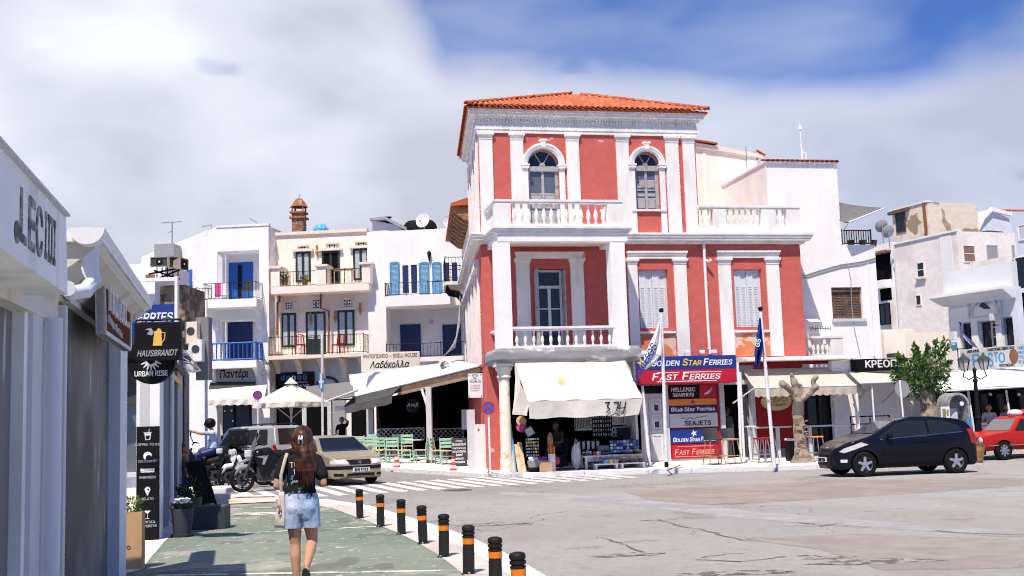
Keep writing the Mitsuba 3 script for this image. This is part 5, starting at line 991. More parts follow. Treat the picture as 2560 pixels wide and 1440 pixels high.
# beige awnings with scalloped valances
yv2 = -1.9
a = thing('long_awning', 'long beige awning with a scalloped edge over the red wall', 'awning')
t0, t1 = (X(1856, 924, -.1), -.1, Z(1856, 924, -.1)), (X(2099, 918, -.1), -.1, Z(2099, 918, -.1)); zq = Z(2000, 967, yv2); f0, f1 = (X(1886, 970, yv2), yv2, zq), (X(2141, 962, yv2), yv2, zq)
put(a, 'canopy', sheet([t0, t1, f1, f0], 20, 8, lambda u, v: (0, 0, -.05 * math.sin(PI * v))), BEIGE, FR, smooth=True); put(a, 'valance', scallop(f0, f1, .30, 15), BEIGE, FR); put(a, 'front_bar', MB().rod(f0, f1, .03, 6), CLEAN, FR)
for q in (f0, f1): put(a, 'arm', MB().tube([(q[0] + (-.02 if q is f0 else -.15), yv2 + .03, zq - .02), (q[0] - .42 if q is f0 else q[0] - .5, -1.1, zq - .45)], .022, 6), CLEAN, FR)
put(a, 'side_panel', MB().add([t0, f0, (f0[0], f0[1], f0[2] - .3), (t0[0], t0[1], t0[2] - .35)], [[0, 1, 2, 3]]).add([np.array(q) + [.01, 0, 0] for q in (t0, f0, (f0[0], f0[1], f0[2] - .3), (t0[0], t0[1], t0[2] - .35))], [[3, 2, 1, 0]]), BEIGE, FR) if False else None
a = thing('short_awning', 'shorter beige awning in front of the butcher shop', 'awning'); ya3, yf3 = .2, -1.9
t0, t1 = (X(2104, 909, ya3), ya3, Z(2104, 909, ya3)), (X(2262, 938, ya3), ya3, Z(2262, 925, ya3)); zq3 = Z(2200, 957, yf3); f0, f1 = (X(2149, 957, yf3), yf3, zq3), (X(2254, 957, yf3), yf3, zq3 + .02)
put(a, 'canopy', sheet([t0, t1, f1, f0], 14, 8, lambda u, v: (0, 0, -.04 * math.sin(PI * v))), BEIGE, FR, smooth=True)
put(a, 'rear_valance', scallop((X(2140, 985, -.3), -.3, Z(2200, 976, -.3)), (X(2256, 985, -.3), -.3, Z(2200, 976, -.3)), .28, 9), GREYC, FR); put(a, 'front_bar', MB().rod(f0, f1, .03, 6), CLEAN, FR); put(a, 'roller', MB().rod((t0[0], ya3, t0[2] + .06), (t1[0], ya3, t1[2] + .06), .07, 8), CLEAN, FR, smooth=40)
put(a, 'side_cloth', sheet([(f0[0] - .14, yf3 + .1, zq3 - .02), (f0[0], yf3, zq3), (f0[0] + .25, yf3 + .1, zq3 - .28), (f0[0] - .1, yf3 + .1, zq3 - .30)], 4, 4), GREYC, FR, smooth=True)
for px, yy in ((2184, -.9), (2256, -.9)): put(a, 'arm', MB().rod((X(px, 960, yf3), yf3 + .05, zq3 - .03), (X(px - 60, 1010, -.2), -.2, zq3 - .75), .02, 6), STEEL, FR)
for px in (2186,): put(a, 'post', MB().rod((X(px, 1000, yf3), yf3 + .1, zq3), (X(px + 4, 1060, yf3), yf3 + .1, zf), .028, 6), CLEAN, FR)
for px, nm in ((2141, ''),): put(a, 'post', MB().mesh(rbox(X(px, 1000, -1.3) - .05, X(px, 1000, -1.3) + .05, -1.35, -1.25, zf, zq3 - .1, .01)), CLEAN, FR)
# slim white posts beside the ferry office
for i, (p0, p1) in enumerate((((1844, 905), (1853, 1156)), ((1850, 930), (1861, 1156)))):
 b = G(p1[0], p1[1], .15); t = at(p0[0], p0[1], b[1]); k = thing('awning_post', ('left' if i == 0 else 'right') + ' slim white post of the pair between the ferry office and the red wall', 'post'); put(k, 'shaft', MB().rod(b, t, .04, 8), CLEAN, None, smooth=40)
 put(k, 'foot', MB().lathe([(0, 0), (.09, 0), (.09, .02), (0, .02)], 10, b), STEEL)
# bar counters and stools
def stool(label, px, py, h, seat, legs, shell=None, w=.19):
 b = G(px, py, .15); f = Frame(b, 15); k = thing('bar_stool', label, 'stool')
 put(k, 'seat', MB().mesh(rbox(-w, w, -w, w, h - .05, h, .02)), seat, f, smooth=40)
 if shell: put(k, 'backrest', sheet([(-w, w, h), (w, w, h), (w + .02, w + .06, h + .32), (-w - .02, w + .06, h + .32)], 6, 3, lambda u, v: (0, -.08 * abs(2 * u - 1) ** 2, 0), .03), shell, f, smooth=True)
 for sx in (-1, 1):
  for sy in (-1, 1): put(k, 'leg', MB().rod((sx * w * .8, sy * w * .8, h - .05), (sx * (w + .04), sy * (w + .04), 0), .016, 6), legs, f)
 m = MB(); z = h * .33; c = [(sx * (w + .01), sy * (w + .01), z) for sx, sy in ((-1, -1), (1, -1), (1, 1), (-1, 1), (-1, -1))]
 for p, q in zip(c, c[1:]): m.rod(p, q, .012, 5)
 put(k, 'footrest', m, legs, f); return k
stool('bar stool with a dark grey shell seat before the lowest sign panels', 1786, 1162, .80, DGREY, WOOD, DGREY, .22); stool('low wooden bar stool standing in the ferry office doorway', 1829, 1160, .78, mat('m_light_wood', (.42, .30, .2), .6), 'm_light_wood', DGREY, .2)
stool('orange topped bar stool beside the pollarded trunk', 2042, 1152, .76, SIGNO, STEEL)
stool('thin legged bar stool before the red wall', 1923, 1155, .76, DRED, STEEL); stool('thin legged bar stool half hidden behind the flagpole', 1905, 1156, .76, DRED, STEEL)
def counter(label, px0, px1, py, legs_, y):
 k = thing('bar_counter', label, 'counter'); q0, q1, zz = X(px0, py, y), X(px1, py, y), Z((px0 + px1) / 2, py, y)
 put(k, 'top', MB().mesh(rbox(q0, q1, y - .2, y + .2, zz - .05, zz, .01)), LGREY, FR, smooth=40)
 for px in legs_:
  x = X(px, 1110, y); put(k, 'leg', MB().box(x - .05, x + .05, y - .05, y + .05, zf - .02, zz - .05), LGREY, FR)
 return k
counter('long pale bar counter along the red wall', 1890, 1973, 1066, (1946,), -.9); counter('pale bar counter right of the pollarded trunk', 2012, 2121, 1062, (2026, 2091), -1.0)
k = thing('bar_counter', 'short white bar counter on one round foot by the slim posts', 'counter'); y = -1.6; x0, x1, zz = X(1851, 1068, y), X(1884, 1068, y), Z(1868, 1065, y); put(k, 'top', MB().mesh(rbox(x0, x1, y - .2, y + .2, zz - .04, zz, .01)), CLEAN, FR, smooth=40); xc_ = X(1876, 1110, y); put(k, 'leg', MB().rod((xc_, y, zf), (xc_ - .04, y, zz - .04), .045, 10), CLEAN, FR, smooth=40); put(k, 'foot', MB().lathe([(0, 0), (.26, 0), (.26, .02), (.04, .05), (0, .05)], 18, (xc_, y, zf)), CLEAN, FR, smooth=40)
k = thing('folding_ladder', 'grey folding ladder leaning in the ferry office doorway', 'ladder'); m = MB(); 
for a, b in (((1868, 1042), (1900, 1150)), ((1882, 1042), (1872, 1150))): put(k, 'side_rail', MB().rod((X(a[0], a[1], -1.0), -1.0, Z(a[0], a[1], -1.0)), (X(b[0], b[1], -.9), -.9, zf), .02, 5), GREY, FR)
k = thing('waste_bin', 'black waste bin with a white bag against the red wall beside the trunk', 'bin'); b = G(1984, 1150, .15); f = Frame(b, 10); put(k, 'body', MB().mesh(rbox(-.2, .2, -.18, .18, 0, .62, .03)), BLACK, f, smooth=40); put(k, 'bag_rim', MB().mesh(rbox(-.2, .06, -.19, .19, .6, .68, .03)), CLEAN, f, smooth=40)
# oval sign on the red wall
ox, oz = X(1941, 1003, -.06), Z(1941, 1003, -.06); rx, rz = (X(1980, 1003, -.06) - X(1904, 1003, -.06)) / 2, (Z(1941, 980, -.06) - Z(1941, 1027, -.06)) / 2
k = thing('oval_sign', 'oval cream sign with brown handwriting on the red wall', 'sign'); el = affinity.scale(Point(ox, oz).buffer(1, 20), rx, rz)
put(k, 'board', MB().prism(el, -.06, -.022), mat('m_oval_cream', (.66, .56, .36), .7), FR); put(k, 'rim', MB().prism(el.difference(affinity.scale(el, .95, .95)), -.075, -.06), GOLD, FR)
put(k, 'lettering', MB().text('Στου', ox - .25 * rx, oz + .35 * rz, .15, -.06, width=.5 * rx, shear=.2), WOOD, FR); put(k, 'lettering', MB().text('Εξωτάρη', ox + .25 * rx, oz - .05 * rz, .16, -.06, width=.95 * rx, shear=.2), WOOD, FR); put(k, 'lettering', MB().text('καφέ μεζεδοπωλείο', ox, oz - .5 * rz, .10, -.06, width=1.2 * rx, shear=.2), WOOD, FR)
m = MB(); rect_frame(m, ox - .55 * rx, ox - .2 * rx, oz - .15 * rz, oz + .2 * rz, -.07, -.06, .02); put(k, 'little_drawing', m, WOOD, FR)
# flagpoles, flags and the short white pole
def pole(label, base, top, r, dz=.13, cat='flagpole', name='flagpole'):
 b = G(*base, dz); t = at(top[0], top[1], b[1]); k = thing(name, label, cat); put(k, 'shaft', MB().tube([b, b + (t - b) * .45, t], [r, r * .95, r * .7], 10), mat('m_peeling_white', patchy((.78, .78, .79), (.38, .34, .31), .68, .74, 6), .6), None, smooth=40); return k, b, t
kp_, b, t = pole('tall white flagpole with a pale flag before the ferry sign', (1667, 1178), (1653, 776), .055); put(kp_, 'foot_band', MB().lathe([(.06, .0), (.06, .14)], 10, b + [0, 0, .12]), BLACK); put(kp_, 'finial', MB().ball(t, .07, 2), BLACK, None, smooth=True)
m = MB(); m.rod(b + [0, -.05, .02], b + [.38, -.1, .16], .015, 5).rod(b + [0, 0, .05], b + [.1, -.3, -.08], .02, 5); put(kp_, 'rusty_clamp', m, RUST)
kq_, b2, t2 = pole('tall white flagpole with a dark blue flag before the red wall', (1936, 1169), (1901, 772), .055); put(kq_, 'finial', MB().ball(t2, .07, 2), BLACK, None, smooth=True)
ks_, b3, t3 = pole('short peeling white pole standing by the grey office door', (1624, 1164), (1606, 965), .06, cat='pole', name='pole')
def droop_flag(label, t, cols_px, matf, Y, letters=None):
 """a limp flag: rows of (left px, right px, py)"""
 k = thing('flag', label, 'flag'); rows = [(at(a, y, Y), at(b_, y, Y)) for a, b_, y in cols_px]; v, n = [], 8
 for i, (p, q) in enumerate(rows):
  for j in range(n + 1): u = j / n; v.append(p + (q - p) * u + [0, .13 * math.sin(u * 9 + i * .9) * min(1, i / 2), 0])
 f = [[i * (n + 1) + j, (i + 1) * (n + 1) + j, (i + 1) * (n + 1) + j + 1, i * (n + 1) + j + 1] for i in range(len(rows) - 1) for j in range(n)]
 v = np.array(v); put(k, 'cloth', MB().add(v, f).add(v + [0, .012, 0], [q[::-1] for q in f]), matf, None, smooth=True); return k
kf = droop_flag('white flag with blue lettering hanging limply before the left first-floor window', t, [(1648, 1652, 800), (1638, 1652, 830), (1624, 1653, 862), (1612, 1652, 888), (1605, 1640, 904), (1602, 1630, 914), (1606, 1614, 924)], CLEAN, b[1] - .1)
ffp = Frame(at(1636, 870, b[1] - .26), 0); put(kf, 'lettering', MB().text('GS', 0, -.1, .19, 0, bold=True, rot=62, shear=.2), SIGNB, ffp); put(kf, 'lettering', MB().text('FERRIES', -.32, -.62, .16, 0, bold=True, rot=62, shear=.2), SIGNB, ffp)
kf = droop_flag('dark blue flag hanging limply before the right first-floor window', t2, [(1898, 1902, 795), (1894, 1904, 830), (1890, 1906, 862), (1887, 1903, 885), (1887, 1901, 905), (1889, 1898, 918)], SIGNB, b2[1] - .1)
ffp = Frame(at(1900, 858, b2[1] - .28), 0); put(kf, 'emblem', MB().text('GS', 0, 0, .13, 0, bold=True, rot=75), CLEAN, ffp)
# ---- trees
BARK = mat('m_pale_bark', patchy((.38, .31, .25), (.22, .165, .125), .44, .60, 4.0), .95, spec=.1, bump=(bumpy(16), .02)); TARP = mat('m_grey_bark', (.12, .11, .105), .9)
def organic(chains, noise=.02, L=.06, it=6, seed=1):
 """branches as hulls of spheres joined, refined and roughened"""
 parts = []
 for ch in chains:
  for (p, r), (q, s) in zip(ch, ch[1:]): parts.append(m3.Manifold.batch_hull([m3.Manifold.sphere(r, 12).translate(list(p)), m3.Manifold.sphere(s, 12).translate(list(q))]))
 mm = m3.Manifold.batch_boolean(parts, m3.OpType.Add).refine_to_length(L).to_mesh(); t = trimesh.Trimesh(mm.vert_properties[:, :3], mm.tri_verts, process=True)
 trimesh.smoothing.filter_taubin(t, iterations=it); v = np.array(t.vertices); t.vertices = v + t.vertex_normals * ((meshkit.fbm(v * 5, 4, seed) - .5) * 2 * noise)[:, None]; return t
b = G(2008, 1156, .13); s = b[1] / FL
def tp(px, py, dy=0.0): p = at(px, py, b[1] + dy) - b; return p
k = thing('pollarded_tree', 'pollarded pale tree without leaves, its stubby fists above a scarred trunk', 'tree'); f = Frame(b, 0)
ch = [[((0, 0, -.05), .28), (tp(2002, 1120), .20), (tp(1998, 1075), .18), (tp(1995, 1035), .165), (tp(1996, 1002), .14)], [((.25, -.12, 0), .12), (tp(2003, 1130), .15)], [((-.3, 0, 0), .1), (tp(2003, 1130), .16)],
 [(tp(1996, 1002), .13), (tp(1980, 980), .11), (tp(1968, 968, -.2), .10), (tp(1957, 961, -.3), .09)], [(tp(1957, 961, -.3), .12), (tp(1954, 957, -.3), .10)], [(tp(1996, 1002), .12), (tp(1991, 975), .11), (tp(1984, 955), .10), (tp(1979, 938), .07)], [(tp(1986, 956), .12), (tp(1983, 950), .10)],
 [(tp(1996, 1002, .1), .10), (tp(2001, 980, .1), .07), (tp(2000, 966, .1), .09), (tp(1992, 962), .08)], [(tp(2000, 1002), .11), (tp(2016, 988, .15), .085), (tp(2032, 975, .2), .10), (tp(2040, 968, .2), .12)], [(tp(2040, 970, .2), .11), (tp(2032, 956, .2), .075), (tp(2037, 946, .2), .09), (tp(2041, 943, .2), .07)]]
put(k, 'trunk', MB().mesh(organic(ch, .03)), BARK, f, smooth=True)
put(k, 'grey_sleeve', MB().tube([tp(1995, 1037), tp(1996, 1004)], [.19, .17], 14), TARP, f, smooth=40)
m = MB()
for i in range(16):
 a = R.uniform(-2.6, -.5); zz = .25 + 1.05 * (i + .5) / 16; c = tp(2000, 1156 - zz / s * 1.0); m.mesh(rbox(-.07, .07, -.03, .03, -.02, .02, .012, 6), rotm([0, 0, 1], math.degrees(a) + 90, (c[0] + .21 * math.cos(a), .21 * math.sin(a), zz)))
put(k, 'bark_scars', m, BARK, f, smooth=50, kind='stuff')
# leafy tree
b = G(2318, 1138, .05); b = at(2318, 1140, 38.0); b[2] = .05; k = thing('leafy_tree', 'stout tree with a dark green leafy crown before the butcher sign', 'tree'); f = Frame(b, 0)
def tp(px, py, dy=0.0): return at(px, py, b[1] + dy) - b
ch = [[(tp(2322, 1140) * 1.0, .40), (tp(2324, 1060), .33), (tp(2325, 1020), .30)], [(tp(2325, 1025), .28), (tp(2318, 985), .24), (tp(2300, 960), .17), (tp(2280, 945), .10)], [(tp(2318, 985), .22), (tp(2330, 950), .2), (tp(2332, 915), .16), (tp(2325, 905), .2)], [(tp(2330, 950), .16), (tp(2350, 930), .12), (tp(2360, 905), .10)], [(tp(2300, 960), .12), (tp(2292, 925), .09)]]
put(k, 'trunk', MB().mesh(organic(ch, .03, .09)), BARK, f, smooth=True)
LEAF = mat('m_leaf', patchy((.05, .115, .022), (.09, .19, .03), .42, .62, 2.2), .5, spec=.4); scene['m_leaf']['bsdf'].update({})
LEAF2 = mat('m_leaf_dark', (.022, .055, .014), .5, spec=.4)
blobs = [(2268, 938, .48, 0), (2298, 940, .5, -.3), (2256, 912, .26, .1), (2288, 965, .45, .2), (2335, 950, .5, -.2), (2328, 918, .4, -.3), (2352, 928, .34, 0), (2308, 908, .28, .2), (2274, 970, .3, -.2), (2342, 890, .2, 0), (2296, 900, .24, -.3), (2322, 980, .4, .1), (2250, 945, .25, 0)]
lf = np.array([(0, 0, 0), (.05, .45, .02), (0, 1, -.06), (-.05, .45, .02), (0, .45, -.01)]) * [6, 1, 1]
lfF = [[0, 1, 4], [0, 4, 3], [1, 2, 4], [4, 2, 3]]; m = [MB(), MB()]
for px, py, r, dy in blobs:
 c = tp(px, py, dy); n = int(330 * r ** 2 / .25)
 for i in range(n):
  d = R.normal(size=3); d /= np.linalg.norm(d); q = c + d * r * (R.random() ** .4) * [1, 1, .85]; L = R.uniform(.10, .17)
  o = d + R.normal(0, .5, 3) + [0, 0, -.25]; o /= np.linalg.norm(o); sd = np.cross(o, R.normal(size=3)); sd /= np.linalg.norm(sd); mm = np.eye(4); mm[:3, 0] = sd * L * .75; mm[:3, 1] = o * L; mm[:3, 2] = np.cross(sd, o) * L; mm[:3, 3] = q
  m[int(R.random() < .3)].add(lf, lfF, mm)
for i in range(9):
 p0, p1 = tp(*((2300, 905), (2330, 900), (2340, 890), (2350, 900), (2262, 940), (2285, 905), (2355, 915), (2262, 905), (2322, 895))[i]), tp(*((2286, 866), (2340, 852), (2362, 850), (2370, 868), (2240, 932), (2292, 878), (2372, 905), (2246, 888), (2316, 868))[i])
 for j in range(46):
  q = p0 + (p1 - p0) * (j / 45) + R.normal(0, .03, 3); o = (p1 - p0) / np.linalg.norm(p1 - p0) + R.normal(0, .8, 3); o /= np.linalg.norm(o); sd = np.cross(o, R.normal(size=3)); sd /= np.linalg.norm(sd); mm = np.eye(4); L = .17; mm[:3, 0] = sd * L; mm[:3, 1] = o * L; mm[:3, 2] = np.cross(sd, o) * L; mm[:3, 3] = q; m[0].add(lf, lfF, mm)
kc = put(k, 'crown', m[0], LEAF, f, kind='stuff'); put(k, 'inner_leaves', m[1], LEAF2, f, kind='stuff')
# ---- lamp post, phone booth, back of a road sign, barrel planter
b = at(2449, 1090, 38.5); b[2] = .05; f = Frame(b, 4); s = 38.5 / FL
def hz(py, px=2449): return at(px, py, 38.5)[2] - b[2]
k = thing('street_lamp', 'dark ornate street lamp with two lanterns before the restaurant', 'street lamp')
put(k, 'post', MB().lathe([(.16, 0), (.16, .3), (.10, .45), (.085, 1.2), (.11, 1.25), (.075, 1.35), (.06, hz(955)), (.09, hz(952)), (.05, hz(945)), (.05, hz(930)), (.08, hz(925)), (0, hz(915))], 12), IRON, f, smooth=40)
for sx in (-1, 1):
 xx = sx * .34; zz = hz(925); put(k, 'arm', MB().tube([(0, 0, hz(940)), (sx * .2, 0, hz(948)), (xx + sx * .06, 0, hz(940)), (xx, 0, zz)], .022, 6), IRON, f)
 lam = put(k, 'lantern', MB().lathe([(.10, zz), (.19, hz(900)), (.2, hz(899))], 6, (xx, 0, 0)), mat('m_frosted_glass', (.62, .62, .58), .3), f); put(lam, 'hood', MB().lathe([(.23, hz(900)), (.2, hz(895)), (.07, hz(889)), (.03, hz(883)), (0, hz(880))], 6, (xx, 0, 0)), mat('m_lamp_green', (.04, .06, .055), .5), f); m = MB()
 for j in range(6): a_ = j * PI / 3; m.rod((xx + .105 * math.cos(a_), .105 * math.sin(a_), zz), (xx + .2 * math.cos(a_), .2 * math.sin(a_), hz(900)), .012, 4)
 put(lam, 'ribs', m, IRON, f, kind='stuff')
b = at(2389, 1100, 37.0); b[2] = .05; f = Frame(b, 8); s = 37.0 / FL; hz = lambda py: at(2389, py, 37.0)[2] - b[2]
k = thing('phone_booth', 'grey metal phone booth with a rounded hood and posters', 'phone booth'); w = .36; zt = hz(982)
hood_ = Polygon([(-w, .0), (w, .0), (w, zt - w)] + [(w * math.cos(t), zt - w + w * math.sin(t)) for t in np.linspace(0, PI, 14)][1:]); BOOTH = mat('m_booth_metal', patchy((.42, .44, .46), (.30, .31, .32), .45, .6, 5), .45, metal=.3)
put(k, 'hood', MB().prism(hood_.difference(affinity.scale(hood_, .86, .93)), -.35, .35), BOOTH, f); put(k, 'back', MB().prism(affinity.scale(hood_, .88, .95), .2, .24), BOOTH, f); put(k, 'telephone', MB().mesh(rbox(-.2, .12, -.05, .2, 1.0, 1.6, .03)), LGREY, f, smooth=40); put(k, 'shelf', MB().box(-.3, .3, -.2, .2, .9, .95), BOOTH, f)
put(k, 'poster', MB().box(-.62, -.33, -.38, -.36, .9, 1.65), CLEAN, f); put(k, 'poster_pictures', MB().box(-.58, -.46, -.385, -.38, 1.3, 1.58).box(-.43, -.37, -.385, -.38, 1.35, 1.55).box(-.43, -.37, -.385, -.38, 1.1, 1.3).box(-.58, -.46, -.385, -.38, 1.0, 1.2), mat('m_poster_ink', (.25, .24, .10), .7), f, kind='stuff'); put(k, 'blue_side', MB().box(w - .12, w + .03, -.36, -.352, .5, 1.3), LBLUE, f); put(k, 'round_sticker', MB().lathe([(0, 0), (.07, 0), (.07, .01), (0, .01)], 14, m=rotm([1, 0, 0], 90, (.1, -.36, zt - .35))), CLEAN, f)
b = at(2267, 1130, 37.3); b[2] = .15; k = thing('road_sign', 'round road sign seen from behind on a white pole, left of the leafy crown', 'road sign'); f = Frame(b, 20); hz = lambda py: at(2265, py, 37.3)[2] - b[2]
put(k, 'pole', MB().rod((0, 0, 0), (-.08, 0, hz(950)), .03, 8), CLEAN, f); put(k, 'disc', MB().lathe([(0, 0), (.28, 0), (.28, .015), (0, .015)], 24, m=rotm([1, 0, 0], 90, (.04, .06, hz(972)))), GREY, f)
b = G(2438, 1157); f = Frame(b, 0); k = thing('barrel_planter', 'wooden barrel planter with dry plants between the black hatchback and the red car', 'planter'); OAK = mat('m_barrel_wood', patchy((.42, .23, .10), (.30, .15, .06), .4, .65, 5), .7)
rs = [(.20, 0), (.245, .15), (.27, .32), (.265, .48)]; R0 = 38 / 2890 * b[1] / .53
for i in range(14):
 a0_, a1_ = i * 2 * PI / 14 + .012, (i + 1) * 2 * PI / 14 - .012; v = []
 for r, z in rs:
  for q in (1, .88): v += [(r * q * math.cos(a0_), r * q * math.sin(a0_), z), (r * q * math.cos(a1_), r * q * math.sin(a1_), z)]
 ff = []
 for j in range(3): o = j * 4; n_ = o + 4; ff += [[o, o + 1, n_ + 1, n_], [o + 3, o + 2, n_ + 2, n_ + 3], [o + 2, o, n_, n_ + 2], [o + 1, o + 3, n_ + 3, n_ + 1]]
 ff.append([12, 13, 15, 14]); put(k, 'stave', MB().add(np.array(v) * 1.05, ff), OAK, f)
for z, r in ((.07, .222), (.36, .272)): put(k, 'hoop', MB().lathe([(r * 1.06, z), (r * 1.075, z), (r * 1.085, z + .05), (r * 1.06, z + .05)], 20), WOOD, f)
put(k, 'rim', MB().lathe([(.24, .5), (.29, .5), (.29, .55), (.24, .55), (.24, .5)], 20), RUST, f, smooth=30); put(k, 'soil', MB().lathe([(.25, .47), (0, .5)], 16), mat('m_soil', (.10, .07, .045), .95), f); m = MB()
for i in range(70): a = R.random() * 6.3; r = .2 * math.sqrt(R.random()); p = np.array([r * math.cos(a), r * math.sin(a), .5]); m.tube([p, p + R.normal(0, .06, 3) + [0, 0, .06], p + R.normal(0, .1, 3) + [0, 0, .08]], [.006, .005, .002], 3)
put(k, 'dry_plants', m, mat('m_dry_plant', (.22, .20, .09), .9), f, kind='stuff')
# ---- white restaurant awning with posts, dim room, chairs
a = thing('restaurant_awning', 'large white awning of the restaurant at the far right', 'awning'); Ya, Yb = 44.5, 39.5
def ap(px, py, Y): return at(px, py, Y)
q = [ap(2362, 935, Ya), ap(2640, 905, Ya), ap(2640, 962, Yb), ap(2328, 980, Yb)]; put(a, 'canopy', sheet(q, 20, 8, lambda u, v: (0, 0, -.06 * math.sin(PI * v) + .05 * abs(math.sin(u * 9)) * v), .02), mat('m_white_cloth', (.80, .80, .80), .9, spec=.1), None, smooth=True); put(a, 'front_edge', MB().tube([q[3], q[2]], .04, 6), CLEAN)
for px, py in ((2515, 975), (2420, 975)): p = ap(px, py, Yb + .3); g = p.copy(); g[2] = .1; g[0] += .15; put(a, 'post', MB().rod(g, p, .035, 6), CLEAN)
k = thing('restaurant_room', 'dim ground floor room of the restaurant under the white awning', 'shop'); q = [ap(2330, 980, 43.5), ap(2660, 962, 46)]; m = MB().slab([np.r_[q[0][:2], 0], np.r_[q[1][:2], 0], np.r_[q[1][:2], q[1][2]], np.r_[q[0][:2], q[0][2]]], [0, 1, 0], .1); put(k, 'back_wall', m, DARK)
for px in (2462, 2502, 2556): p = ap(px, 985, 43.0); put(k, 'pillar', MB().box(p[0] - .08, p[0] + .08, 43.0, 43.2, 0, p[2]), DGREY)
for i, px in enumerate((2476, 2547)): p = ap(px, 986, 42.2); put(k, 'lamp_globe', MB().ball(p, .06, 2), CLEAN, None, smooth=True)
def cafe_chair(label, b, deg, matc, seatm, group, s=1.0, arm=False):
 f = Frame(b, deg); k = thing('cafe_chair', label, 'chair', group); w, d, h, hb = .21 * s, .20 * s, .45 * s, .88 * s
 for sx in (-1, 1): put(k, 'rear_leg', MB().tube([(sx * w, d, 0), (sx * w, d, h), (sx * w * .97, d + .06, hb)], .02 * s, 5), matc, f); put(k, 'front_leg', MB().rod((sx * w, -d, 0), (sx * w, -d, h), .02 * s, 5), matc, f)
 for z in (.58, .70, .82): put(k, 'back_slat', MB().mesh(rbox(-w, w, d + (z - .45) * .14 - .012, d + (z - .45) * .14 + .012, z * s - .045, z * s + .045, .01, 6)), matc, f, smooth=40)
 m = MB()
 for z in (.15, .27):
  m.rod((-w, -d, z * s), (w, -d, z * s), .011 * s, 4).rod((-w, d, z * s), (w, d, z * s), .011 * s, 4)
  for sx in (-1, 1): m.rod((sx * w, -d, z * s), (sx * w, d, z * s), .011 * s, 4)
 put(k, 'stretchers', m, matc, f, kind='stuff'); put(k, 'seat', MB().mesh(rbox(-w - .01, w + .01, -d - .01, d + .01, h - .025, h + .015, .012, 6)), seatm, f, smooth=40); return k
for i, (px, py, c, nm) in enumerate(((2485, 1078, LBLUE, 'left light blue'), (2508, 1076, LBLUE, 'right light blue'), (2443, 1080, CLEAN, 'white'))):
 p = at(px, py, 40.5); p[2] = .25; cafe_chair(f'{nm} wooden chair in front of the restaurant', p, 200, c, c, 'chairs in front of the restaurant')
# a flight of dark steps and a table between the snack bar and the butcher
k = thing('outdoor_rail', 'black metal rail with shelves at the butcher shop side', 'railing'); p = at(2150, 1060, 38.6); f = Frame([p[0], p[1], zf], 11); m = MB()
for z in (.55, .8, 1.05, 1.3): m.rod((-.3, 0, z), (1.1, .1, z), .02, 5)
for x in (-.3, .4, 1.1): m.rod((x, .05, 0), (x, .05, 1.32), .02, 5)
put(k, 'bars', m, IRON, f); k = thing('cafe_table', 'dark round table beside the butcher shop rail', 'table'); put(k, 'top', MB().lathe([(0, 1.0), (.4, 1.0), (.4, 1.03), (0, 1.03)], 18, (1.2, -.5, 0)), DGREY, f); put(k, 'leg', MB().rod((1.2, -.5, 0), (1.2, -.5, 1.0), .03, 6), IRON, f)
# ---------------------------------------------------------------- the houses at the end of the street
def ironrail(parent, fr, px0, px1, pyt, pyb, y, back, mt, h=None, **kw):
 """balcony railing: front line at depth y, returning to depth back"""
 pm = (px0 + px1) / 2; x0, x1, z0, z1 = fr.x(px0, pyb, y), fr.x(px1, pyb, y), fr.z(pm, pyb, y), fr.z(pm, pyt, y)
 return railing(parent, [(x0, back), (x0, y), (x1, y), (x1, back)], z0, z1 - z0, mt, fr, **kw)
def doorset(parent, fr, px0, px1, py0, py1, d, frame_mt, pane_mt, name='door', panes=2, head=None, kick=.0):
 pm = (px0 + px1) / 2; x0, x1, z0, z1 = fr.x(px0, py1, d), fr.x(px1, py1, d), fr.z(pm, py1, d), fr.z(pm, py0, d); m = MB(); f = .09
 rect_frame(m, x0, x1, z0, z1, d - .05, d + .02, f); w = (x1 - x0) / panes
 for i in range(1, panes): m.box(x0 + i * w - .06, x0 + i * w + .06, d - .045, d + .015, z0 + f, z1 - f)
 if kick: m.box(x0 + f, x1 - f, d - .04, d + .01, z0 + f, z0 + (z1 - z0) * kick)
 k = put(parent, name, m, frame_mt, fr)
 for i in range(panes): put(k, 'pane', MB().box(x0 + i * w + .06, x0 + (i + 1) * w - .06, d - .02, d - .012, z0 + f + (z1 - z0) * kick, z1 - f), pane_mt, fr)
 if head: put(k, 'hood', MB().box(x0 - .15, x1 + .15, d - .18, d, z1 + .02, z1 + .14), head, fr)
 return (x0, x1, z0, z1)
F0 = Frame(corner(675, 800, 54), -5)
PANEL = mat('m_curtained_pane', (.42, .45, .48), .1, spec=.8)
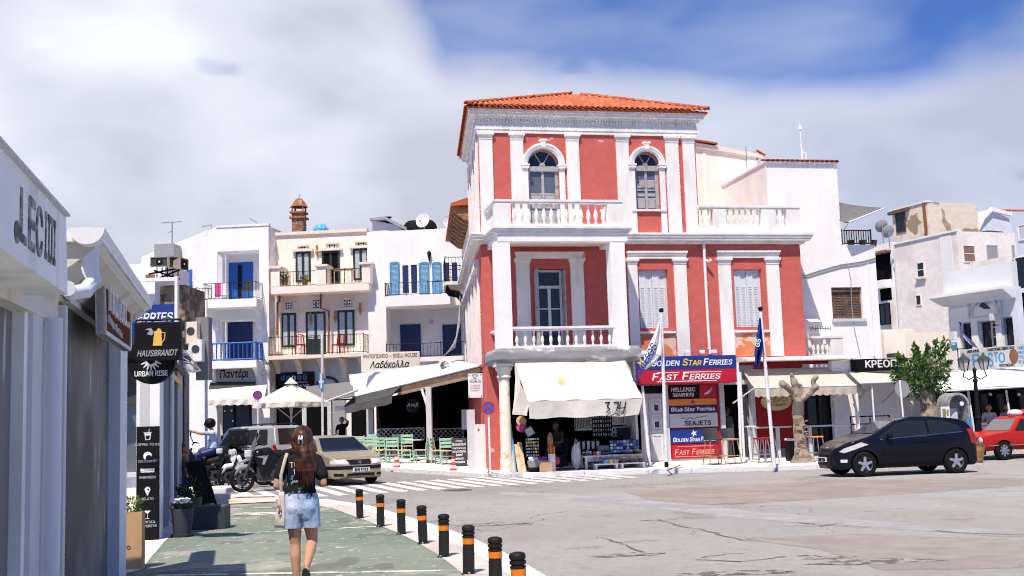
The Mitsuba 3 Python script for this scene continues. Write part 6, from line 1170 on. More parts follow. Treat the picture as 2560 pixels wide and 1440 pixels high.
# B1: white house with blue doors
k = thing('white_corner_house', 'white three-storey house with blue doors and blue balcony railing', 'building')
x0, x1 = F0.x(541, 700), F0.x(672, 700); zt = F0.z(600, 567)
rc = (F0.x(543, 690), F0.x(648, 690), F0.z(590, 757), F0.z(590, 627)); rc2 = (F0.x(550, 850), F0.x(648, 850), F0.z(590, 905), F0.z(590, 800))
wall = sbox(x0, 0, x1, zt).difference(sbox(rc[0], rc[2], rc[1], rc[3])).difference(sbox(rc2[0], rc2[2], rc2[1], rc2[3])).difference(sbox(F0.x(545, 1050), 0, F0.x(630, 1050), F0.z(590, 1000)))
put(k, 'front_wall', MB().prism(wall, 0, .3), WHITE, F0); put(k, 'loggia_wall', MB().box(x0 + .1, x1 - .1, 1.1, 1.2, 1, zt), WHITE, F0); put(k, 'loggia_cheek', MB().box(rc[0] - .25, rc[0] - .002, .3, 1.1, 3, zt), WHITE, F0); put(k, 'loggia_cheek', MB().box(rc[1] + .002, rc[1] + .25, .3, 1.1, 3, zt), WHITE, F0); put(k, 'loggia_ceiling', MB().box(rc[0], rc[1], .3, 1.1, rc[3] + .002, rc[3] + .2).box(rc2[0], rc2[1], .3, 1.1, rc2[3] + .002, rc2[3] + .2), WHITE, F0, kind='stuff')
FA = Frame(F0.w(x0, 0, 0), -54); xa = FA.x(352, 800); za = FA.z(352, 645)
put(k, 'left_wall', MB().prism([(xa, 0), (0, 0), (0, zt), (-.4, zt), (xa, za)], 0, .3), WHITE, FA); put(k, 'roof_coping', MB().tube([(xa, .1, za), (-.4, .1, zt), (0, .1, zt)], .09, 6), LGREY, FA); put(k, 'coping', MB().box(x0, x1 + .03, -.05, .3, zt, zt + .1), CLEAN, F0)
FR1 = Frame(F0.w(x1, 0, 0), 81); put(k, 'right_wall', MB().box(0.01, 5.0, 0, .3, 0, zt - .02), mat('m_stained_white', patchy((.72, .72, .72), (.52, .44, .38), .5, .66, .7), .9, spec=.2), FR1)
doorset(k, F0, 573, 633, 656, 757, 1.08, BLUE, BLUE, panes=2); put(k, 'door_gap', MB().box(F0.x(595, 720, 1.0), F0.x(604, 720, 1.0), 1.0, 1.02, rc[2], F0.z(600, 662, 1.0)), BLACK, F0); doorset(k, F0, 571, 632, 802, 900, 1.08, NAVY, NAVY)
for a, b, yt, yb, mt_, pb, kw in ((509, 641, 748, 768, IRON, 706, dict(every=.17)), (508, 641, 902, 920, BLUE, 857, dict(every=.2, r=.03, post=.05))):
 y = -1.0; xx0, xx1 = F0.x(a, yb, y), F0.x(b, yb, y); z0, z1 = F0.z(575, yb, y), F0.z(575, yt, y); bal_ = put(k, 'balcony', MB().box(xx0, xx1, y, -.005, z0, z1), WHITE, F0)
 for q in (xx0 + .15, xx1 - .25): put(bal_, 'bracket', MB().side([(y + .1, z0), (-.005, z0), (-.005, z0 - 1.0), (-.2, z0 - .9), (-.35, z0 - .4), (-.6, z0 - .15)], q, q + .2), WHITE, F0)
 ironrail(bal_, F0, a + 1, b - 1, pb, yt, y + .06, 0, mt_, **kw)
for i, (px, c) in enumerate(((548, 'm_item_pink'), (560, CLEAN), (615, DGREY))):
 p = thing('balcony_clothes' if i < 2 else 'balcony_chair', ('pink towel', 'white sheet', 'dark chair')[i] + ' on the upper balcony of the white house with blue doors', ('towel', 'sheet', 'chair')[i]); xx = F0.x(px, 735, -.5); zz = F0.z(px, 748, -.5)
 put(p, '', MB().mesh(rbox(xx - .18, xx + .18, -.6, -.5, zz + .1, zz + .75, .04)) if i < 2 else MB().box(xx - .2, xx + .2, -.6, -.2, zz + .4, zz + .45).box(xx - .2, xx + .2, -.22, -.18, zz + .45, zz + .9).box(xx - .2, xx - .16, -.6, -.56, zz, zz + .4).box(xx + .16, xx + .2, -.6, -.56, zz, zz + .4), c, F0)
# blue side door and small balcony on the left wall
q = (FA.x(459, 720), FA.x(481, 720), FA.z(470, 765), FA.z(470, 677)); put(k, 'blue_shutter_door', MB().box(q[0], q[1], -.06, .0, q[2], q[3]), BLUE, FA); b_ = put(k, 'balcony', MB().box(FA.x(444, 775, -.8), FA.x(492, 775, -.8), -.8, 0, q[2] - .45, q[2]), WHITE, FA); ironrail(b_, FA, 446, 491, 726, 766, -.75, 0, IRON)
a = thing('roof_antenna', 'cross-shaped television aerial on the sloping roof of the white house with blue doors', 'antenna'); p = at(430, 610, 55); m = MB(); s = 55 / FL; m.rod(p, p + [0, 0, 58 * s], .035, 5).rod(p + [-26 * s, 0, 55 * s], p + [26 * s, 0, 57 * s], .025, 5).rod(p + [-10 * s, 0, 30 * s], p + [2 * s, 0, 33 * s], .02, 5); put(a, '', m, GREY)
for i, (px, py) in enumerate(((528, 567), (640, 560))): a = thing('roof_antenna', ('small bent aerial at the left', 'small tilted aerial at the right')[i] + ' end of the white roof edge', 'antenna'); p = at(px, py, 55); put(a, '', MB().tube([p + [0, 0, -.2], p + [0, 0, .1], p + [(-.45, -.3)[i], 0, (.02, .28)[i]]], .03, 5), GREY)
k2 = thing('roof_box', 'small grey service box behind the sloping white roof edge', 'roof box'); p = at(405, 622, 57); f = Frame(p, -5); put(k2, '', MB().box(-.4, .6, 0, 1, -.4, .25), GREY, f)
# shop sign, awning and door at the foot
p = thing('bakery_sign', 'grey shop sign with black Greek handwriting under the blue balcony', 'sign'); a0, a1, z0, z1 = F0.x(530, 940, -.3), F0.x(645, 940, -.3), F0.z(590, 953, -.3), F0.z(590, 922, -.3); put(p, 'board', MB().box(a0, a1, -.3, -.01, z0, z1), GREY, F0); put(p, 'lettering', MB().text('Παντέρι', F0.x(585, 940, -.3), z0 + .18, .36, -.3, width=1.35, bold=True, shear=.1), BLACK, F0)
p = thing('bakery_awning', 'white shop awning with a dark band below the Greek handwriting sign', 'awning'); u = lambda px, py, y: (F0.x(px, py, y), y, F0.z(px, py, y))
put(p, 'dark_band', sheet([u(525, 956, -.2), u(640, 954, -.2), u(636, 973, -.9), u(522, 975, -.9)], 8, 3), mat('m_charcoal_cloth', (.05, .05, .055), .9), F0, smooth=True); put(p, 'canopy', sheet([u(522, 975, -.9), u(668, 962, -.9), u(660, 998, -1.7), u(512, 1000, -1.7)], 10, 4), PARAS, F0, smooth=True); put(p, 'valance', scallop(u(512, 1000, -1.7), u(660, 998, -1.7), .26, 8, wave=.05), PARAS, F0)
k = WCH = 'white_corner_house'; doorset(k, F0, 546, 629, 1006, 1104, .25, BLACK, mat('m_door_navy', (.01, .014, .03), .3), panes=2); put(k, 'door_step', MB().box(F0.x(538, 1108, -.5), F0.x(640, 1108, -.5), -.5, 0, 0, F0.z(590, 1104)), CONC, F0); put(k, 'white_doorpost', MB().box(F0.x(520, 1050, -.1), F0.x(544, 1050, -.1), -.15, 0, 0, F0.z(530, 1010)), CLEAN, F0)
m = MB(); 
for px, py in ((560, 1025), (577, 1024), (580, 1050)): m.box(F0.x(px, py, .15), F0.x(px + 4, py, .15), .15, .16, F0.z(px, py + 5, .15), F0.z(px, py, .15))
put(k, 'door_stickers', m, CLEAN, F0, kind='stuff')
for i, (px, py) in enumerate(((668, 912), (646, 936))):
 a = thing('hanging_plant', ('upper', 'lower')[i] + ' dark spiky plant in a pot on the white wall beside the Greek handwriting sign', 'plant'); c = np.array(u(px, py, -.25)); m = MB()
 for j in range(16): d = R.normal(size=3) * .5 + [0, 0, .3]; m.rod(c, c + d / np.linalg.norm(d) * R.uniform(.15, .3), .02, 4, .005)
 put(a, 'leaves', m, LEAF2, F0, kind='stuff'); put(a, 'pot', MB().lathe([(0, -.22), (.09, -.22), (.12, 0), (0, 0)], 10, c), CLEAN, F0)
# B2: cream house
FB2 = F0.sub(0, .9, 0); k = thing('cream_balcony_house', 'cream three-storey house with dark green doors, iron balconies and pierced vents', 'building'); X2_, Z2_ = FB2.x, FB2.z
x0, x1 = X2_(671, 760), X2_(921, 760); zt = Z2_(810, 584)
put(k, 'wall', MB().box(x0, x1, 0, .4, Z2_(790, 892), zt), CREAM, FB2); put(k, 'cornice', MB().box(x0, x1, -.12, .4, zt, zt + .14), CREAMP, FB2)
put(k, 'ground_wall', MB().box(x0, x1, -.006, .4, 0, Z2_(790, 892)), LGREY, FB2)
SP = CREAMP
for px0, px1, py0, py1, kick, nm in ((740, 777, 630, 705, 0, ''), (806, 850, 628, 708, 0, ''), (884, 922, 622, 700, 0, ''), (704, 741, 783, 868, 0, ''), (766, 815, 780, 888, .38, ''), (845, 887, 776, 864, 0, '')):
 doorset(k, FB2, px0, px1, py0, py1, -.02, DGREEN, PANEL if py0 > 700 or px0 != 806 else DARK, 'door' if kick or py0 < 700 else 'window', 2, SP, kick)
for px0, px1, py0, py1 in ((745, 771, 612, 630), (816, 846, 606, 627), (889, 918, 602, 621), (708, 737, 750, 775), (776, 806, 742, 775), (853, 884, 743, 773)):
 q = X2_(px0, py1), X2_(px1, py1), Z2_((px0 + px1) / 2, py1), Z2_((px0 + px1) / 2, py0); o = sbox(q[0] + .1, q[2], q[1] - .1, q[3] - .08)
 for i in range(3):
  for j in range(3):
   if (i, j) != (1, 1): o = o.difference(Point(q[0] + .1 + (q[1] - q[0] - .2) * (.2 + .3 * i), q[2] + (q[3] - q[2] - .08) * (.2 + .3 * j)).buffer(.045, 4))
 o = o.difference(sbox((q[0] + q[1]) / 2 - .04, q[2] + .15, (q[0] + q[1]) / 2 + .04, q[3] - .25)); v_ = put(k, 'pierced_vent', MB().prism(o, -.07, -.03), CLEAN, FB2); put(v_, 'dark_back', MB().box(q[0] + .1, q[1] - .1, -.028, -.004, q[2], q[3] - .08), BLACK, FB2); put(v_, 'hood', MB().box(q[0] - .05, q[1] + .05, -.16, -.004, q[3] - .08, q[3]), SP, FB2)
# upper terrace: parapet block in front with posts and rails
yt = -1.1; put(k, 'terrace_block', MB().box(X2_(677, 710, yt), X2_(922, 710, yt), yt, -.004, Z2_(800, 722, yt) - .15, Z2_(800, 712, yt)), CREAM, FB2); put(k, 'lower_front', MB().box(X2_(677, 760, -.3), X2_(700, 760, -.3), -.3, -.004, Z2_(690, 880), Z2_(690, 715)), CREAM, FB2)
for a, b, c in ((677, 699, 672), (792, 815, 667), (905, 926, 661)): put(k, 'terrace_post', MB().box(X2_(a, 700, yt), X2_(b, 700, yt), yt - .02, -.004, Z2_(800, 712, yt), Z2_(a, c, yt)), CREAM, FB2); put(k, 'post_cap', MB().box(X2_(a, 700, yt) - .1, X2_(b, 700, yt) + .1, yt - .12, 0, Z2_(a, c, yt), Z2_(a, c, yt) + .1), SP, FB2)
railing(k, [(X2_(699, 700, yt), yt + .1), (X2_(792, 700, yt), yt + .1)], Z2_(745, 716, yt), Z2_(745, 677, yt) - Z2_(745, 716, yt), IRON, FB2, every=.16); railing(k, [(X2_(815, 700, yt), yt + .1), (X2_(905, 700, yt), yt + .1)], Z2_(860, 712, yt), Z2_(860, 671, yt) - Z2_(860, 712, yt), IRON, FB2, every=.16)
y = -1.1; bl = put(k, 'balcony', MB().box(X2_(668, 890, y), X2_(912, 890, y), y, -.004, Z2_(790, 895, y), Z2_(790, 886, y)), SP, FB2); ironrail(bl, FB2, 672, 909, 838, 886, y + .06, 0, IRON, every=.15)
for px in (690, 745, 803, 857, 905): zq = Z2_(px, 895, y); xx = X2_(px, 900, -.5); put(bl, 'corbel', MB().side([(y + .15, zq), (-.006, zq), (-.006, zq - .95), (-.12, zq - .9), (-.3, zq - .45), (-.7, zq - .15)], xx - .12, xx + .12), WOOD if False else SP, FB2)
for pts in ([(699, 718), (699, 752), (693, 757), (693, 838)], [(802, 716), (802, 770), (822, 778), (822, 884)]): put(k, 'brown_drainpipe', MB().tube([(X2_(a, b, -.35), -.35, Z2_(a, b, -.35)) for a, b in pts], .05, 6), RUST, FB2)
for px, py in ((776, 795), (838, 790), (900, 770), (792, 625)): put(k, 'wall_lamp', MB().lathe([(0, .28), (.07, .2), (.05, 0), (.09, -.1), (0, -.35)], 6, (X2_(px, py, -.12), -.12, Z2_(px, py, -.12))), mat('m_copper', (.42, .22, .10), .5), FB2)
for i, (px, py) in enumerate(((750, 886), (846, 884))):
 c = thing('balcony_chair', ('left', 'right')[i] + ' red metal chair on the cream house balcony', 'chair'); f = FB2.sub(X2_(px, py, -.6), -.6, Z2_(px, 886, -.6), 20 * (1 - 2 * i)); m = MB()
 for sx in (-.2, .2):
  for sy in (-.2, .2): m.rod((sx, sy, 0), (sx, sy, .45), .025, 5)
  m.rod((sx, .2, .45), (sx * .9, .28, .95), .025, 5)
 m.box(-.22, .22, -.22, .22, .43, .47); m.tube([(-.2, .26, .9), (0, .3, .98), (.2, .26, .9)], .025, 5)
 for j in range(4): m.rod((-.12 + .08 * j, .21, .5), (-.12 + .08 * j, .28, .92), .014, 4)
 put(c, '', m, DRED, f)
for i, px in enumerate((712, 762)):
 c = thing('flower_pot', ('leafy', 'red flowering')[i] + ' potted plant on the cream house terrace', 'flower pot'); cc = (X2_(px, 712, -.7), -.7, Z2_(px, 712, -.7)); put(c, 'pot', MB().lathe([(0, 0), (.12, 0), (.17, .25), (0, .25)], 10, cc), RUST, FB2); m = MB()
 for j in range(22): m.ball(np.array(cc) + [0, 0, .35] + R.normal(0, .1, 3), .05, 0)
 put(c, 'plant', m, LEAF, FB2, kind='stuff')
c = thing('terrace_table', 'light wooden table with chairs pushed in on the cream house terrace', 'table'); cc = X2_(860, 712, -.7), Z2_(860, 712, -.7); put(c, '', MB().box(cc[0] - .5, cc[0] + .5, -.9, -.4, cc[1] + .7, cc[1] + .75).box(cc[0] - .45, cc[0] - .4, -.85, -.8, cc[1], cc[1] + .7).box(cc[0] + .4, cc[0] + .45, -.85, -.8, cc[1], cc[1] + .7), 'm_light_wood', FB2)
# donut shop front
p = thing('doughnut_sign', 'black shop sign with rounded blue letters behind the white parasol', 'sign'); q = X2_(690, 950, -.2), X2_(784, 950, -.2), Z2_(737, 971, -.2), Z2_(737, 930, -.2); put(p, 'board', MB().box(q[0], q[1], -.2, -.01, q[2], q[3]), BLACK, FB2); xm = (q[0] + q[1]) / 2
for i, ch in enumerate('donού'): put(p, 'letter', MB().text(ch, q[0] + .32 + .27 * i, q[2] + .4, .26, -.2, bold=True), (LBLUE, LBLUE, CLEAN, LBLUE, LBLUE)[i], FB2)
put(p, 'small_lettering', MB().text('SWEETS / DONUTS', xm + .1, q[2] + .25, .08, -.2, width=1.0), LGREY, FB2); put(p, 'small_lettering', MB().text('artistry lab', xm + .2, q[2] + .06, .13, -.2, width=1.0, bold=True), LGREY, FB2)
k = 'cream_balcony_house'; m = MB(); c = X2_(820, 965), Z2_(820, 972); m.prism(Point(*c).buffer(.6, 12).intersection(sbox(c[0] - 2, c[1], c[0] + 2, c[1] + 2)).difference(Point(*c).buffer(.48, 12)), -.1, -.02); put(k, 'arched_light', m, DGREY, FB2); put(k, 'shopfront', MB().box(x0 + .3, x1 - .2, -.05, -.012, 0, Z2_(790, 1000)), DARK, FB2); 
for a, b, mt_ in ((757, 768, LGREY), (820, 830, LGREY), (868, 880, CLEAN), (833, 866, GREY)): put(k, 'shopfront_pier', MB().box(X2_(a, 1050), X2_(b, 1050), -.14, -.052, 0, Z2_(790, 1003)), mt_, FB2)
put(k, 'graffiti_panel', MB().box(X2_(655, 1050, -.3), X2_(672, 1050, -.3), -.35, -.2, 0, Z2_(790, 1010)), GREY, FB2)
p = thing('dark_awning', 'dark grey folded awning stretching from the taverna towards the parasol', 'awning'); T_ = lambda px, py, Y: at(px, py, Y); put(p, 'canopy', sheet([T_(765, 968, 51), T_(880, 955, 49), T_(885, 992, 46), T_(775, 1008, 48)], 8, 4, None, .03), GREYC, None, smooth=True); put(p, 'rail', MB().rod(T_(818, 1003, 47), T_(895, 975, 46.5), .05, 6), LGREY); put(p, 'white_edge', scallop(T_(838, 1015, 47.5), T_(890, 1015, 46.5), .2, 5), CLEAN)
p = thing('ochre_awning', 'pale awning of the shop behind the parasol', 'awning'); put(p, '', sheet([T_(700, 985, 51.5), T_(825, 978, 51), T_(805, 1000, 49), T_(670, 1015, 49.5)], 8, 4, None, .02), PARAS, None, smooth=True)
# chimney, tarpaulin, roof things
FC_ = Frame(corner(748, 585, 57), -5); s = 57 / FL; ch = thing('brick_chimney', 'tall ornate brick chimney on the cream house roof', 'chimney'); zb0 = at(748, 590, 57)[2]; BR = mat('m_brick', patchy((.28, .13, .07), (.36, .24, .15), .5, .66, 3), .9)
z = zb0 - .3; rows = 20; zt2 = at(746, 535, 57)[2]
for i in range(rows):
 w = .29; h = (zt2 - z) / rows
 for j in range(2):
  for sd in range(4):
   mm = rotm([0, 0, 1], 90 * sd); a_ = -w + j * w + (.0 if i % 2 else -.0); m = MB().box(a_ + .01 + (.12 if i % 2 and j == 0 else 0), a_ + w - .01 + (.12 if i % 2 and j == 0 else 0), -w - .012 * R.random(), -w + .1, z + i * h + .008, z + (i + 1) * h - .008)
   put(ch, 'brick', MB().add(*m.get(), m=mm), BR, FC_)
put(ch, 'core', MB().box(-.27, .27, -.27, .27, z, zt2), mat('m_mortar', (.30, .24, .19), .9), FC_)
for zz, w in ((z + 1.15, .40), (zt2, .38)): put(ch, 'course', MB().box(-w, w, -w, w, zz, zz + .09), BR, FC_)
for sx in (-1, 1):
 for sy in (-1, 1): put(ch, 'cap_post', MB().box(sx * .3 - .07 * (sx > 0) - 0, sx * .3 + .07 * (sx < 0), sy * .3 - .07 * (sy > 0), sy * .3 + .07 * (sy < 0), zt2 + .09, zt2 + .34), BR, FC_)
put(ch, 'cap', MB().lathe([(.46, zt2 + .34), (.40, zt2 + .42), (.30, zt2 + .6), (.14, zt2 + .78), (0, zt2 + .8)], 8), BR, FC_); put(ch, 'cap_pipe', MB().rod((0, 0, zt2 + .75), (0.02, 0, zt2 + 1.0), .05, 6), LGREY, FC_)
p = thing('blue_tarpaulin', 'light blue tarpaulin bundle on the cream house roof', 'tarpaulin'); c = at(803, 580, 57); t = trimesh.creation.icosphere(3); v = np.array(t.vertices); v = v * [.38, .3, .42] * (1 + .5 * (meshkit.fbm(v * 3, 3)[:, None] - .5)); t.vertices = v + c; put(p, '', MB().mesh(t), mat('m_tarp_blue', (.10, .42, .72), .5), None, smooth=50)
# B3: white house with light blue shutters
FB3 = F0.sub(0, .4, 0); k = thing('white_shutter_house', 'white house with light blue shutters and dishes on its flat roof', 'building'); X3, Z3 = FB3.x, FB3.z; x0, x1 = X3(919, 700), X3(1180, 700); zt = Z3(1030, 575)
rc = (X3(966, 830), X3(1170, 830), Z3(1060, 893), Z3(1060, 766)); put(k, 'wall', MB().prism(sbox(x0, 0, x1, zt).difference(sbox(rc[0], rc[2], rc[1], rc[3])), 0, .3), WHITE, FB3); put(k, 'loggia_wall', MB().box(rc[0] - .1, rc[1], 1.3, 1.4, 2, rc[3] + .2), WHITE, FB3); put(k, 'loggia_ceiling', MB().box(rc[0], rc[1], .3, 1.3, rc[3] + .002, rc[3] + .2), WHITE, FB3); put(k, 'loggia_cheek', MB().box(rc[0] - .2, rc[0] - .002, .3, 1.3, 2, rc[3]), WHITE, FB3)
for a, b in ((1002, 1053), (1108, 1154)): doorset(k, FB3, a, b, 811, 895, 1.28, NAVY, NAVY, panes=2)
y = -1.0; bl = put(k, 'balcony', MB().box(X3(962, 740, y), X3(1125, 740, y), y, -.004, Z3(1030, 764, y), Z3(1030, 738, y)), WHITE, FB3); ironrail(bl, FB3, 963, 1124, 704, 738, y + .06, 0, IRON, every=.15); put(k, 'loggia_sill', MB().box(rc[0], rc[1], -.15, .3, rc[2] - .2, rc[2]), WHITE, FB3); railing(k, [(rc[0], -.08), (rc[1], -.08)], rc[2], Z3(1060, 857) - Z3(1060, 893), IRON, FB3, every=.16)
doorset(k, FB3, 1003, 1049, 658, 738, -.01, CLEAN, NAVY, panes=2); doorset(k, FB3, 1107, 1150, 652, 738, -.01, CLEAN, NAVY, panes=2)
for a, b in ((975, 1000), (1049, 1074), (1081, 1105)): shutters(k, X3(a, 700), X3(b, 700), Z3((a + b) / 2, 738), Z3((a + b) / 2, 657), -.06, LBLUE, 1, 0, fr=FB3)
put(k, 'wall_lamp', MB().lathe([(0, .3), (.1, .2), (.07, 0), (0, -.3)], 6, (X3(1073, 642, -.15), -.15, Z3(1073, 642, -.15))), IRON, FB3); put(k, 'round_lamp', MB().lathe([(0, 0), (.12, 0), (.1, .08), (0, .1)], 12, m=rotm([1, 0, 0], 90, (X3(1077, 804, 1.25), 1.28, Z3(1077, 804, 1.25)))), LGREY, FB3)
rr = k; put(rr, 'roof_room', MB().prism([(X3(914, 560), zt), (X3(1012, 572), zt), (X3(975, 555), Z3(965, 550)), (X3(914, 535), Z3(914, 536))], 1.5, 4), WHITE, FB3); put(rr, 'roof_room_slab', MB().prism([(X3(911, 536), Z3(911, 540)), (X3(950, 536), Z3(950, 538)), (X3(1014, 570), zt + .1), (X3(1014, 570), zt + .25), (X3(950, 536), Z3(950, 530)), (X3(911, 536), Z3(911, 534))], 1.2, 4.2), GREY, FB3); put(rr, 'roof_vent', MB().rod((X3(950, 540), 2, Z3(950, 540)), (X3(950, 540), 2, Z3(950, 526)), .1, 8).lathe([(.18, Z3(950, 526)), (.18, Z3(950, 524)), (0, Z3(950, 523))], 8, (X3(950, 540), 2, 0)), IRON, FB3)
for i, (px, py, r) in enumerate(((1058, 551, .36), (1124, 556, .33))):
 a = thing('satellite_dish', ('left', 'right')[i] + ' white satellite dish on the flat roof beside the red building', 'satellite dish'); f = FB3.sub(X3(px, py, .6), .6, Z3(px, py, .6), -20 + 45 * i); mm = rotm([1, 0, 0], 80); put(a, 'dish', MB().lathe([(0, -.08), (r * .6, -.04), (r, .05), (r * 1.02, .06), (r * .6, -.02), (0, -.06)], 22, m=mm), CLEAN, f, smooth=40); put(a, 'feed_arm', MB().rod((0, 0, -r * .9), (.05, -.4, -.1), .02, 5).ball((.05, -.4, -.08), .05, 1), GREY, f); put(a, 'stand', MB().rod((0, .1, -.1), (0, .15, -.75), .04, 6), GREY, f)
a = thing('water_tank', 'black plastic water tank lying behind the left satellite dish', 'water tank'); put(a, '', MB().mesh(trimesh.creation.capsule(.75, .46, count=[16, 16]), rotm([0, 1, 0], 90, (X3(1050, 566, 1.6), 1.6, zt + .3))), RUB, FB3, smooth=True)
m = MB()
for i in range(5): a_ = at(1150, 735 + i * 8, 49); b_ = at(1132 - 6 * i, 870 + 5 * i, 45); m.tube([a_, (a_ + b_) / 2 + [.1, 0, -.3 - .1 * i], b_], .015, 4)
put(RB, 'hanging_cables', m, GREY, None, kind='stuff')
# ---- grill house terrace: white canopy, timber beam, posts, dark room
k = thing('grill_canopy', 'white canopy of the grill house on a brown timber beam and grey posts', 'canopy'); Bn, Bf = at(1203, 914, 38.9), at(884, 992, 47.5); Tn, Tf = at(1150, 902, 41.5), at(872, 937, 49)
put(k, 'roof_panel', MB().slab([Bf, Bn, Tn, Tf], [0, .3, -1], .08), CLEAN); d = (Bn - Bf); L = np.linalg.norm(d); d /= L
put(k, 'beam', MB().slab([Bf + d * .30 * L - [0, 0, .02], Bn - [0, 0, .02], Bn - [0, 0, .26], Bf + d * .30 * L - [0, 0, .26]], [-.5, 1, 0], .18), mat('m_timber', patchy((.20, .125, .08), (.14, .085, .055), .4, .65, 3), .8))
put(k, 'beam', MB().slab([Bf + d * .4 * L - [0, 0, .27], Bn - [0, 0, .27], Bn - [0, 0, .36], Bf + d * .4 * L - [0, 0, .36]], [-.5, 1, 0], .1), mat('m_timber_pale', (.34, .24, .16), .8)); put(k, 'gutter_edge', MB().tube([Bf, Bn], .035, 6), CLEAN)
put(k, 'rolled_awning', sheet([Bf - [0, 0, .02], Bf + d * .42 * L - [0, 0, .05], Bf + d * .42 * L - [.3, .5, .40], Bf + d * .02 * L - [.4, .5, .42]], 10, 4, lambda u, v: (0, 0, -.05 * math.sin(PI * u)), .03), mat('m_charcoal_cloth', (.05, .05, .055), .9), None, smooth=True); put(k, 'awning_flap', scallop(Bf + d * .03 * L - [.4, .5, .42], Bf + d * .42 * L - [.3, .5, .40], .30, 3, .03), mat('m_grey_cloth_pale', (.10, .10, .105), .9), None)
for px, t_, pyb in ((1071, None, 1157), (930, None, 1150)):
 g = G(px + 5, pyb, .13) if px > 1000 else at(px, 1150, 46.5); t_ = (at(px, 968, g[1])) if px > 1000 else at(926, 985, 46.5); g = g if px > 1000 else np.array([g[0], g[1], zg(46.5) + .1]); f = Frame(g, -8); h = t_[2] - g[2]; put(k, 'post', MB().mesh(rbox(-.10, .10, -.10, .10, 0, h, .012)), LGREY, f, smooth=40)
 if px > 1000: put(k, 'brace', MB().rod((-.05, .05, h - .75), (-.45, .9, h - .05), .05, 6), LGREY, f); put(k, 'iron_shoe', MB().box(-.13, .13, -.13, .13, -.02, .1), RUST, f)
q = thing('grill_room', 'dark open room of the grill house behind the green chairs', 'shop'); bb = [at(940, 1000, 51), at(1195, 980, 50)]; put(q, 'back_wall', MB().slab([np.r_[bb[0][:2], 0], np.r_[bb[1][:2] + [.6, 0], 0], np.r_[bb[1][:2] + [.6, 0], bb[1][2] + .8], np.r_[bb[0][:2], bb[0][2]]], [0, 1, 0], .1), DARK)
put(q, 'ceiling', MB().slab([Bf + [.3, .6, -.1], Bn + [-.2, .6, -.1], np.r_[bb[1][:2], bb[1][2] + .85], np.r_[bb[0][:2], bb[0][2] + .5]], [0, 0, 1], .08), DARK)
q = thing('grill_sign', 'cream sign with dark Greek lettering standing on the grill house canopy', 'sign'); p0 = at(903, 925, 46.5); FGs = Frame([p0[0], p0[1], 0], -2); a0, a1, z0, z1 = 0, FGs.x(1049, 900), FGs.z(975, 929), FGs.z(975, 880); put(q, 'board', MB().box(a0, a1, 0, .1, z0, z1), mat('m_sign_cream', (.70, .66, .60), .6), FGs); w = a1 - a0; put(q, 'small_lettering', MB().text('ΨΗΤΟΠΩΛΕΙΟ - GRILL HOUSE', w / 2, z0 + .56, .15, 0, width=w * .93, bold=True), BROWNW, FGs); put(q, 'lettering', MB().text('Λαδόκολλα', w * .48, z0 + .16, .27, 0, width=w * .66, shear=.22, bold=True), BLACK, FGs)
q = thing('air_conditioner', 'white outdoor unit with a black fan on the grill house canopy', 'air conditioner'); p0 = at(1118, 924, 41.6); f = Frame(p0, -3); s = 41.6 / FL; w, h = 40 * s, 27 * s; put(q, 'casing', MB().mesh(rbox(-w / 2, w / 2, 0, .3, -h * .1, h * .9, .02)), CLEAN, f, smooth=40); put(q, 'fan_grille', MB().lathe([(0, 0), (.17, 0), (.18, -.02), (.15, -.02), (0, -.015)], 20, m=rotm([1, 0, 0], -90, (-.08, 0, h * .38)) @ np.diag([1., 1, -1, 1])), BLACK, f); put(q, 'fan_hub', MB().ball((-.08, -.03, h * .38), .03, 1), CLEAN, f); put(q, 'blue_badge', MB().box(w * .28, w * .47, -.006, 0, h * .65, h * .8), LBLUE, f)
# lattice fence, hanging sign, cabinets
def lattice(label, px0, px1, py0, py1, Y, mt_, group=None):
 k = thing('lattice_fence', label, 'fence'); p0, p1 = at(px0, py1, Y), at(px1, py1, Y); h = at(px0, py0, Y)[2] - p0[2]; f = Frame(p0, math.degrees(math.atan2(p1[1] - p0[1], p1[0] - p0[0]))); W = np.linalg.norm((p1 - p0)[:2]); m = MB(); rect_frame(m, 0, W, 0, h, -.02, .02, .04); put(k, 'frame', m, mt_, f); m = MB(); n = int(W / .19)
 for i in range(-4, n + 4):
  for sg in (-1, 1):
   xa, xb = i * .19, i * .19 + sg * h
   lo_, hi_ = 0.0, 1.0
   ts = sorted(t for t in ((0 - xa) / (xb - xa), (W - xa) / (xb - xa))); lo_, hi_ = max(0, ts[0]), min(1, ts[1])
   if hi_ - lo_ > .05: m.rod((xa + (xb - xa) * lo_, .004 * sg, h * lo_), (xa + (xb - xa) * hi_, .004 * sg, h * hi_), .016, 4)
 put(k, 'laths', m, mt_, f, kind='stuff')
lattice('white diamond lattice fence left of the middle grill house post', 942, 1062, 1072, 1104, 47.5, CLEAN); lattice('grey diamond lattice fence right of the middle grill house post', 1068, 1160, 1072, 1102, 47.2, LGREY)
q = thing('round_hanging_sign', 'dark round hanging sign with faint white handwriting inside the grill house', 'sign'); p0 = at(1033, 1014, 44); f = Frame(p0, -5); put(q, 'disc', MB().lathe([(0, 0), (.28, 0), (.28, .03), (0, .03)], 24, m=rotm([1, 0, 0], 90)), BLACK, f); put(q, 'lettering', MB().text('Ανεβ', -.02, -.03, .13, -.03, shear=.2), LGREY, f)
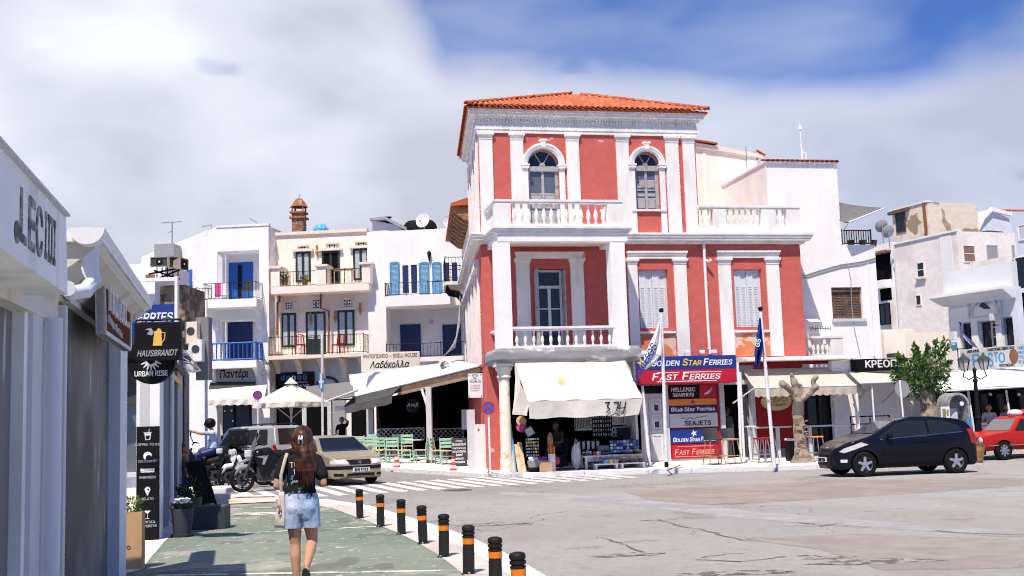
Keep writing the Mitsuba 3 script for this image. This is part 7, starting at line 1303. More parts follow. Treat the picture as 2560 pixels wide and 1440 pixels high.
q = thing('electric_cabinet', 'peeling white electric cabinet against the red corner', 'cabinet'); p0 = G(1201, 1171, .13); f = Frame(p0, 5); s = p0[1] / FL; put(q, 'case', MB().mesh(rbox(-.13, .20, 0, .35, 0, 108 * s, .015)), CLEAN, f, smooth=40); put(q, 'lock', MB().box(-.05, .0, -.012, 0, 92 * s, 98 * s), RUST, f); put(q, 'grey_cabinet', MB().mesh(rbox(-.38, -.12, .15, .5, 0, 145 * s, .015)), LGREY, f, smooth=40)
q = thing('hanging_board', 'pale grey hanging board left of the peeling cabinet', 'board'); p0 = at(1168, 1074, 42); f = Frame(p0, -10); put(q, '', MB().box(-.2, .2, 0, .04, 0, .72), LGREY, f)
# green chairs and tables on the terrace
MINT = mat('m_mint_paint', (.36, .60, .46), .6); SEATS = mat('m_straw_seat', (.55, .44, .24), .8); GRP = 'green chairs of the grill house terrace'
for i, (px, py, deg, lb) in enumerate(((898, 1150, 10, 'mint green chair nearest the bonnet of the gold car'), (925, 1153, 8, 'mint green chair seen from behind beside the gold car'), (955, 1156, 30, 'mint green chair turned aside behind the left traffic cone'), (981, 1157, 4, 'mint green chair seen squarely from behind right of the left cone'), (1012, 1158, 95, 'mint green chair in profile left of the round tables'), (1053, 1158, -95, 'mint green chair in profile against the middle post'), (1098, 1160, 75, 'mint green chair in profile right of the middle post'), (1118, 1161, 8, 'mint green chair beside the chalkboard'), (1020, 1146, 180, 'mint green chair behind the round table'), (1000, 1144, 175, 'mint green chair in the second row behind the left cone'), (935, 1143, 185, 'mint green chair in the second row behind the gold car'))):
 g = G(px, py, .13); cafe_chair(lb, g, deg, MINT, SEATS, GRP, 1.04)
for i, (px, py) in enumerate(((1036, 1152), (905, 1145), (1125, 1150), (965, 1148))):
 g = G(px, py, .13); q = thing('terrace_round_table', ('round white table between the two chairs in profile', 'round white table beside the gold car', 'round white table behind the chalkboard', 'round white table behind the left traffic cone')[i], 'table'); put(q, 'top', MB().lathe([(0, .74), (.34, .74), (.34, .77), (0, .77)], 20, g), CLEAN); put(q, 'leg', MB().rod(g, g + [0, 0, .74], .035, 8), IRON); put(q, 'foot', MB().lathe([(0, 0), (.24, 0), (.05, .05), (0, .05)], 12, g), IRON)
q = thing('chalkboard', 'grey chalkboard with white handwritten menu standing on the terrace edge', 'chalkboard'); g = G(1149, 1166, .13); f = Frame(g, 3); mm = rotm([1, 0, 0], 8); s = g[1] / FL; w, h = 19 * s, 70 * s; put(q, 'board', MB().add(*MB().mesh(rbox(-w, w, 0, .03, .0, h, .01)).get(), m=rotm([1, 0, 0], -8)), DGREY, f); t = MB()
for i, (tx, hh) in enumerate((('COFFEE', .06), ('Breakfast', .085), ('fresh pita wraps', .06), ('cocktails', .08), ('beer', .09), ('salads', .075), ('mezedes', .085))): t.text(tx, 0, h - .13 - i * .118, hh, -.006, width=min(1.75 * w, .62 * hh * len(tx)), bold=True, shear=.15)
put(q, 'lettering', MB().add(*t.get(), m=rotm([1, 0, 0], -8)), CLEAN, f); put(q, 'rear_leg', MB().rod((0, .42, 0), (0, .12, h * .95), .02, 6), DGREY, f)
# traffic cones
for i, (px, py, lb) in enumerate(((992, 1178, 'orange and white traffic cone standing left, in front of the green chairs'), (1134, 1186, 'orange and white traffic cone standing right, in front of the chalkboard'))):
 g = G(px, py); k = thing('traffic_cone', lb, 'traffic cone'); s = g[1] / FL * 43 / .5; s = 1.15; CO = mat('m_cone_red', (.75, .04, .015), .5)
 put(k, 'base', MB().mesh(rbox(-.19 * s, .19 * s, -.19 * s, .19 * s, .0, .035 * s, .012)), CO, Frame(g, 12), smooth=40); pr = lambda z: .125 - .095 * z / .5
 for a_, b_, c in ((.03, .17, CO), (.17, .25, CLEAN), (.25, .34, CO), (.34, .42, CLEAN), (.42, .5, CO)): put(k, 'band' if c is CLEAN else 'cone', MB().lathe([(pr(a_) * s, a_ * s), (pr(b_) * s, b_ * s)] + ([(0, b_ * s)] if b_ == .5 else []), 18, g), c, None, smooth=40)
# parasol
p0 = at(728, 1045, 46.0); q = thing('parasol', 'big square off-white parasol over the street behind the silver car', 'parasol'); zt = at(728, 953, 46)[2]; ze = at(728, 1000, 46)[2]; f = Frame([p0[0], p0[1], 0], 62); w = 1.05; top = (0, 0, zt)
for i in range(4):
 a_ = [(-w, -w), (w, -w), (w, w), (-w, w)]; c0, c1 = a_[i], a_[(i + 1) % 4]; e0, e1 = np.array([*c0, ze - .10]), np.array([*c1, ze - .10]); tt = np.array([0, 0, zt - .14])
 put(q, 'canopy_panel', sheet([e0, e1, tt + (e1 - e0) * .12 / 2.1 + np.array([c0[0] + c1[0], c0[1] + c1[1], 0]) * .05, tt - (e1 - e0) * .12 / 2.1 + np.array([c0[0] + c1[0], c0[1] + c1[1], 0]) * .05], 8, 6, lambda u, v: (0, 0, .07 * (1 - v) * (abs(2 * u - 1) - 1) * 1.2)), PARAS, f, smooth=True); put(q, 'valance', scallop(e0, e1, .2, 5, .02), PARAS, f)
 put(q, 'rib', MB().rod((0, 0, ze - .75), (np.array([*c0, 0]) * .6) + [0, 0, ze + .02], .016, 4), CLEAN, f)
put(q, 'vent_cap', MB().lathe([(.34, zt - .10), (.2, zt), (.05, zt + .13), (0, zt + .15)], 4), PARAS, f); put(q, 'pole', MB().rod((0, 0, .3), (0, 0, zt), .04, 8), LGREY, f)
# street poles and signs
def street_pole(label, px, pyb, pyt, Y, r, mt_):
 k = thing('street_pole', label, 'pole'); b = at(px, pyb, Y); b[2] = zg(Y); t = at(px - 1, pyt, Y); put(k, 'shaft', MB().rod(b, t, r, 10), mt_, None, smooth=40); return k, b, t
k, b, t = street_pole('bare grey street pole carrying a small Greek cross sign behind the gold car', 806, 1060, 834, 42, .05, LGREY); p = at(803, 958, 41.9); f = Frame(p, 0); s = 41.9 / FL
sg = thing('cross_sign', 'blue street sign with a white cross on the bare grey pole', 'sign'); put(sg, 'plate', MB().box(-6 * s, 6 * s, -.02, .0, -13 * s, 24 * s), LBLUE, f); put(sg, 'cross', MB().box(-1.5 * s, 1.5 * s, -.03, -.02, -13 * s, 24 * s).box(-6 * s, 6 * s, -.029, -.02, 2 * s, 6 * s), CLEAN, f)
k, b, t = street_pole('rusty white pole rising in front of the white house with blue doors', 516, 1170, 752, 42, .055, 'm_peeling_white')
sl = thing('floodlight', 'black floodlight clamped to the rusty white pole', 'floodlight'); p = at(515, 936, 41.8); f = Frame(p, -20); put(sl, 'head', MB().mesh(rbox(-.28, .18, -.2, .1, -.05, .16, .03)), BLACK, f, smooth=40); put(sl, 'lens', MB().box(-.2, .15, -.21, -.19, -.16, -.06), CLEAN, f)
def no_stopping(label, px, py, r, Y, pole_b=None):
 k = thing('no_stopping_sign', label, 'road sign'); p = at(px, py, Y); f = Frame(p, 4); R0 = r * Y / FL; mm = rotm([1, 0, 0], 90); put(k, 'disc', MB().lathe([(0, 0), (R0 * .82, 0), (R0 * .82, .02), (0, .02)], 26, m=mm), mat('m_sign_bright_blue', (.02, .12, .5), .4), f); put(k, 'red_ring', MB().lathe([(R0 * .8, -.006), (R0, -.006), (R0, .026), (R0 * .8, .026), (R0 * .8, -.006)], 26, m=mm), SIGNR, f); m = MB()
 for a_ in (45, -45): m.add(*MB().box(-R0 * .82, R0 * .82, -.028, -.02, -R0 * .1, R0 * .1).get(), m=rotm([0, 1, 0], a_))
 put(k, 'red_cross', m, SIGNR, f)
 if pole_b is not None: b = np.array(pole_b); put(k, 'pole', MB().rod([p[0], p[1] + .05, b[2]], [p[0], p[1] + .05, p[2] + R0], .03, 8), CLEAN, None, smooth=40)
g = at(1221, 1180, 35.2); g[2] = .13; no_stopping('round blue and red no stopping sign on a pole at the red corner', 1221, 1020, 16, g[1], g); no_stopping('round blue and red no stopping sign above the left edge of the parasol', 644, 988, 11.5, 45, [0, 0, .3])
q = thing('jeweller_sign', 'white hanging shop sign with four studs at the red corner', 'sign'); p = at(1189, 994, 38.2); f = Frame(p, -4); s = 38.2 / FL; w, h = 18 * s, 60 * s; put(q, 'board', MB().box(-w, w, 0, .04, 0, h), CLEAN, f); put(q, 'lettering', MB().text('VIDALIS', 0, h * .62, .10, 0, width=1.6 * w), BLACK, f)
for i, t in enumerate(('ΤΑΞΙ ΚΟΣΜΗΜΑΤΑ', 'Χρυσοχοείο', 'Κοσμήματα')): put(q, 'small_lettering', MB().text(t, 0, h * (.47 - .1 * i), .05, 0, width=1.4 * w), GREY, f)
m = MB(); c = h * .84
for a_, b_ in (((-.1, .05), (0, -.08)), ((.1, .05), (0, -.08)), ((-.1, .05), (.1, .05)), ((-.05, .05), (0, -.08)), ((.05, .05), (0, -.08)), ((-.1, .05), (-.06, .1)), ((.1, .05), (.06, .1)), ((-.06, .1), (.06, .1))): m.rod((a_[0], -.006, c + a_[1]), (b_[0], -.006, c + b_[1]), .006, 4)
put(q, 'diamond_emblem', m, DGREY, f)
for sx in (-1, 1):
 for zz in (.05, h - .05): put(q, 'stud', MB().ball((sx * (w - .04), -.005, zz), .02, 1), BLACK, f)
put(q, 'hanger', MB().rod((0, .02, h), (.45, .02, h + .06), .02, 5), IRON, f)
# ---------------------------------------------------------------- near left: kiosks, cafe, hanging signs
g = G(312, 1438); FK = Frame([g[0], g[1], 0], 103.8)
def KP(px, py, d=0.0): h = FK.h(px, py, d); return (h[0], h[1])
def kpoly(pts, d): return Polygon([KP(a, b, d) for a, b in pts])
KGREY = mat('m_kiosk_white', stained((.84, .85, .86), .25, (.36, .34, .31), 1.5), .6, spec=.3); BEAM = mat('m_kiosk_beam', stained((.64, .61, .56), .3, (.30, .24, .18), 1.2), .7)
def curtain_col(p, n, uv):
 a = FBM(p.x * 1.2 + p.y * 1.2, p.z * 0.9, 2.0, 4); b = FBM((p.x + p.y) * 9, p.z * 1.4, 7.0, 4)
 return MIX((.080, .081, .086), (.19, .19, .196), SS(.3, .7, a)) + mi.Color3f(.30) * SS(.66, .80, b) * SS(.42, .58, a)
CURT = mat('m_plastic_curtain', curtain_col, .55, spec=.15, bump=(lambda p, n, uv: FBM((p.x + p.y) * 2.5, p.z * .7, 1.0, 3), .03))
K1 = thing('white_kiosk', 'white kiosk nearest the left edge with peeled lettering on its fascia', 'kiosk')
put(K1, 'fascia', MB().prism(kpoly([(-300, 30), (165, 541), (169, 737), (-300, 410)], -.30), -.30, -.02), KGREY, FK); put(K1, 'fascia_trim', MB().prism(kpoly([(-300, 24), (166, 536), (166, 542), (-300, 34)], -.31), -.33, -.0), LGREY, FK); put(K1, 'roof', MB().box(-9, KP(150, 700)[0], 0, 3, 3.0, 3.05), KGREY, FK)
put(K1, 'beam', MB().prism(kpoly([(-300, 420), (148, 720), (143, 808), (-300, 600)], -.06), -.06, .2), BEAM, FK)
KT = mat('m_faded_letters', patchy((.12, .12, .12), (.34, .33, .31), .45, .6, 9), .8)
for ch, px, yt, yb in (('L', 57, 478, 606), ('E', 78, 498, 624), ('C', 97, 520, 638), ('I', 113, 532, 645), ('I', 121, 540, 652), ('I', 128, 548, 657), ('I', 135, 554, 662)):
 c, b_ = KP(px, (yt + yb) / 2, -.3), KP(px, yb, -.3); h = KP(px, yt, -.3)[1] - b_[1]; put(K1, 'letter', MB().text(ch, c[0], b_[1], h, -.30, width=KP(px + (8 if ch in 'LEC' else 2), 560, -.3)[0] - KP(px - (8 if ch in 'LEC' else 2), 560, -.3)[0], depth=.006, bold=True), KT, FK)
q = KP(41, 580, -.3); put(K1, 'letter_dot', MB().prism(affinity.scale(Point(*q).buffer(1, 8), .06, .05), -.305, -.299), KT, FK)
put(K1, 'plastic_curtain', MB().box(-8, KP(60, 1000, .05)[0], .05, .07, .42, KP(60, 770, .05)[1] + .3), CURT, FK); put(K1, 'base_panel', MB().box(-8, KP(57, 1300, .03)[0], .02, .05, -.02, .62), KGREY, FK)
x = lambda px, d=0.0: KP(px, 1000, d)[0]; zt = KP(100, 800)[1]
put(K1, 'curtain_post', MB().box(x(58, -.02), x(70, -.02), -.02, .1, 0, zt + .1), KGREY, FK); put(K1, 'dark_gap', MB().box(x(70), x(82), .12, .2, 0, zt + .1), BLACK, FK); put(K1, 'post', MB().box(x(80, -.05), x(104, -.05), -.05, .15, 0, zt + .06), LGREY, FK); put(K1, 'slim_post', MB().box(x(108), x(116), .0, .15, 0, zt), LGREY, FK)
put(K1, 'downpipe', MB().tube([(x(132, -.1), -.10, 0), (x(132, -.1), -.10, zt - .0)], .055, 12), mat('m_pipe', (.68, .72, .79), .5), FK, smooth=40)
m = MB(); m.tube([(x(100), -.07, 1.55), (x(110), -.09, 1.6), (x(112), -.09, 1.45), (x(103), -.08, 1.3), (x(97), -.06, 1.42)], .006, 5); put(K1, 'cable_loop', m, LGREY, FK)
K2 = thing('grey_kiosk', 'kiosk with grey plastic sheeting, overhanging roof and gutter behind the white kiosk', 'kiosk')
put(K2, 'plastic_curtain', MB().prism(kpoly([(146, 720), (299, 835), (298, 1450), (138, 1690)], .06), .06, .08), CURT, FK); put(K2, 'dark_gap', MB().box(x(291), x(302), .04, .12, 0, KP(295, 850)[1]), BLACK, FK); put(K2, 'post', MB().box(x(301, -.06), x(318, -.06), -.06, .1, 0, KP(310, 845)[1] + .1), "m_pipe", FK); put(K2, 'corner_post', MB().box(x(150), x(156), -.03, .05, 0, KP(150, 760)[1]), LGREY, FK)
put(K2, 'beam', MB().prism(kpoly([(140, 610), (330, 800), (330, 872), (140, 728)], -.01), -.01, .2), BEAM, FK)
d = -.36; O1, O2 = np.array([*KP(258, 586, d)]), np.array([*KP(379, 762, d)]); x0, z0, x1, z1 = O1[0], O1[1], O2[0], O2[1]
put(K2, 'roof', MB().hexa([(x0, d, z0 - .05), (x1, d, z1 - .05), (x1, 1.5, z1 - .05), (x0, 1.5, z0 - .05)], [(x0, d, z0), (x1, d, z1), (x1, 1.5, z1 + .25), (x0, 1.5, z0 + .25)]), KGREY, FK)
put(K2, 'soffit', MB().hexa([(x0 + .06, d + .06, z0 - .09), (x1, d + .06, z1 - .09), (x1, -.02, z1 - .30), (x0 + .06, -.02, z0 - .30)], [(x0 + .06, d + .06, z0 - .052), (x1, d + .06, z1 - .052), (x1, -.02, z1 - .052), (x0 + .06, -.02, z0 - .052)]), BEAM, FK)
def sheared(poly, xa, xb, za, zb):
 m = MB().side(poly, xa, xb); v, f = m.get(); v[:, 2] += za + (zb - za) * (v[:, 0] - xa) / (xb - xa); return MB().add(v, f)
r = .115; D = Polygon([(r * math.cos(t), r * math.sin(t)) for t in np.linspace(-PI, 0, 15)])
gd = d + .10; put(K2, 'gutter', sheared(affinity.translate(D.difference(affinity.scale(D, .9, .9, origin=(0, .02))), gd, 0), x0 - .05, x1, z0 + .035, z1 + .035), CLEAN, FK); put(K2, 'gutter_end', sheared(affinity.translate(D, gd, 0), x0 - .07, x0 - .05, z0 + .035, z0 + .035), CLEAN, FK)
put(K2, 'downspout', MB().tube([(x0 + .12, gd, z0 - .06), (x0 + .12, gd, z0 - .22), (x0 + .10, gd - .03, z0 - .30), (x0 + .08, gd + .02, z0 - .38), (x0 - .1, gd + .10, z0 - .42), (x0 - .5, -.20, z0 - .43)], [.06, .06, .052, .055, .05, .05], 12), "m_pipe", FK, smooth=40)
for t in (.12, .55, .9): xx = x0 + (x1 - x0) * t; zz = z0 + (z1 - z0) * t; put(K2, 'gutter_bracket', MB().tube([(xx, d + .12, zz - .06), (xx, d + .14, zz - .2), (xx, -.02, zz - .36)], .012, 5), LGREY, FK)
S1 = thing('brown_sign', 'brown hanging sign with white Greek letters under the kiosk eave', 'sign'); d = -.20; P_ = [(258, 652), (326, 722), (325, 878), (262, 836)]
put(S1, 'board', MB().prism(kpoly(P_, d), d, d + .06), mat('m_sign_brown', (.13, .05, .032), .95, spec=.0), FK); pl = kpoly(P_, d); put(S1, 'frame', MB().prism(pl.difference(pl.buffer(-.035)), d - .012, d + .07), LGREY, FK)
wd = lambda a, b: KP(b, 760, d)[0] - KP(a, 760, d)[0]
for ch, pa, pb, yt, yb in (('Π', 269, 278, 688, 780), ('ι', 279, 281, 722, 786), ('ά', 282, 289, 712, 793), ('τ', 290, 296, 736, 799), ('σ', 297, 303, 745, 806), ('α', 304, 311, 752, 812)):
 b_ = KP((pa + pb) / 2, yb, d); h = KP((pa + pb) / 2, yt, d)[1] - b_[1]; put(S1, 'letter', MB().text(ch, b_[0], b_[1], h * (1.0 if ch in 'Π' else 1.25 if ch != 'ά' else 1.0), d - .004, width=wd(pa, pb), depth=.02), CLEAN, FK)
put(S1, 'small_lettering', MB().text('café', KP(317, 815, d)[0], KP(317, 818, d)[1], .06, d - .004, width=wd(312, 322)), CLEAN, FK)
put(S1, 'small_lettering', MB().text('All day coffee & bar', KP(286, 822, d)[0], KP(286, 826, d)[1], .06, d - .004, width=wd(268, 304), rot=-2), LGREY, FK); put(S1, 'hanger', MB().rod((KP(290, 690, d)[0], d + .05, KP(290, 686, d)[1]), (KP(290, 690, d)[0], d + .05, KP(290, 640, d)[1]), .02, 5), STEEL, FK)
# cafe
g = G(398, 1350); FE = Frame([g[0], g[1], 0], 103.8); FF = Frame([g[0], g[1], 0], 6)
C1 = thing('cafe_building', 'white cafe corner with a drainpipe, dark doorway and dark blue column behind the kiosks', 'building'); ex = lambda px, y=1200: FE.x(px, y); ht = FF.z(360, 880)
put(C1, 'front_wall', MB().box(FF.x(340, 1200), 0, 0, .3, 0, ht), WHITE, FF); put(C1, 'window_wall', MB().box(FF.x(290, 1200), FF.x(340, 1200), .35, .5, 0, FF.z(330, 1190)), WHITE, FF); put(C1, 'lintel', MB().box(FF.x(290, 1000), FF.x(340, 1000), .3, .5, FF.z(330, 1010), ht), DGREY, FF); put(C1, 'window', MB().box(FF.x(290, 1100), FF.x(340, 1100), .4, .42, FF.z(330, 1190), FF.z(330, 1010)), GLASSB, FF); put(C1, 'window_sill', MB().box(FF.x(290, 1190), FF.x(340, 1190), .25, .5, FF.z(330, 1194), FF.z(330, 1183)), LGREY, FF)
xe = ex(466); put(C1, 'side_wall', MB().box(.02, ex(408), 0.002, .3, 0, ht), LGREY, FE); put(C1, 'doorway', MB().box(ex(408), ex(441), .5, .52, 0, ht), DARK, FE); put(C1, 'door_frame', MB().box(ex(420), ex(424), -.02, .12, 0, ht), LGREY, FE); put(C1, 'grey_post', MB().box(ex(441), ex(454), -.02, .3, 0, ht), GREY, FE); put(C1, 'blue_column', MB().box(ex(454), ex(467), -.06, .4, 0, ht + .2), mat('m_column_navy', (.02, .035, .07), .5), FE); put(C1, 'canopy', MB().box(0, xe + .2, -.05, .8, ht, ht + .12), DGREY, FE); put(C1, 'roof', MB().box(-.3, xe, .8, 4, ht, ht + .1), WHITE, FE)
put(C1, 'yellow_trim', MB().box(ex(424), ex(446), -.06, -.02, FE.z(435, 955), FE.z(435, 943)), GOLD, FE); put(C1, 'drainpipe', MB().tube([(ex(416), -.08, ht), (ex(416), -.08, .18), (ex(416), -.14, .08), (ex(416) + .02, -.26, .04)], .045, 10), CLEAN, FE, smooth=40)
# menu board, boxes and pots
t = thing('menu_board', 'tall black menu board with white icons of coffee, croissant, sandwich, gelato and cocktail', 'menu board'); w0, w1, zt = FF.x(341, 1200, -.12), FF.x(398, 1200, -.12), FF.z(370, 1066, -.12); put(t, 'board', MB().mesh(rbox(w0, w1, -.14, -.08, .02, zt, .008)), BLACK, FF, smooth=40); c = (w0 + w1) / 2; y = -.142
for i, tx in enumerate((('COFFEE TO GO',), ('CROISSANT',), ('SANDWICH',), ('GELATO',), ('COCKTAIL', '& SPIRITS'))):
 for j, s in enumerate(tx): put(t, 'lettering', MB().text(s, c, FF.z(370, (1114, 1156, 1196, 1250, 1308)[i] + 10 * j, -.14), .036, y, width=.031 * len(s), depth=.003), LGREY, FF)
ic = lambda py: FF.z(370, py, -.14); m = MB(); z = ic(1100); m.prism(Polygon([(c - .035, z), (c + .035, z), (c + .05, z + .10), (c - .05, z + .10)]).difference(Polygon([(c - .025, z + .01), (c + .025, z + .01), (c + .035, z + .07), (c - .035, z + .07)])), y - .003, y); m.box(c - .06, c + .06, y - .003, y, z + .105, z + .118); m.rod((c + .01, y, z + .11), (c + .03, y, z + .17), .005, 4); put(t, 'cup_icon', m, CLEAN, FF)
z = ic(1140); put(t, 'croissant_icon', MB().prism(Point(c, z).buffer(.065, 10).difference(Point(c + .02, z - .035).buffer(.05, 10)), y - .003, y), CLEAN, FF); z = ic(1180); put(t, 'sandwich_icon', MB().prism(sbox(c - .10, z - .005, c + .10, z + .012).union(sbox(c - .10, z + .022, c + .10, z + .05).buffer(.004)), y - .003, y), CLEAN, FF)
z = ic(1232); put(t, 'gelato_icon', MB().prism(Polygon([(c - .035, z + .03), (c + .035, z + .03), (c, z - .05)]).union(Point(c, z + .05).buffer(.042, 8)).difference(Point(c + .01, z + .05).buffer(.015)), y - .003, y), CLEAN, FF); z = ic(1285); put(t, 'glass_icon', MB().prism(Polygon([(c - .05, z + .05), (c + .05, z + .05), (c, z - .0)]).union(sbox(c - .004, z - .07, c + .004, z)).union(sbox(c - .03, z - .075, c + .03, z - .068)), y - .003, y), CLEAN, FF)
def leafball(c, r, n, L=.06, sc=(1, 1, 1)):
 m = MB()
 for i in range(n):
  dd = R.normal(size=3); dd /= np.linalg.norm(dd); q = np.asarray(c) + dd * r * R.random() ** .4 * np.asarray(sc); o = dd + R.normal(0, .5, 3); o /= np.linalg.norm(o); sd = np.cross(o, R.normal(size=3)); sd /= np.linalg.norm(sd); mm = np.eye(4); mm[:3, 0] = sd * L * .9; mm[:3, 1] = o * L; mm[:3, 2] = np.cross(sd, o) * L; mm[:3, 3] = q; m.add(lf, lfF, mm)
 return m
g = G(334, 1426); f = Frame(g, 6); s = g[1] / FL; t = thing('box_planter', 'tall plain wooden box planter with a small yellow-green bush beside the kiosk post', 'planter'); w, h = 19 * s, 140 * s; put(t, 'box', MB().box(-w, w, 0, 2 * w, 0, h), CARD, f); put(t, 'bush', leafball((-.03, w, h + .07), .11, 160, .05), LEAF, f, kind='stuff'); put(t, 'flowers', leafball((-.03, w - .03, h + .1), .10, 30, .03), YELLOW, f, kind='stuff'); put(t, 'ring_handle', MB().lathe([(.018, -.003), (.024, 0), (.018, .003)], 10, m=rotm([1, 0, 0], 90, (-.06, -.006, h * .4))), IRON, f)
g = G(456, 1343); f = Frame(g, 0); s = g[1] / FL; t = thing('flower_pot', 'round grey pot of white flowers beside the cafe drainpipe', 'flower pot'); h = 70 * s; put(t, 'pot', MB().lathe([(0, 0), (20 * s, 0), (28 * s, h), (24 * s, h), (22 * s, h - .05), (0, h - .06)], 22), DGREY, f, smooth=40); put(t, 'saucer', MB().lathe([(0, 0), (26 * s, 0), (28 * s, .05), (20 * s, .05)], 20), DGREY, f, smooth=40); put(t, 'foliage', leafball((0, 0, h + .04), .17, 260, .05, (1, 1, .55)), LEAF2, f, kind='stuff'); m = MB()
for i in range(34): a = R.random() * 6.3; rr = .19 * math.sqrt(R.random()); q = (rr * math.cos(a), rr * math.sin(a), h + .06 + .06 * R.random() + .03); m.mesh(trimesh.creation.icosphere(1), np.array([[.032, 0, 0, q[0]], [0, .032, 0, q[1]], [0, 0, .016, q[2]], [0, 0, 0, 1.]]))
put(t, 'flowers', m, CLEAN, f, smooth=True, kind='stuff')
g = G(520, 1325); f = Frame(g, 4); s = g[1] / FL; t = thing('planter_box', 'long dark slate planter box behind the white flowers', 'planter'); put(t, 'box', MB().mesh(rbox(-42 * s, 42 * s, 0, .5, 0, 56 * s, .015)), mat('m_slate', (.03, .04, .055), .6), f, smooth=40); put(t, 'soil', MB().box(-38 * s, 38 * s, .04, .46, 56 * s, 57 * s), 'm_soil', f)
g = G(472, 1295); f = Frame(g, 0); s = g[1] / FL; t = thing('dark_plant_pot', 'dark pot with a shadowy plant between the blue column and the planter box', 'flower pot'); put(t, 'pot', MB().lathe([(0, 0), (.2, 0), (.26, 50 * s), (0, 50 * s)], 16), DGREY, f, smooth=40); put(t, 'plant', leafball((0, 0, 50 * s + .15), .24, 220, .09), LEAF2, f, kind='stuff')
t = thing('easel_board', 'black easel board leaning outside the cafe beside the motorcycles', 'easel'); a, b_ = G(543, 1272), G(505, 1265); f = Frame(a, 0); s = a[1] / FL; top = np.array([-46 * s, .25, 125 * s]); put(t, 'front_leg', MB().rod((0, 0, 0), top, .03, 5), BLACK, f); put(t, 'board', MB().slab([np.array([-4 * s, 0, 14 * s]), top * [.94, 1, .96], top + [-.45, .3, -.1], np.array([-.52, .35, 10 * s])], [0, 1, 0], .04), mat('m_board_black', (.010, .010, .011), .6), f); put(t, 'rear_leg', MB().rod((-.5, .7, 0), top, .02, 5), BLACK, f)
# hanging signs of the cafe
p = at(335, 902, 16.6); f = Frame(p, 2); s = 16.6 / FL; t = thing('coffee_sign', 'square black hanging sign with a golden coffee pot', 'sign'); W_, H_ = 115 * s, 95 * s; put(t, 'box', MB().mesh(rbox(0, W_, 0, .12, 0, H_, .008)), BLACK, f, smooth=40); cx_, cz_ = W_ * .52, H_ * .38; put(t, 'pot_emblem', MB().prism([(cx_ - .075, cz_), (cx_ + .06, cz_), (cx_ + .045, cz_ + .22), (cx_ + .02, cz_ + .25), (cx_ - .0, cz_ + .25), (cx_ - .03, cz_ + .21), (cx_ - .06, cz_ + .21), (cx_ - .055, cz_ + .18)], -.012, -.0), GOLD, f); put(t, 'pot_handle', MB().tube([(cx_ + .045, -.008, cz_ + .19), (cx_ + .10, -.008, cz_ + .18), (cx_ + .09, -.008, cz_ + .08), (cx_ + .055, -.008, cz_ + .04)], .009, 5), GOLD, f); put(t, 'hand_emblem', MB().prism([(cx_ - .19, cz_ + .24), (cx_ - .1, cz_ + .26), (cx_ - .15, cz_ + .2), (cx_ - .06, cz_ + .19), (cx_ - .09, cz_ + .15), (cx_ - .16, cz_ + .17), (cx_ - .12, cz_ + .22)], -.008, 0), GREY, f); put(t, 'lettering', MB().text('HAUSBRANDT', W_ / 2, H_ * .11, .085, 0, width=W_ * .86, shear=.2, bold=True), GREY, f); put(t, 'bracket', MB().rod((-.7, .06, H_ + .04), (W_, .06, H_ + .04), .018, 6), IRON, f)
p = at(378, 900, 17.0); f = Frame(p, 2); s = 17.0 / FL; r = 60 * s; t = thing('round_cafe_sign', 'round black hanging sign with a white sunburst and lettering', 'sign'); put(t, 'disc', MB().lathe([(0, 0), (r, 0), (r, .10), (0, .10)], 36, m=rotm([1, 0, 0], 90, (0, .10, 0))), BLACK, f); put(t, 'lettering', MB().text('URBAN RISE', .0, -.235, .075, 0, width=1.36 * r, bold=True), CLEAN, f); m = MB()
for i in range(9): a = PI * (1.0 + .125 * i) + .0; m.add(*MB().prism([(.06, -.018), (.16, -.006), (.16, .006), (.06, .018)], -.006, 0).get(), m=rotm([0, 1, 0], -math.degrees(a), (0, 0, -.0)))
put(t, 'sunburst', m, CLEAN, f); put(t, 'bracket', MB().rod((-.7, .05, 0), (-r, .05, 0), .018, 6), IRON, f)
# ferry billboard, its house, loudspeakers
YF = 36.0; p = at(436, 806, YF); f = Frame([p[0], p[1], 0], -2); fx = lambda px, d=0: f.x(px, 780, d); fz = lambda py, d=0: f.z(400, py, d); t = thing('ferry_billboard', 'blue ferry billboard in a white frame above the cafe', 'billboard'); put(t, 'board', MB().box(fx(255), fx(436), 0, .1, fz(842), fz(761)), SIGNB, f); put(t, 'lettering', MB().text('FERRIES', (fx(328) + fx(431)) / 2, fz(803), fz(785) - fz(803) + .04, 0, width=fx(431) - fx(328), bold=True, shear=.15), CLEAN, f); put(t, 'frame_post', MB().box(fx(437), fx(444), -.03, .15, fz(960), fz(692)), CLEAN, f); put(t, 'frame_beam', MB().box(fx(330), fx(437), -.02, .12, fz(703), fz(694)), CLEAN, f)
t = thing('roof_shed', 'white rooftop shed with a curtained opening behind the ferry billboard', 'building'); put(t, 'wall', MB().box(fx(180), fx(376), .4, 3, 0, fz(690)), WHITE, f); put(t, 'back', MB().box(fx(376), fx(440), .9, 3, fz(842), fz(705)), mat('m_old_curtain', patchy((.30, .24, .18), (.12, .09, .07), .4, .6, 2.5), .9), f); put(t, 'lower_wall', MB().box(fx(250), fx(446), .3, 1, 0, fz(842)), mat('m_service_wall', (.20, .20, .21), .8), f); put(t, 'upper_block', MB().box(fx(240), fx(372), 1.5, 4, fz(690), fz(640)), WHITE, f); put(t, 'rust_strip', MB().box(fx(322), fx(345), 1.45, 1.5, fz(678), fz(669)), RUST, f)
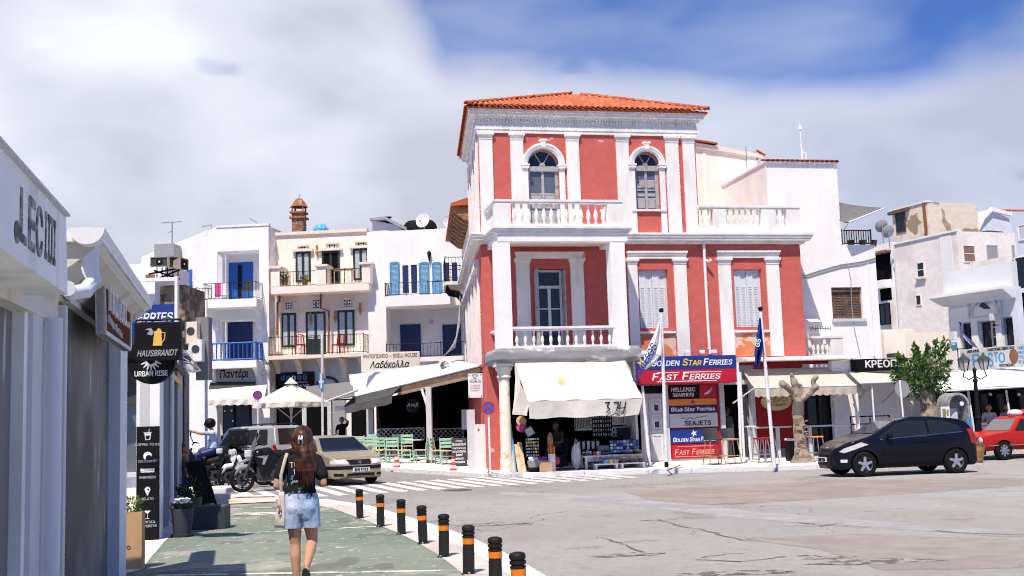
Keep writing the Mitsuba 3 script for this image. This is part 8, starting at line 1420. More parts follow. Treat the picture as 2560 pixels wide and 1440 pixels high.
for i, (px, py) in enumerate(((478, 835), (470, 905), (490, 880))): q = thing('air_conditioner', ('upper', 'lower', 'tilted')[i] + ' outdoor unit on the service wall right of the ferry billboard', 'air conditioner'); pp = f.sub(fx(px, .5) - .0, .6, fz(py, .5)); put(q, 'casing', MB().mesh(rbox(-.2, .2, -.15, .2, -.35, .35, .02)), (CREAMP, LGREY, CLEAN)[i], pp, smooth=40); put(q, 'fan', MB().lathe([(0, 0), (.13, 0), (.13, .01)], 14, m=rotm([1, 0, 0], 90, (0, -.155, .05))), DGREY, pp)
m = MB()
for i in range(6): a = (fx(446 + 4 * i, .3), .3, fz(870 + 12 * i, .3)); m.tube([a, (a[0] + .25, .25, a[2] - .15 + .1 * (i % 2)), (fx(500, .3), .4, fz(930, .3))], .018, 5)
put('roof_shed', 'pipes', m, GREY, f, kind='stuff'); put('roof_shed', 'service_pier', MB().box(fx(470), fx(502), .8, 1.2, fz(950), fz(790)), "m_service_wall", f)
t = thing('speaker_stand', 'black metal stair-like stand carrying the loudspeakers', 'stand'); m = MB(); b0 = fz(700, .5)
for px in (392, 405, 418, 432, 445): m.rod((fx(px, .5), .5, b0), (fx(px, .5), .5, fz(668, .5)), .02, 4)
for a, b_ in (((385, 700), (450, 676)), ((385, 676), (450, 700)), ((372, 684), (450, 672))): m.rod((fx(a[0], .5), .5, fz(a[1], .5)), (fx(b_[0], .5), .5, fz(b_[1], .5)), .03, 5)
put(t, '', m, IRON, f)
for i, (px, py, w, h, dg) in enumerate(((401, 656, 23, 13, 0), (441, 659, 15, 15, 40), (461, 664, 8, 15, 75))):
 q = thing('loudspeaker', ('leftmost boxy', 'middle angled', 'rightmost side-on')[i] + ' horn loudspeaker on the black stand', 'loudspeaker'); pp = f.sub(fx(px, .4), .3, fz(py, .4), dg); s = 36 / FL; w, h = (w if i == 0 else 18) * s, h * s; SPK = mat('m_speaker', (.30, .26, .20), .6); m = MB(); m.hexa([(-w, 0, -h), (w, 0, -h), (w, 0, h), (-w, 0, h)][::-1], [(-w * .5, .4, -h * .5), (w * .5, .4, -h * .5), (w * .5, .4, h * .5), (-w * .5, .4, h * .5)][::-1]); put(q, 'horn', m, SPK, pp); m = MB(); rect_frame(m, -w, w, -h, h, -.04, 0, .025); put(q, 'rim', m, SPK, pp); put(q, 'throat', MB().box(-w + .03, w - .03, -.006, -.002, -h + .03, h - .03), DGREY, pp); put(q, 'driver', MB().lathe([(0, 0), (h * .7, 0), (h * .5, .01), (0, .02)], 14, m=rotm([1, 0, 0], 90, (0, -.008, 0))), BLACK, pp); put(q, 'cone', MB().ball((0, -.02, 0), .035, 1), CLEAN, pp)
# bollards along the lane
BOL = mat('m_bollard', (.016, .017, .016), .55, spec=.3); BTOP = mat('m_bollard_top', (.011, .009, .009), .6, spec=.3); ordn = ('farthest', 'second farthest', 'third farthest', 'fourth farthest', 'fourth nearest', 'third nearest', 'second nearest', 'nearest')
for i, (px, py) in enumerate(((900, 1297), (952, 1318), (1004, 1337), (1058, 1361), (1110, 1394), (1172, 1437), (1239, 1482), (1303, 1540))):
 g = G(px, py); t = thing('bollard', f'{ordn[i]} black bollard with an orange band along the green lane', 'bollard', 'bollards along the green lane'); lean = rotm([0, 1, 0], R.normal(0, .8), g); h = .53
 put(t, 'post', MB().lathe([(0, .012), (.064, .012), (.064, h * .615), (.060, h * .62)], 24), BOL, lean, smooth=40); put(t, 'orange_band', MB().lathe([(.066, h * .62), (.066, h * .735)], 24), ORANGE, lean, smooth=40); pr = [(.074, .735), (.083, .745), (.083, .775), (.070, .79), (.070, .80), (.086, .81), (.086, .855), (.072, .868), (.072, .878), (.085, .888), (.087, .94), (.078, .975), (.04, .995), (0, 1.0)]
 put(t, 'ringed_top', MB().lathe([(a * .82, b_ * h) for a, b_ in pr], 24), BTOP, lean, smooth=50); put(t, 'base_plate', MB().lathe([(0, 0), (.085, 0), (.085, .010), (.072, .02)], 20), BTOP, lean); a = R.uniform(-2.2, -.9); put(t, 'bolt', MB().mesh(rbox(-.02, .02, -.012, .012, 0, .03, .006)), STEEL, Frame(g + [.085 * math.cos(a), .085 * math.sin(a), .012], math.degrees(a)))
# ---------------------------------------------------------------- vehicles
def paint(name, c, metal=.0, rough=.25): return mat(name, c, rough, metal=metal, coat=.35, spec=.2)
CHROME = mat('m_chrome', (.75, .75, .76), .12, metal=1.0); LENS = mat('m_headlamp', (.62, .64, .66), .06, spec=.9, coat=1.0); TAIL = mat('m_tail_lamp', (.35, .005, .01), .12, coat=1.0); PLAST = mat('m_black_plastic', (.008, .008, .009), .5, spec=.25); CGLASS = mat('m_car_glass', (.016, .018, .021), .03, spec=.55)
def ext(poly, axis, a, b):
 """(u, v) polygon extruded along an axis from a to b, as a manifold: x -> (y, z), y -> (x, z), z -> (x, y)"""
 c = m3.CrossSection([np.asarray(poly, float)], m3.FillRule.NonZero).extrude(b - a)
 M = {'x': [[0, 0, 1, a], [1, 0, 0, 0], [0, 1, 0, 0]], 'y': [[1, 0, 0, 0], [0, 0, -1, b], [0, 1, 0, 0]], 'z': [[1, 0, 0, 0], [0, 1, 0, 0], [0, 0, 1, a]]}[axis]
 return c.transform(np.array(M, float))
def wheel(parent, c, r, w, rim, spokes, f, side):
 mm = rotm([1, 0, 0], 90, c); k = put(parent, 'wheel', MB().lathe([(r * .62, -w / 2), (r * .9, -w / 2), (r, -w * .36), (r, w * .36), (r * .9, w / 2), (r * .62, w / 2)], 28, m=mm), RUB, f, smooth=40); y = -side * w * .5
 m = MB().lathe([(r * .66, -w * .45), (r * .62, -w * .2), (r * .62, w * .2), (r * .66, w * .45)], 24, m=mm); o = side * w * .36
 for i in range(spokes):
  a = 2 * PI * i / spokes; q = rotm([0, 1, 0], math.degrees(a), (c[0], c[1] + o, c[2])); m.add(*MB().hexa([(-r * .13, -.02, 0), (r * .13, -.02, 0), (r * .13, .02, 0), (-r * .13, .02, 0)], [(-r * .09, -.02, r * .63), (r * .09, -.02, r * .63), (r * .09, .02, r * .63), (-r * .09, .02, r * .63)]).get(), m=q)
 m.lathe([(0, -.03), (r * .17, -.025), (r * .17, .025), (0, .03)], 14, m=rotm([1, 0, 0], 90, (c[0], c[1] + o, c[2]))); put(k, 'rim', m, rim, f, smooth=30); put(k, 'brake_disc', MB().lathe([(0, -.01), (r * .6, -.01), (r * .6, .01), (0, .01)], 18, m=rotm([1, 0, 0], 90, c)), DGREY, f)
def car(name, label, cat, f, L, W, side, sect, plan_, wheels, r, col, glass=(), front=(), rear=(), rim=None, spokes=5, bumpers=None, smooth=10, plate=None, extras=None, res=.055, wbase=None):
 k = thing(name, label, cat); B = ext(side, 'y', -W, W) ^ ext([(y, z) for y, z in sect] + [(-y, z) for y, z in sect[::-1]], 'x', -1, L + 1) ^ ext([(x, y) for x, y in plan_] + [(x, -y) for x, y in plan_[::-1]], 'z', -.5, 3)
 B = B.refine_to_length(res); mm = B.to_mesh(); t = trimesh.Trimesh(mm.vert_properties[:, :3], mm.tri_verts, process=True); trimesh.smoothing.filter_taubin(t, iterations=smooth); S = manim(t.vertices, t.faces)
 if S.status() != m3.Error.NoError: S = B
 well = m3.Manifold(); cyl = lambda x, rr, ya, yb: m3.Manifold.cylinder(yb - ya, rr, rr, 32).rotate([-90, 0, 0]).translate([x, ya, r])
 for x in wheels:
  for s in (-1, 1): well = well + (cyl(x, r * 1.14, W / 2 - .26, W / 2 + .3) if s > 0 else cyl(x, r * 1.14, -W / 2 - .3, -W / 2 + .26))
 put(k, 'body', MB().mesh(S - well), col, f, smooth=32)
 def skin(nm, reg, off, mt, lb=None):
  g_ = (S.translate(list(off)) ^ reg) - S
  if g_.num_tri() > 0: put(k, nm, MB().mesh(g_), mt, f, smooth=32, label=lb)
 for nm, poly, mt in glass:
  for s in (-1, 1): skin(nm, ext(poly, 'y', *((.25, W) if s > 0 else (-W, -.25))), (0, .012 * s, .004), mt)
 for nm, poly, xa, xb, mt in front: skin(nm, ext(poly, 'x', xa, xb), (.014, 0, .008), mt)
 for nm, poly, xa, xb, mt in rear: skin(nm, ext(poly, 'x', xa, xb), (-.014, 0, .008), mt)
 for x in wheels:
  for s in (-1, 1): wheel(k, (x, s * (W / 2 - .11), r), r, .19, rim or STEEL, spokes, f, s)
 if plate:
  x, z, tx = plate; put(k, 'number_plate', MB().box(x, x + .02, -.26, .26, z, z + .115), CLEAN, f); v, ff = MB().text(tx, 0, 0, .075, 0, width=.42, bold=True).get(); put(k, 'plate_lettering', MB().add(np.stack([x + .02 - v[:, 1] * 1.0, v[:, 0], v[:, 2] + z + .02], 1), ff), BLACK, f)
 return k
def heading(front_px, rear_px):
 a, b = G(*front_px), G(*rear_px); d = a - b; return a, b, math.degrees(math.atan2(d[1], d[0]))
def rectp(y0, y1, z0, z1): return [(y0, z0), (y1, z0), (y1, z1), (y0, z1)]
# black hatchback: x runs from the tail (0) to the nose
a, b, dg = heading((2166, 1191), (2385, 1184)); dg = 187.0; mid = (a + b) / 2; f = Frame([0, 0, mid[2]], dg); yoff = -.75; o = mid - f.u * 1.93 + f.d * (-yoff) * 0; f = Frame(o + f.d * -.74, dg)
side = [(.10, .28), (.02, .55), (.05, .80), (.12, .98), (.30, 1.28), (.52, 1.37), (1.2, 1.45), (1.75, 1.455), (2.15, 1.37), (2.85, 1.04), (3.1, .965), (3.5, .86), (3.76, .72), (3.88, .55), (3.9, .3), (3.8, .2), (.2, .2)]
sect = [(0, .15), (.74, .2), (.82, .32), (.855, .55), (.86, .75), (.83, .92), (.63, 1.38), (.55, 1.46), (0, 1.52)]; pl = [(-.05, 0), (0, .55), (.12, .74), (.5, .84), (1, .862), (2.8, .862), (3.4, .80), (3.7, .66), (3.86, .4), (3.92, 0)]
k = car('hatchback', 'shiny black three-door hatchback driving past the pollarded tree', 'car', f, 3.95, 1.72, side, sect, pl, (.72, 3.13), .31, paint('m_black_car', (.004, .005, .012), rough=.12),
 glass=[('side_window', [(1.42, .94), (2.66, .92), (2.76, .95), (2.2, 1.29), (1.95, 1.35), (1.42, 1.37)], CGLASS), ('rear_side_window', [(.46, 1.07), (1.36, .955), (1.36, 1.37), (.9, 1.33), (.58, 1.22)], CGLASS), ('chrome_strip', [(.48, 1.03), (2.7, .905), (2.7, .925), (.48, 1.05)], CHROME), ('headlamp', [(3.02, .80), (3.62, .60), (3.72, .64), (3.6, .72), (3.2, .86)], LENS), ('tail_lamp', [(.08, .72), (.25, .74), (.36, 1.1), (.2, 1.12)], TAIL), ('fog_lamp', [(3.55, .36), (3.7, .36), (3.7, .44), (3.55, .44)], LENS), ('door_seam', [(1.38, .3), (1.392, .3), (1.392, .95), (1.38, .95)], PLAST), ('door_seam', [(2.60, .3), (2.612, .3), (2.66, .9), (2.648, .9)], PLAST), ('sill', [(.95, .2), (2.85, .2), (2.85, .27), (.95, .27)], PLAST)],
 front=[('windscreen', [(-.66, .96), (.66, .96), (.55, 1.38), (-.55, 1.38)], 2.1, 2.8, mat('m_windscreen', (.012, .018, .03), .03, spec=.35)), ('lower_grille', [(-.55, .30), (.55, .30), (.45, .48), (-.45, .48)], 3.4, 4, PLAST), ('upper_grille', [(-.35, .66), (.35, .66), (.33, .70), (-.33, .70)], 3.4, 4, PLAST), ('badge', [(-.07, .715), (.07, .715), (.07, .755), (-.07, .755)], 3.4, 4, CHROME)],
 rear=[('rear_window', [(-.55, 1.02), (.55, 1.02), (.5, 1.36), (-.5, 1.36)], 0, .6, CGLASS)], rim=mat('m_alloy', (.6, .6, .62), .3, metal=.8), plate=(3.9, .38, 'EMO 7234'))
put(k, 'wing_mirror', MB().mesh(rbox(2.42, 2.56, .86, 1.02, .94, 1.08, .04)), 'm_black_car', f, smooth=40); put(k, 'wing_mirror', MB().mesh(rbox(2.42, 2.56, -1.02, -.86, .94, 1.08, .04)), 'm_black_car', f, smooth=40); put(k, 'door_handle', MB().mesh(rbox(1.5, 1.68, .855, .88, .82, .85, .01)), 'm_black_car', f); put(k, 'roof_aerial', MB().rod((.55, 0, 1.43), (.4, 0, 1.6), .006, 4), PLAST, f)
# gold saloon
cs_ = (902, 1213); g = G(*cs_); dg = math.degrees(math.atan2(-.84, .54)); f = Frame(g, dg); f = Frame(f.w(-4.42, 0, 0), dg)
side = [(.05, .3), (.0, .6), (.04, .92), (.55, 1.0), (.75, 1.03), (1.25, 1.36), (1.7, 1.43), (2.4, 1.42), (2.75, 1.36), (3.35, 1.0), (3.6, .93), (4.15, .80), (4.38, .66), (4.46, .5), (4.46, .28), (4.3, .2), (.2, .2)]
sect = [(0, .15), (.74, .2), (.83, .32), (.86, .55), (.86, .72), (.83, .9), (.62, 1.36), (.5, 1.43), (0, 1.46)]; pl = [(-.05, 0), (.0, .6), (.15, .78), (.7, .85), (3.6, .86), (4.1, .8), (4.35, .66), (4.44, .4), (4.5, 0)]
GOLDP = paint('m_gold_car', (.45, .39, .26), .5, .3); k = car('saloon_car', 'gold saloon car with headlights facing, waiting at the zebra crossing', 'car', f, 4.5, 1.72, side, sect, pl, (.85, 3.52), .31, GOLDP,
 glass=[('side_window', [(1.05, 1.0), (1.95, .97), (1.95, 1.37), (1.4, 1.36)], CGLASS), ('side_window', [(2.02, .97), (3.1, .96), (3.18, 1.0), (2.7, 1.30), (2.45, 1.37), (2.02, 1.37)], CGLASS), ('rub_strip', [(.4, .52), (4.1, .5), (4.1, .56), (.4, .58)], PLAST)],
 front=[('windscreen', [(-.72, .98), (.72, .98), (.56, 1.36), (-.56, 1.36)], 2.6, 3.5, 'm_windscreen'), ('headlamp', [(.36, .60), (.80, .62), (.80, .72), (.42, .75)], 3.9, 4.6, LENS), ('headlamp', [(-.36, .60), (-.42, .75), (-.80, .72), (-.80, .62)], 3.9, 4.6, LENS), ('grille', [(-.32, .60), (.32, .60), (.36, .73), (-.36, .73)], 4.0, 4.7, PLAST), ('badge', Point(0, .67).buffer(.055, 8).exterior.coords[:-1], 4.0, 4.7, CHROME), ('bumper_strip', rectp(-.9, .9, .46, .56), 3.7, 4.7, PLAST), ('air_intake', rectp(-.42, .42, .26, .35), 4.0, 4.7, PLAST), ('air_intake', rectp(.52, .74, .27, .35), 4.0, 4.7, PLAST), ('air_intake', rectp(-.74, -.52, .27, .35), 4.0, 4.7, PLAST)], rim=STEEL, spokes=7, plate=(4.46, .39, 'EPE 9723'))
for s in (-1, 1): put(k, 'wing_mirror', MB().mesh(rbox(2.95, 3.07, s * .95 - .09, s * .95 + .09, .96, 1.09, .04)), GOLDP, f, smooth=40)
put(k, 'roof_aerial', MB().rod((2.5, 0, 1.4), (2.3, 0, 1.62), .006, 4), PLAST, f)
# silver off-roader seen from behind
p = at(735, 1120, 39.0); f = Frame([p[0], p[1], .1], 147); f = Frame(f.w(-.1, 0, 0), 147)
side = [(.0, .4), (-.02, .9), (.12, 1.05), (.3, 1.62), (.5, 1.70), (2.2, 1.70), (2.5, 1.64), (3.0, 1.12), (3.9, 1.0), (4.1, .8), (4.1, .4), (3.9, .3), (.2, .3)]
sect = [(0, .25), (.74, .3), (.84, .45), (.87, .75), (.84, 1.02), (.68, 1.62), (.6, 1.69), (0, 1.72)]; pl = [(-.05, 0), (0, .66), (.1, .80), (.6, .87), (3.6, .87), (4.0, .7), (4.15, 0)]
SILV = paint('m_silver_car', (.52, .54, .57), .6, .3); k = car('off_road_car', 'silver off-road car parked behind the gold saloon, seen from behind', 'car', f, 4.15, 1.74, side, sect, pl, (.8, 3.2), .36, SILV,
 glass=[('side_window', [(.5, 1.08), (.98, 1.08), (.98, 1.58), (.62, 1.58)], CGLASS), ('side_window', [(1.1, 1.08), (2.78, 1.06), (2.4, 1.55), (1.1, 1.58)], CGLASS), ('tail_lamp', [(.06, .80), (.20, .80), (.26, 1.04), (.14, 1.06)], TAIL)], rear=[('rear_window', [(-.66, 1.08), (.66, 1.08), (.56, 1.6), (-.56, 1.6)], -.1, .5, CGLASS), ('rear_bumper', rectp(-.8, .8, .4, .6), -.2, .4, PLAST)])
for s in (-1, 1): put(k, 'roof_rail', MB().tube([(.5, s * .55, 1.70), (.6, s * .55, 1.76), (2.1, s * .55, 1.76), (2.2, s * .55, 1.70)], .02, 6), PLAST, f)
# old red car
a = G(2510, 1150); dg = math.degrees(math.atan2(-.29, -.956)); f = Frame([0, 0, 0], dg); f = Frame(a - f.u * 2.85 - f.d * .64, dg)
side = [(.0, .35), (.0, .78), (.9, .84), (1.0, .86), (1.25, 1.28), (1.5, 1.34), (2.0, 1.33), (2.15, 1.27), (2.55, .88), (3.45, .78), (3.56, .72), (3.58, .4), (3.4, .3), (.2, .3)]
sect = [(0, .25), (.62, .3), (.70, .45), (.72, .6), (.70, .80), (.56, 1.27), (.48, 1.33), (0, 1.36)]; pl = [(-.05, 0), (0, .62), (.2, .7), (3.2, .72), (3.5, .68), (3.6, .4), (3.62, 0)]
REDP = paint('m_red_car', (.46, .018, .014), rough=.3); k = car('vintage_car', 'faded red vintage car with round headlamps and bags on its roof', 'car', f, 3.6, 1.46, side, sect, pl, (.62, 2.85), .29, REDP,
 glass=[('side_window', [(1.32, .9), (2.3, .88), (2.38, .9), (2.05, 1.24), (1.45, 1.25)], CGLASS), ('rub_strip', [(.1, .44), (3.4, .44), (3.4, .47), (.1, .47)], CHROME)],
 front=[('windscreen', [(-.58, .90), (.58, .90), (.5, 1.25), (-.5, 1.25)], 1.9, 2.7, mat('m_old_screen', (.20, .21, .21), .05, spec=.8)), ('grille', rectp(-.36, .36, .54, .70), 3.3, 3.8, PLAST)], rim=STEEL, spokes=8, smooth=6)
put(k, 'bumper', MB().mesh(rbox(3.56, 3.68, -.72, .72, .40, .49, .03)), CHROME, f, smooth=40)
for s in (-1, 1): put(k, 'headlamp', MB().lathe([(0, .03), (.06, .02), (.09, 0), (.10, -.02)], 18, m=rotm([0, 1, 0], 90, (3.58, s * .53, .62))), LENS, f, smooth=40)
m = MB()
for i in range(8): m.box(3.585, 3.60, -.34 + i * .09, -.33 + i * .09, .55, .69)
put(k, 'grille_bars', m, CHROME, f, kind='stuff')
for i, (c, nm) in enumerate(((IW, 'white'), (IR, 'red'))): q = thing('luggage_bag', nm + ' bundle tied on the roof of the red vintage car', 'bag'); put(q, '', MB().mesh(trimesh.creation.icosphere(2), np.array([[.22, 0, 0, 1.85 - .35 * i], [0, .25, 0, .1], [0, 0, .12, 1.42], [0, 0, 0, 1.]])), c, f, smooth=True)
# dark blue car behind the scooters
p = at(486, 1110, 41); f = Frame([p[0] - .5, p[1], .2], 178); k = car('blue_car', 'dark blue car half hidden behind the scooter rider at the left', 'car', f, 4.1, 1.74, side, [(y * 1.15, z * 1.1) for y, z in sect], [(x, y * 1.15) for x, y in pl], (.62, 2.85), .3, paint('m_blue_car', (.02, .06, .13)), glass=[('side_window', [(1.3, 1.0), (2.3, .98), (2.0, 1.36), (1.4, 1.37)], CGLASS), ('white_band', [(.2, .62), (3.4, .62), (3.4, .82), (.2, .82)], LGREY)])
# ---- motorcycles: x forward, z up
def bike(label, px, py, dg, body, kind, s=1.0, name='motorcycle', cat='motorcycle'):
 b = G(px, py); f = Frame(b, dg); f.m[:3, :3] *= s; k = thing(name, label, cat); r = .30 if kind != 'scooter' else .24; wb = 1.35 if kind == 'motor' else 1.25
 for x, nm in ((0, ''), (-wb, '')):
  mm = rotm([1, 0, 0], 90, (x, 0, r)); w = put(k, 'wheel', MB().lathe([(r * .78, -.05), (r * .93, -.055), (r, -.02), (r, .02), (r * .93, .055), (r * .78, .05), (r * .78, -.05)], 28, m=mm), RUB, f, smooth=40); m = MB().lathe([(r * .80, -.04), (r * .74, 0), (r * .80, .04)], 26, m=mm)
  for i in range(6): q = rotm([0, 1, 0], 60 * i, (x, 0, r)); m.add(*MB().box(-.02, .02, -.015, .015, 0, r * .76).get(), m=q)
  put(w, 'rim', m, PLAST, f); put(w, 'brake_disc', MB().lathe([(r * .25, -.05), (r * .5, -.05), (r * .5, -.045)], 18, m=mm), DGREY, f)
 h = .95 if kind == 'motor' else .92
 for y in (-.09, .09): put(k, 'fork', MB().tube([(0, y, r), (-.12, y, r + .30), (-.26, y, h)], [.03, .03, .025], 8), DGREY if kind == 'motor' else PLAST, f)
 put(k, 'front_fender', MB().mesh(organic([[((.20, 0, r + .12), .05), ((.08, 0, r + .27), .07), ((-.12, 0, r + .28), .07), ((-.24, 0, r + .16), .05)]], 0, .05)), body if kind != 'motor' else GREY, f, smooth=True)
 put(k, 'handlebar', MB().tube([(-.42, -.36, h + .12), (-.32, -.2, h + .14), (-.28, 0, h + .08), (-.32, .2, h + .14), (-.42, .36, h + .12)], .016, 6), IRON, f)
 for y in (-.30, .30): put(k, 'mirror', MB().rod((-.3, y * .8, h + .12), (-.22, y * 1.1, h + .34), .01, 5).mesh(rbox(-.25, -.22, y * 1.1 - .08, y * 1.1 + .08, h + .32, h + .42, .012)), PLAST, f)
 if kind == 'motor':
  put(k, 'windscreen', sheet([(-.16, -.13, h - .02), (-.16, .13, h - .02), (-.34, .09, h + .36), (-.34, -.09, h + .36)], 6, 6, lambda u, v: (-.06 * (2 * u - 1) ** 2, 0, 0), .01), mat('m_smoke_screen', (.10, .105, .11), .1), f, smooth=True); put(k, 'headlamp', MB().mesh(rbox(-.2, -.08, -.11, .11, h - .16, h + .02, .03)), LENS, f, smooth=40); put(k, 'beak', MB().hexa([(-.2, -.10, h - .2), (-.2, .10, h - .2), (.10, .02, h - .30), (.10, -.02, h - .30)], [(-.2, -.11, h - .14), (-.2, .11, h - .14), (.10, .025, h - .27), (.10, -.025, h - .27)]), GREY, f)
  put(k, 'tank', MB().mesh(organic([[((-.38, 0, .86), .13), ((-.62, 0, .86), .16), ((-.80, 0, .74), .10)], [((-.36, .15, .70), .07), ((-.5, .15, .84), .08)], [((-.36, -.15, .70), .07), ((-.5, -.15, .84), .08)]], 0, .06)), body, f, smooth=True)
  for y in (-1, 1): put(k, 'side_cowl', MB().prism([(-.20, h - .08), (-.62, .86), (-.74, .66), (-.62, .42), (-.40, .36), (-.30, .62)], y * .2 - .015, y * .2 + .015), PLAST, f); put(k, 'cowl_flash', MB().prism([(-.26, h - .14), (-.56, .84), (-.46, .62), (-.40, .62), (-.44, .76)], y * .22 - .006, y * .22 + .006), GREY, f)
  put(k, 'engine', MB().mesh(rbox(-.85, -.38, -.16, .16, .26, .62, .05)).lathe([(0, -.21), (.11, -.2), (.11, .2), (0, .21)], 16, m=rotm([1, 0, 0], 90, (-.7, 0, .40))), DGREY, f, smooth=40); put(k, 'exhaust', MB().tube([(-.4, -.15, .4), (-.45, -.17, .24), (-.9, -.18, .26), (-1.5, -.2, .5)], [.03, .03, .045, .06], 8), STEEL, f, smooth=40)
  put(k, 'seat', MB().mesh(organic([[((-.78, 0, .82), .08), ((-1.1, 0, .84), .11), ((-1.45, 0, .95), .09), ((-1.62, 0, 1.0), .05)]], 0, .06)), RUB, f, smooth=True); put(k, 'frame', MB().tube([(-.28, 0, .85), (-.5, 0, .55), (-.8, 0, .35), (-1.35, 0, r)], .05, 6).tube([(-.8, 0, .8), (-1.2, 0, .72), (-1.6, 0, .9)], .04, 6), IRON, f)
 else:
  put(k, 'front_shield', MB().mesh(organic([[((-.14, 0, .95), .07), ((-.14, 0, .75), .09), ((-.28, 0, .50), .09), ((-.38, 0, .35), .06)], [((-.22, .14, .8), .06), ((-.36, .16, .45), .06)], [((-.22, -.14, .8), .06), ((-.36, -.16, .45), .06)]], 0, .05)), body, f, smooth=True); put(k, 'headlamp', MB().mesh(rbox(-.16, -.02, -.10, .10, .86, 1.0, .03)), LENS, f, smooth=40)
  put(k, 'floorboard', MB().mesh(rbox(-.85, -.3, -.16, .16, .24, .34, .04)), PLAST, f, smooth=40); put(k, 'rear_body', MB().mesh(organic([[((-.7, 0, .55), .14), ((-1.1, 0, .62), .17), ((-1.5, 0, .72), .10)], [((-.75, 0, .4), .14), ((-1.15, 0, .42), .15)]], 0, .07)), PLAST if body != BLACK else body, f, smooth=True); put(k, 'seat', MB().mesh(organic([[((-.68, 0, .76), .09), ((-1.0, 0, .80), .12), ((-1.4, 0, .86), .09)]], 0, .07)), RUB, f, smooth=True)
 if kind == 'scooter': q = thing('top_box', 'black top box carried on the black scooter', 'box'); put(q, '', MB().mesh(rbox(-1.62, -1.16, -.25, .25, .93, 1.36, .05)), PLAST, f, smooth=40)
 return k
bike('black adventure motorcycle with its front wheel turned to the camera, nearest of the parked bikes', 606, 1231, 212, mat('m_bike_black', (.005, .005, .006), .35, spec=.3, coat=.3), 'motor', 1.16)
bike('white small motorcycle parked behind the black adventure motorcycle', 572, 1222, 212, CLEAN, 'step', 1.12)
bike('black scooter with a top box parked behind the easel board', 452, 1214, 196, BLACK, 'scooter', 1.25, 'scooter', 'scooter')
bike('black small motorcycle between the black scooter and the white small motorcycle', 540, 1219, 208, 'm_bike_black', 'step', 1.15)
# ---------------------------------------------------------------- people
SKIN = mat('m_skin', (.50, .28, .19), .55, spec=.3); SKIND = mat('m_skin_tan', (.30, .15, .095), .55, spec=.3); DENIM = mat('m_light_denim', patchy((.34, .46, .66), (.50, .60, .76), .42, .62, 3.0), .9, spec=.1, bump=(bumpy(22), .008)); TEE = mat('m_black_tee', (.018, .017, .020), .9, spec=.1, bump=(bumpy(14), .01)); HAIR = mat('m_brown_hair', patchy((.022, .010, .006), (.075, .028, .014), .42, .6, 6), .45, spec=.4)
def hand(base, tip_dir, palm_n, s=1.0):
 """a palm, four bent fingers and a thumb; chains for organic()"""
 b = np.asarray(base, float); d = np.asarray(tip_dir, float); d /= np.linalg.norm(d); n = np.asarray(palm_n, float); n -= d * (n @ d); n /= np.linalg.norm(n); sd = np.cross(d, n); ch = [[(b, .026 * s), (b + d * .05 * s + sd * .012, .032 * s)], [(b, .026 * s), (b + d * .05 * s - sd * .02, .030 * s)]]
 for i, L in enumerate((.070, .078, .072, .056)):
  o = b + d * .075 * s + sd * (.030 - .02 * i) * s; m1 = o + (d * .5 + n * .25) * L * .6 * s; ch.append([(b + d * .045 * s + sd * (.024 - .016 * i) * s, .014 * s), (o, .010 * s), (m1, .0095 * s), (m1 + (d * .2 + n * .6) * L * .55 * s, .008 * s)])
 t0 = b + d * .02 * s + sd * .03 * s; ch.append([(t0, .014 * s), (t0 + (d * .5 + sd * .6 + n * .3) * .05 * s, .011 * s), (t0 + (d * 1.0 + sd * .6 + n * .8) * .06 * s, .009 * s)]); return ch
def limb(*pr): return [[(np.asarray(p, float), r) for p, r in pr]]
def headmesh(c, yaw=0, s=1.0):
 """skull, jaw, nose, ears, with eye sockets; faces +y"""
 c = np.asarray(c, float); ch = [[(c + [0, -.01, .02], .098 * s), (c + [0, .02, -.0], .092 * s)], [(c + [0, .05, -.05], .055 * s), (c + [0, .075, -.085], .035 * s)], [(c + [0, .105, .0], .010 * s), (c + [0, .122, -.028], .016 * s)], [(c + [-.095, -.0, .01], .012 * s), (c + [-.098, -.01, -.03], .014 * s)], [(c + [.095, 0, .01], .012 * s), (c + [.098, -.01, -.03], .014 * s)]]; return ch
def figure(k, f, chains, skin, L=.022, it=8): return put(k, 'body', MB().mesh(organic(chains, 0, L, it)), skin, f, smooth=True)
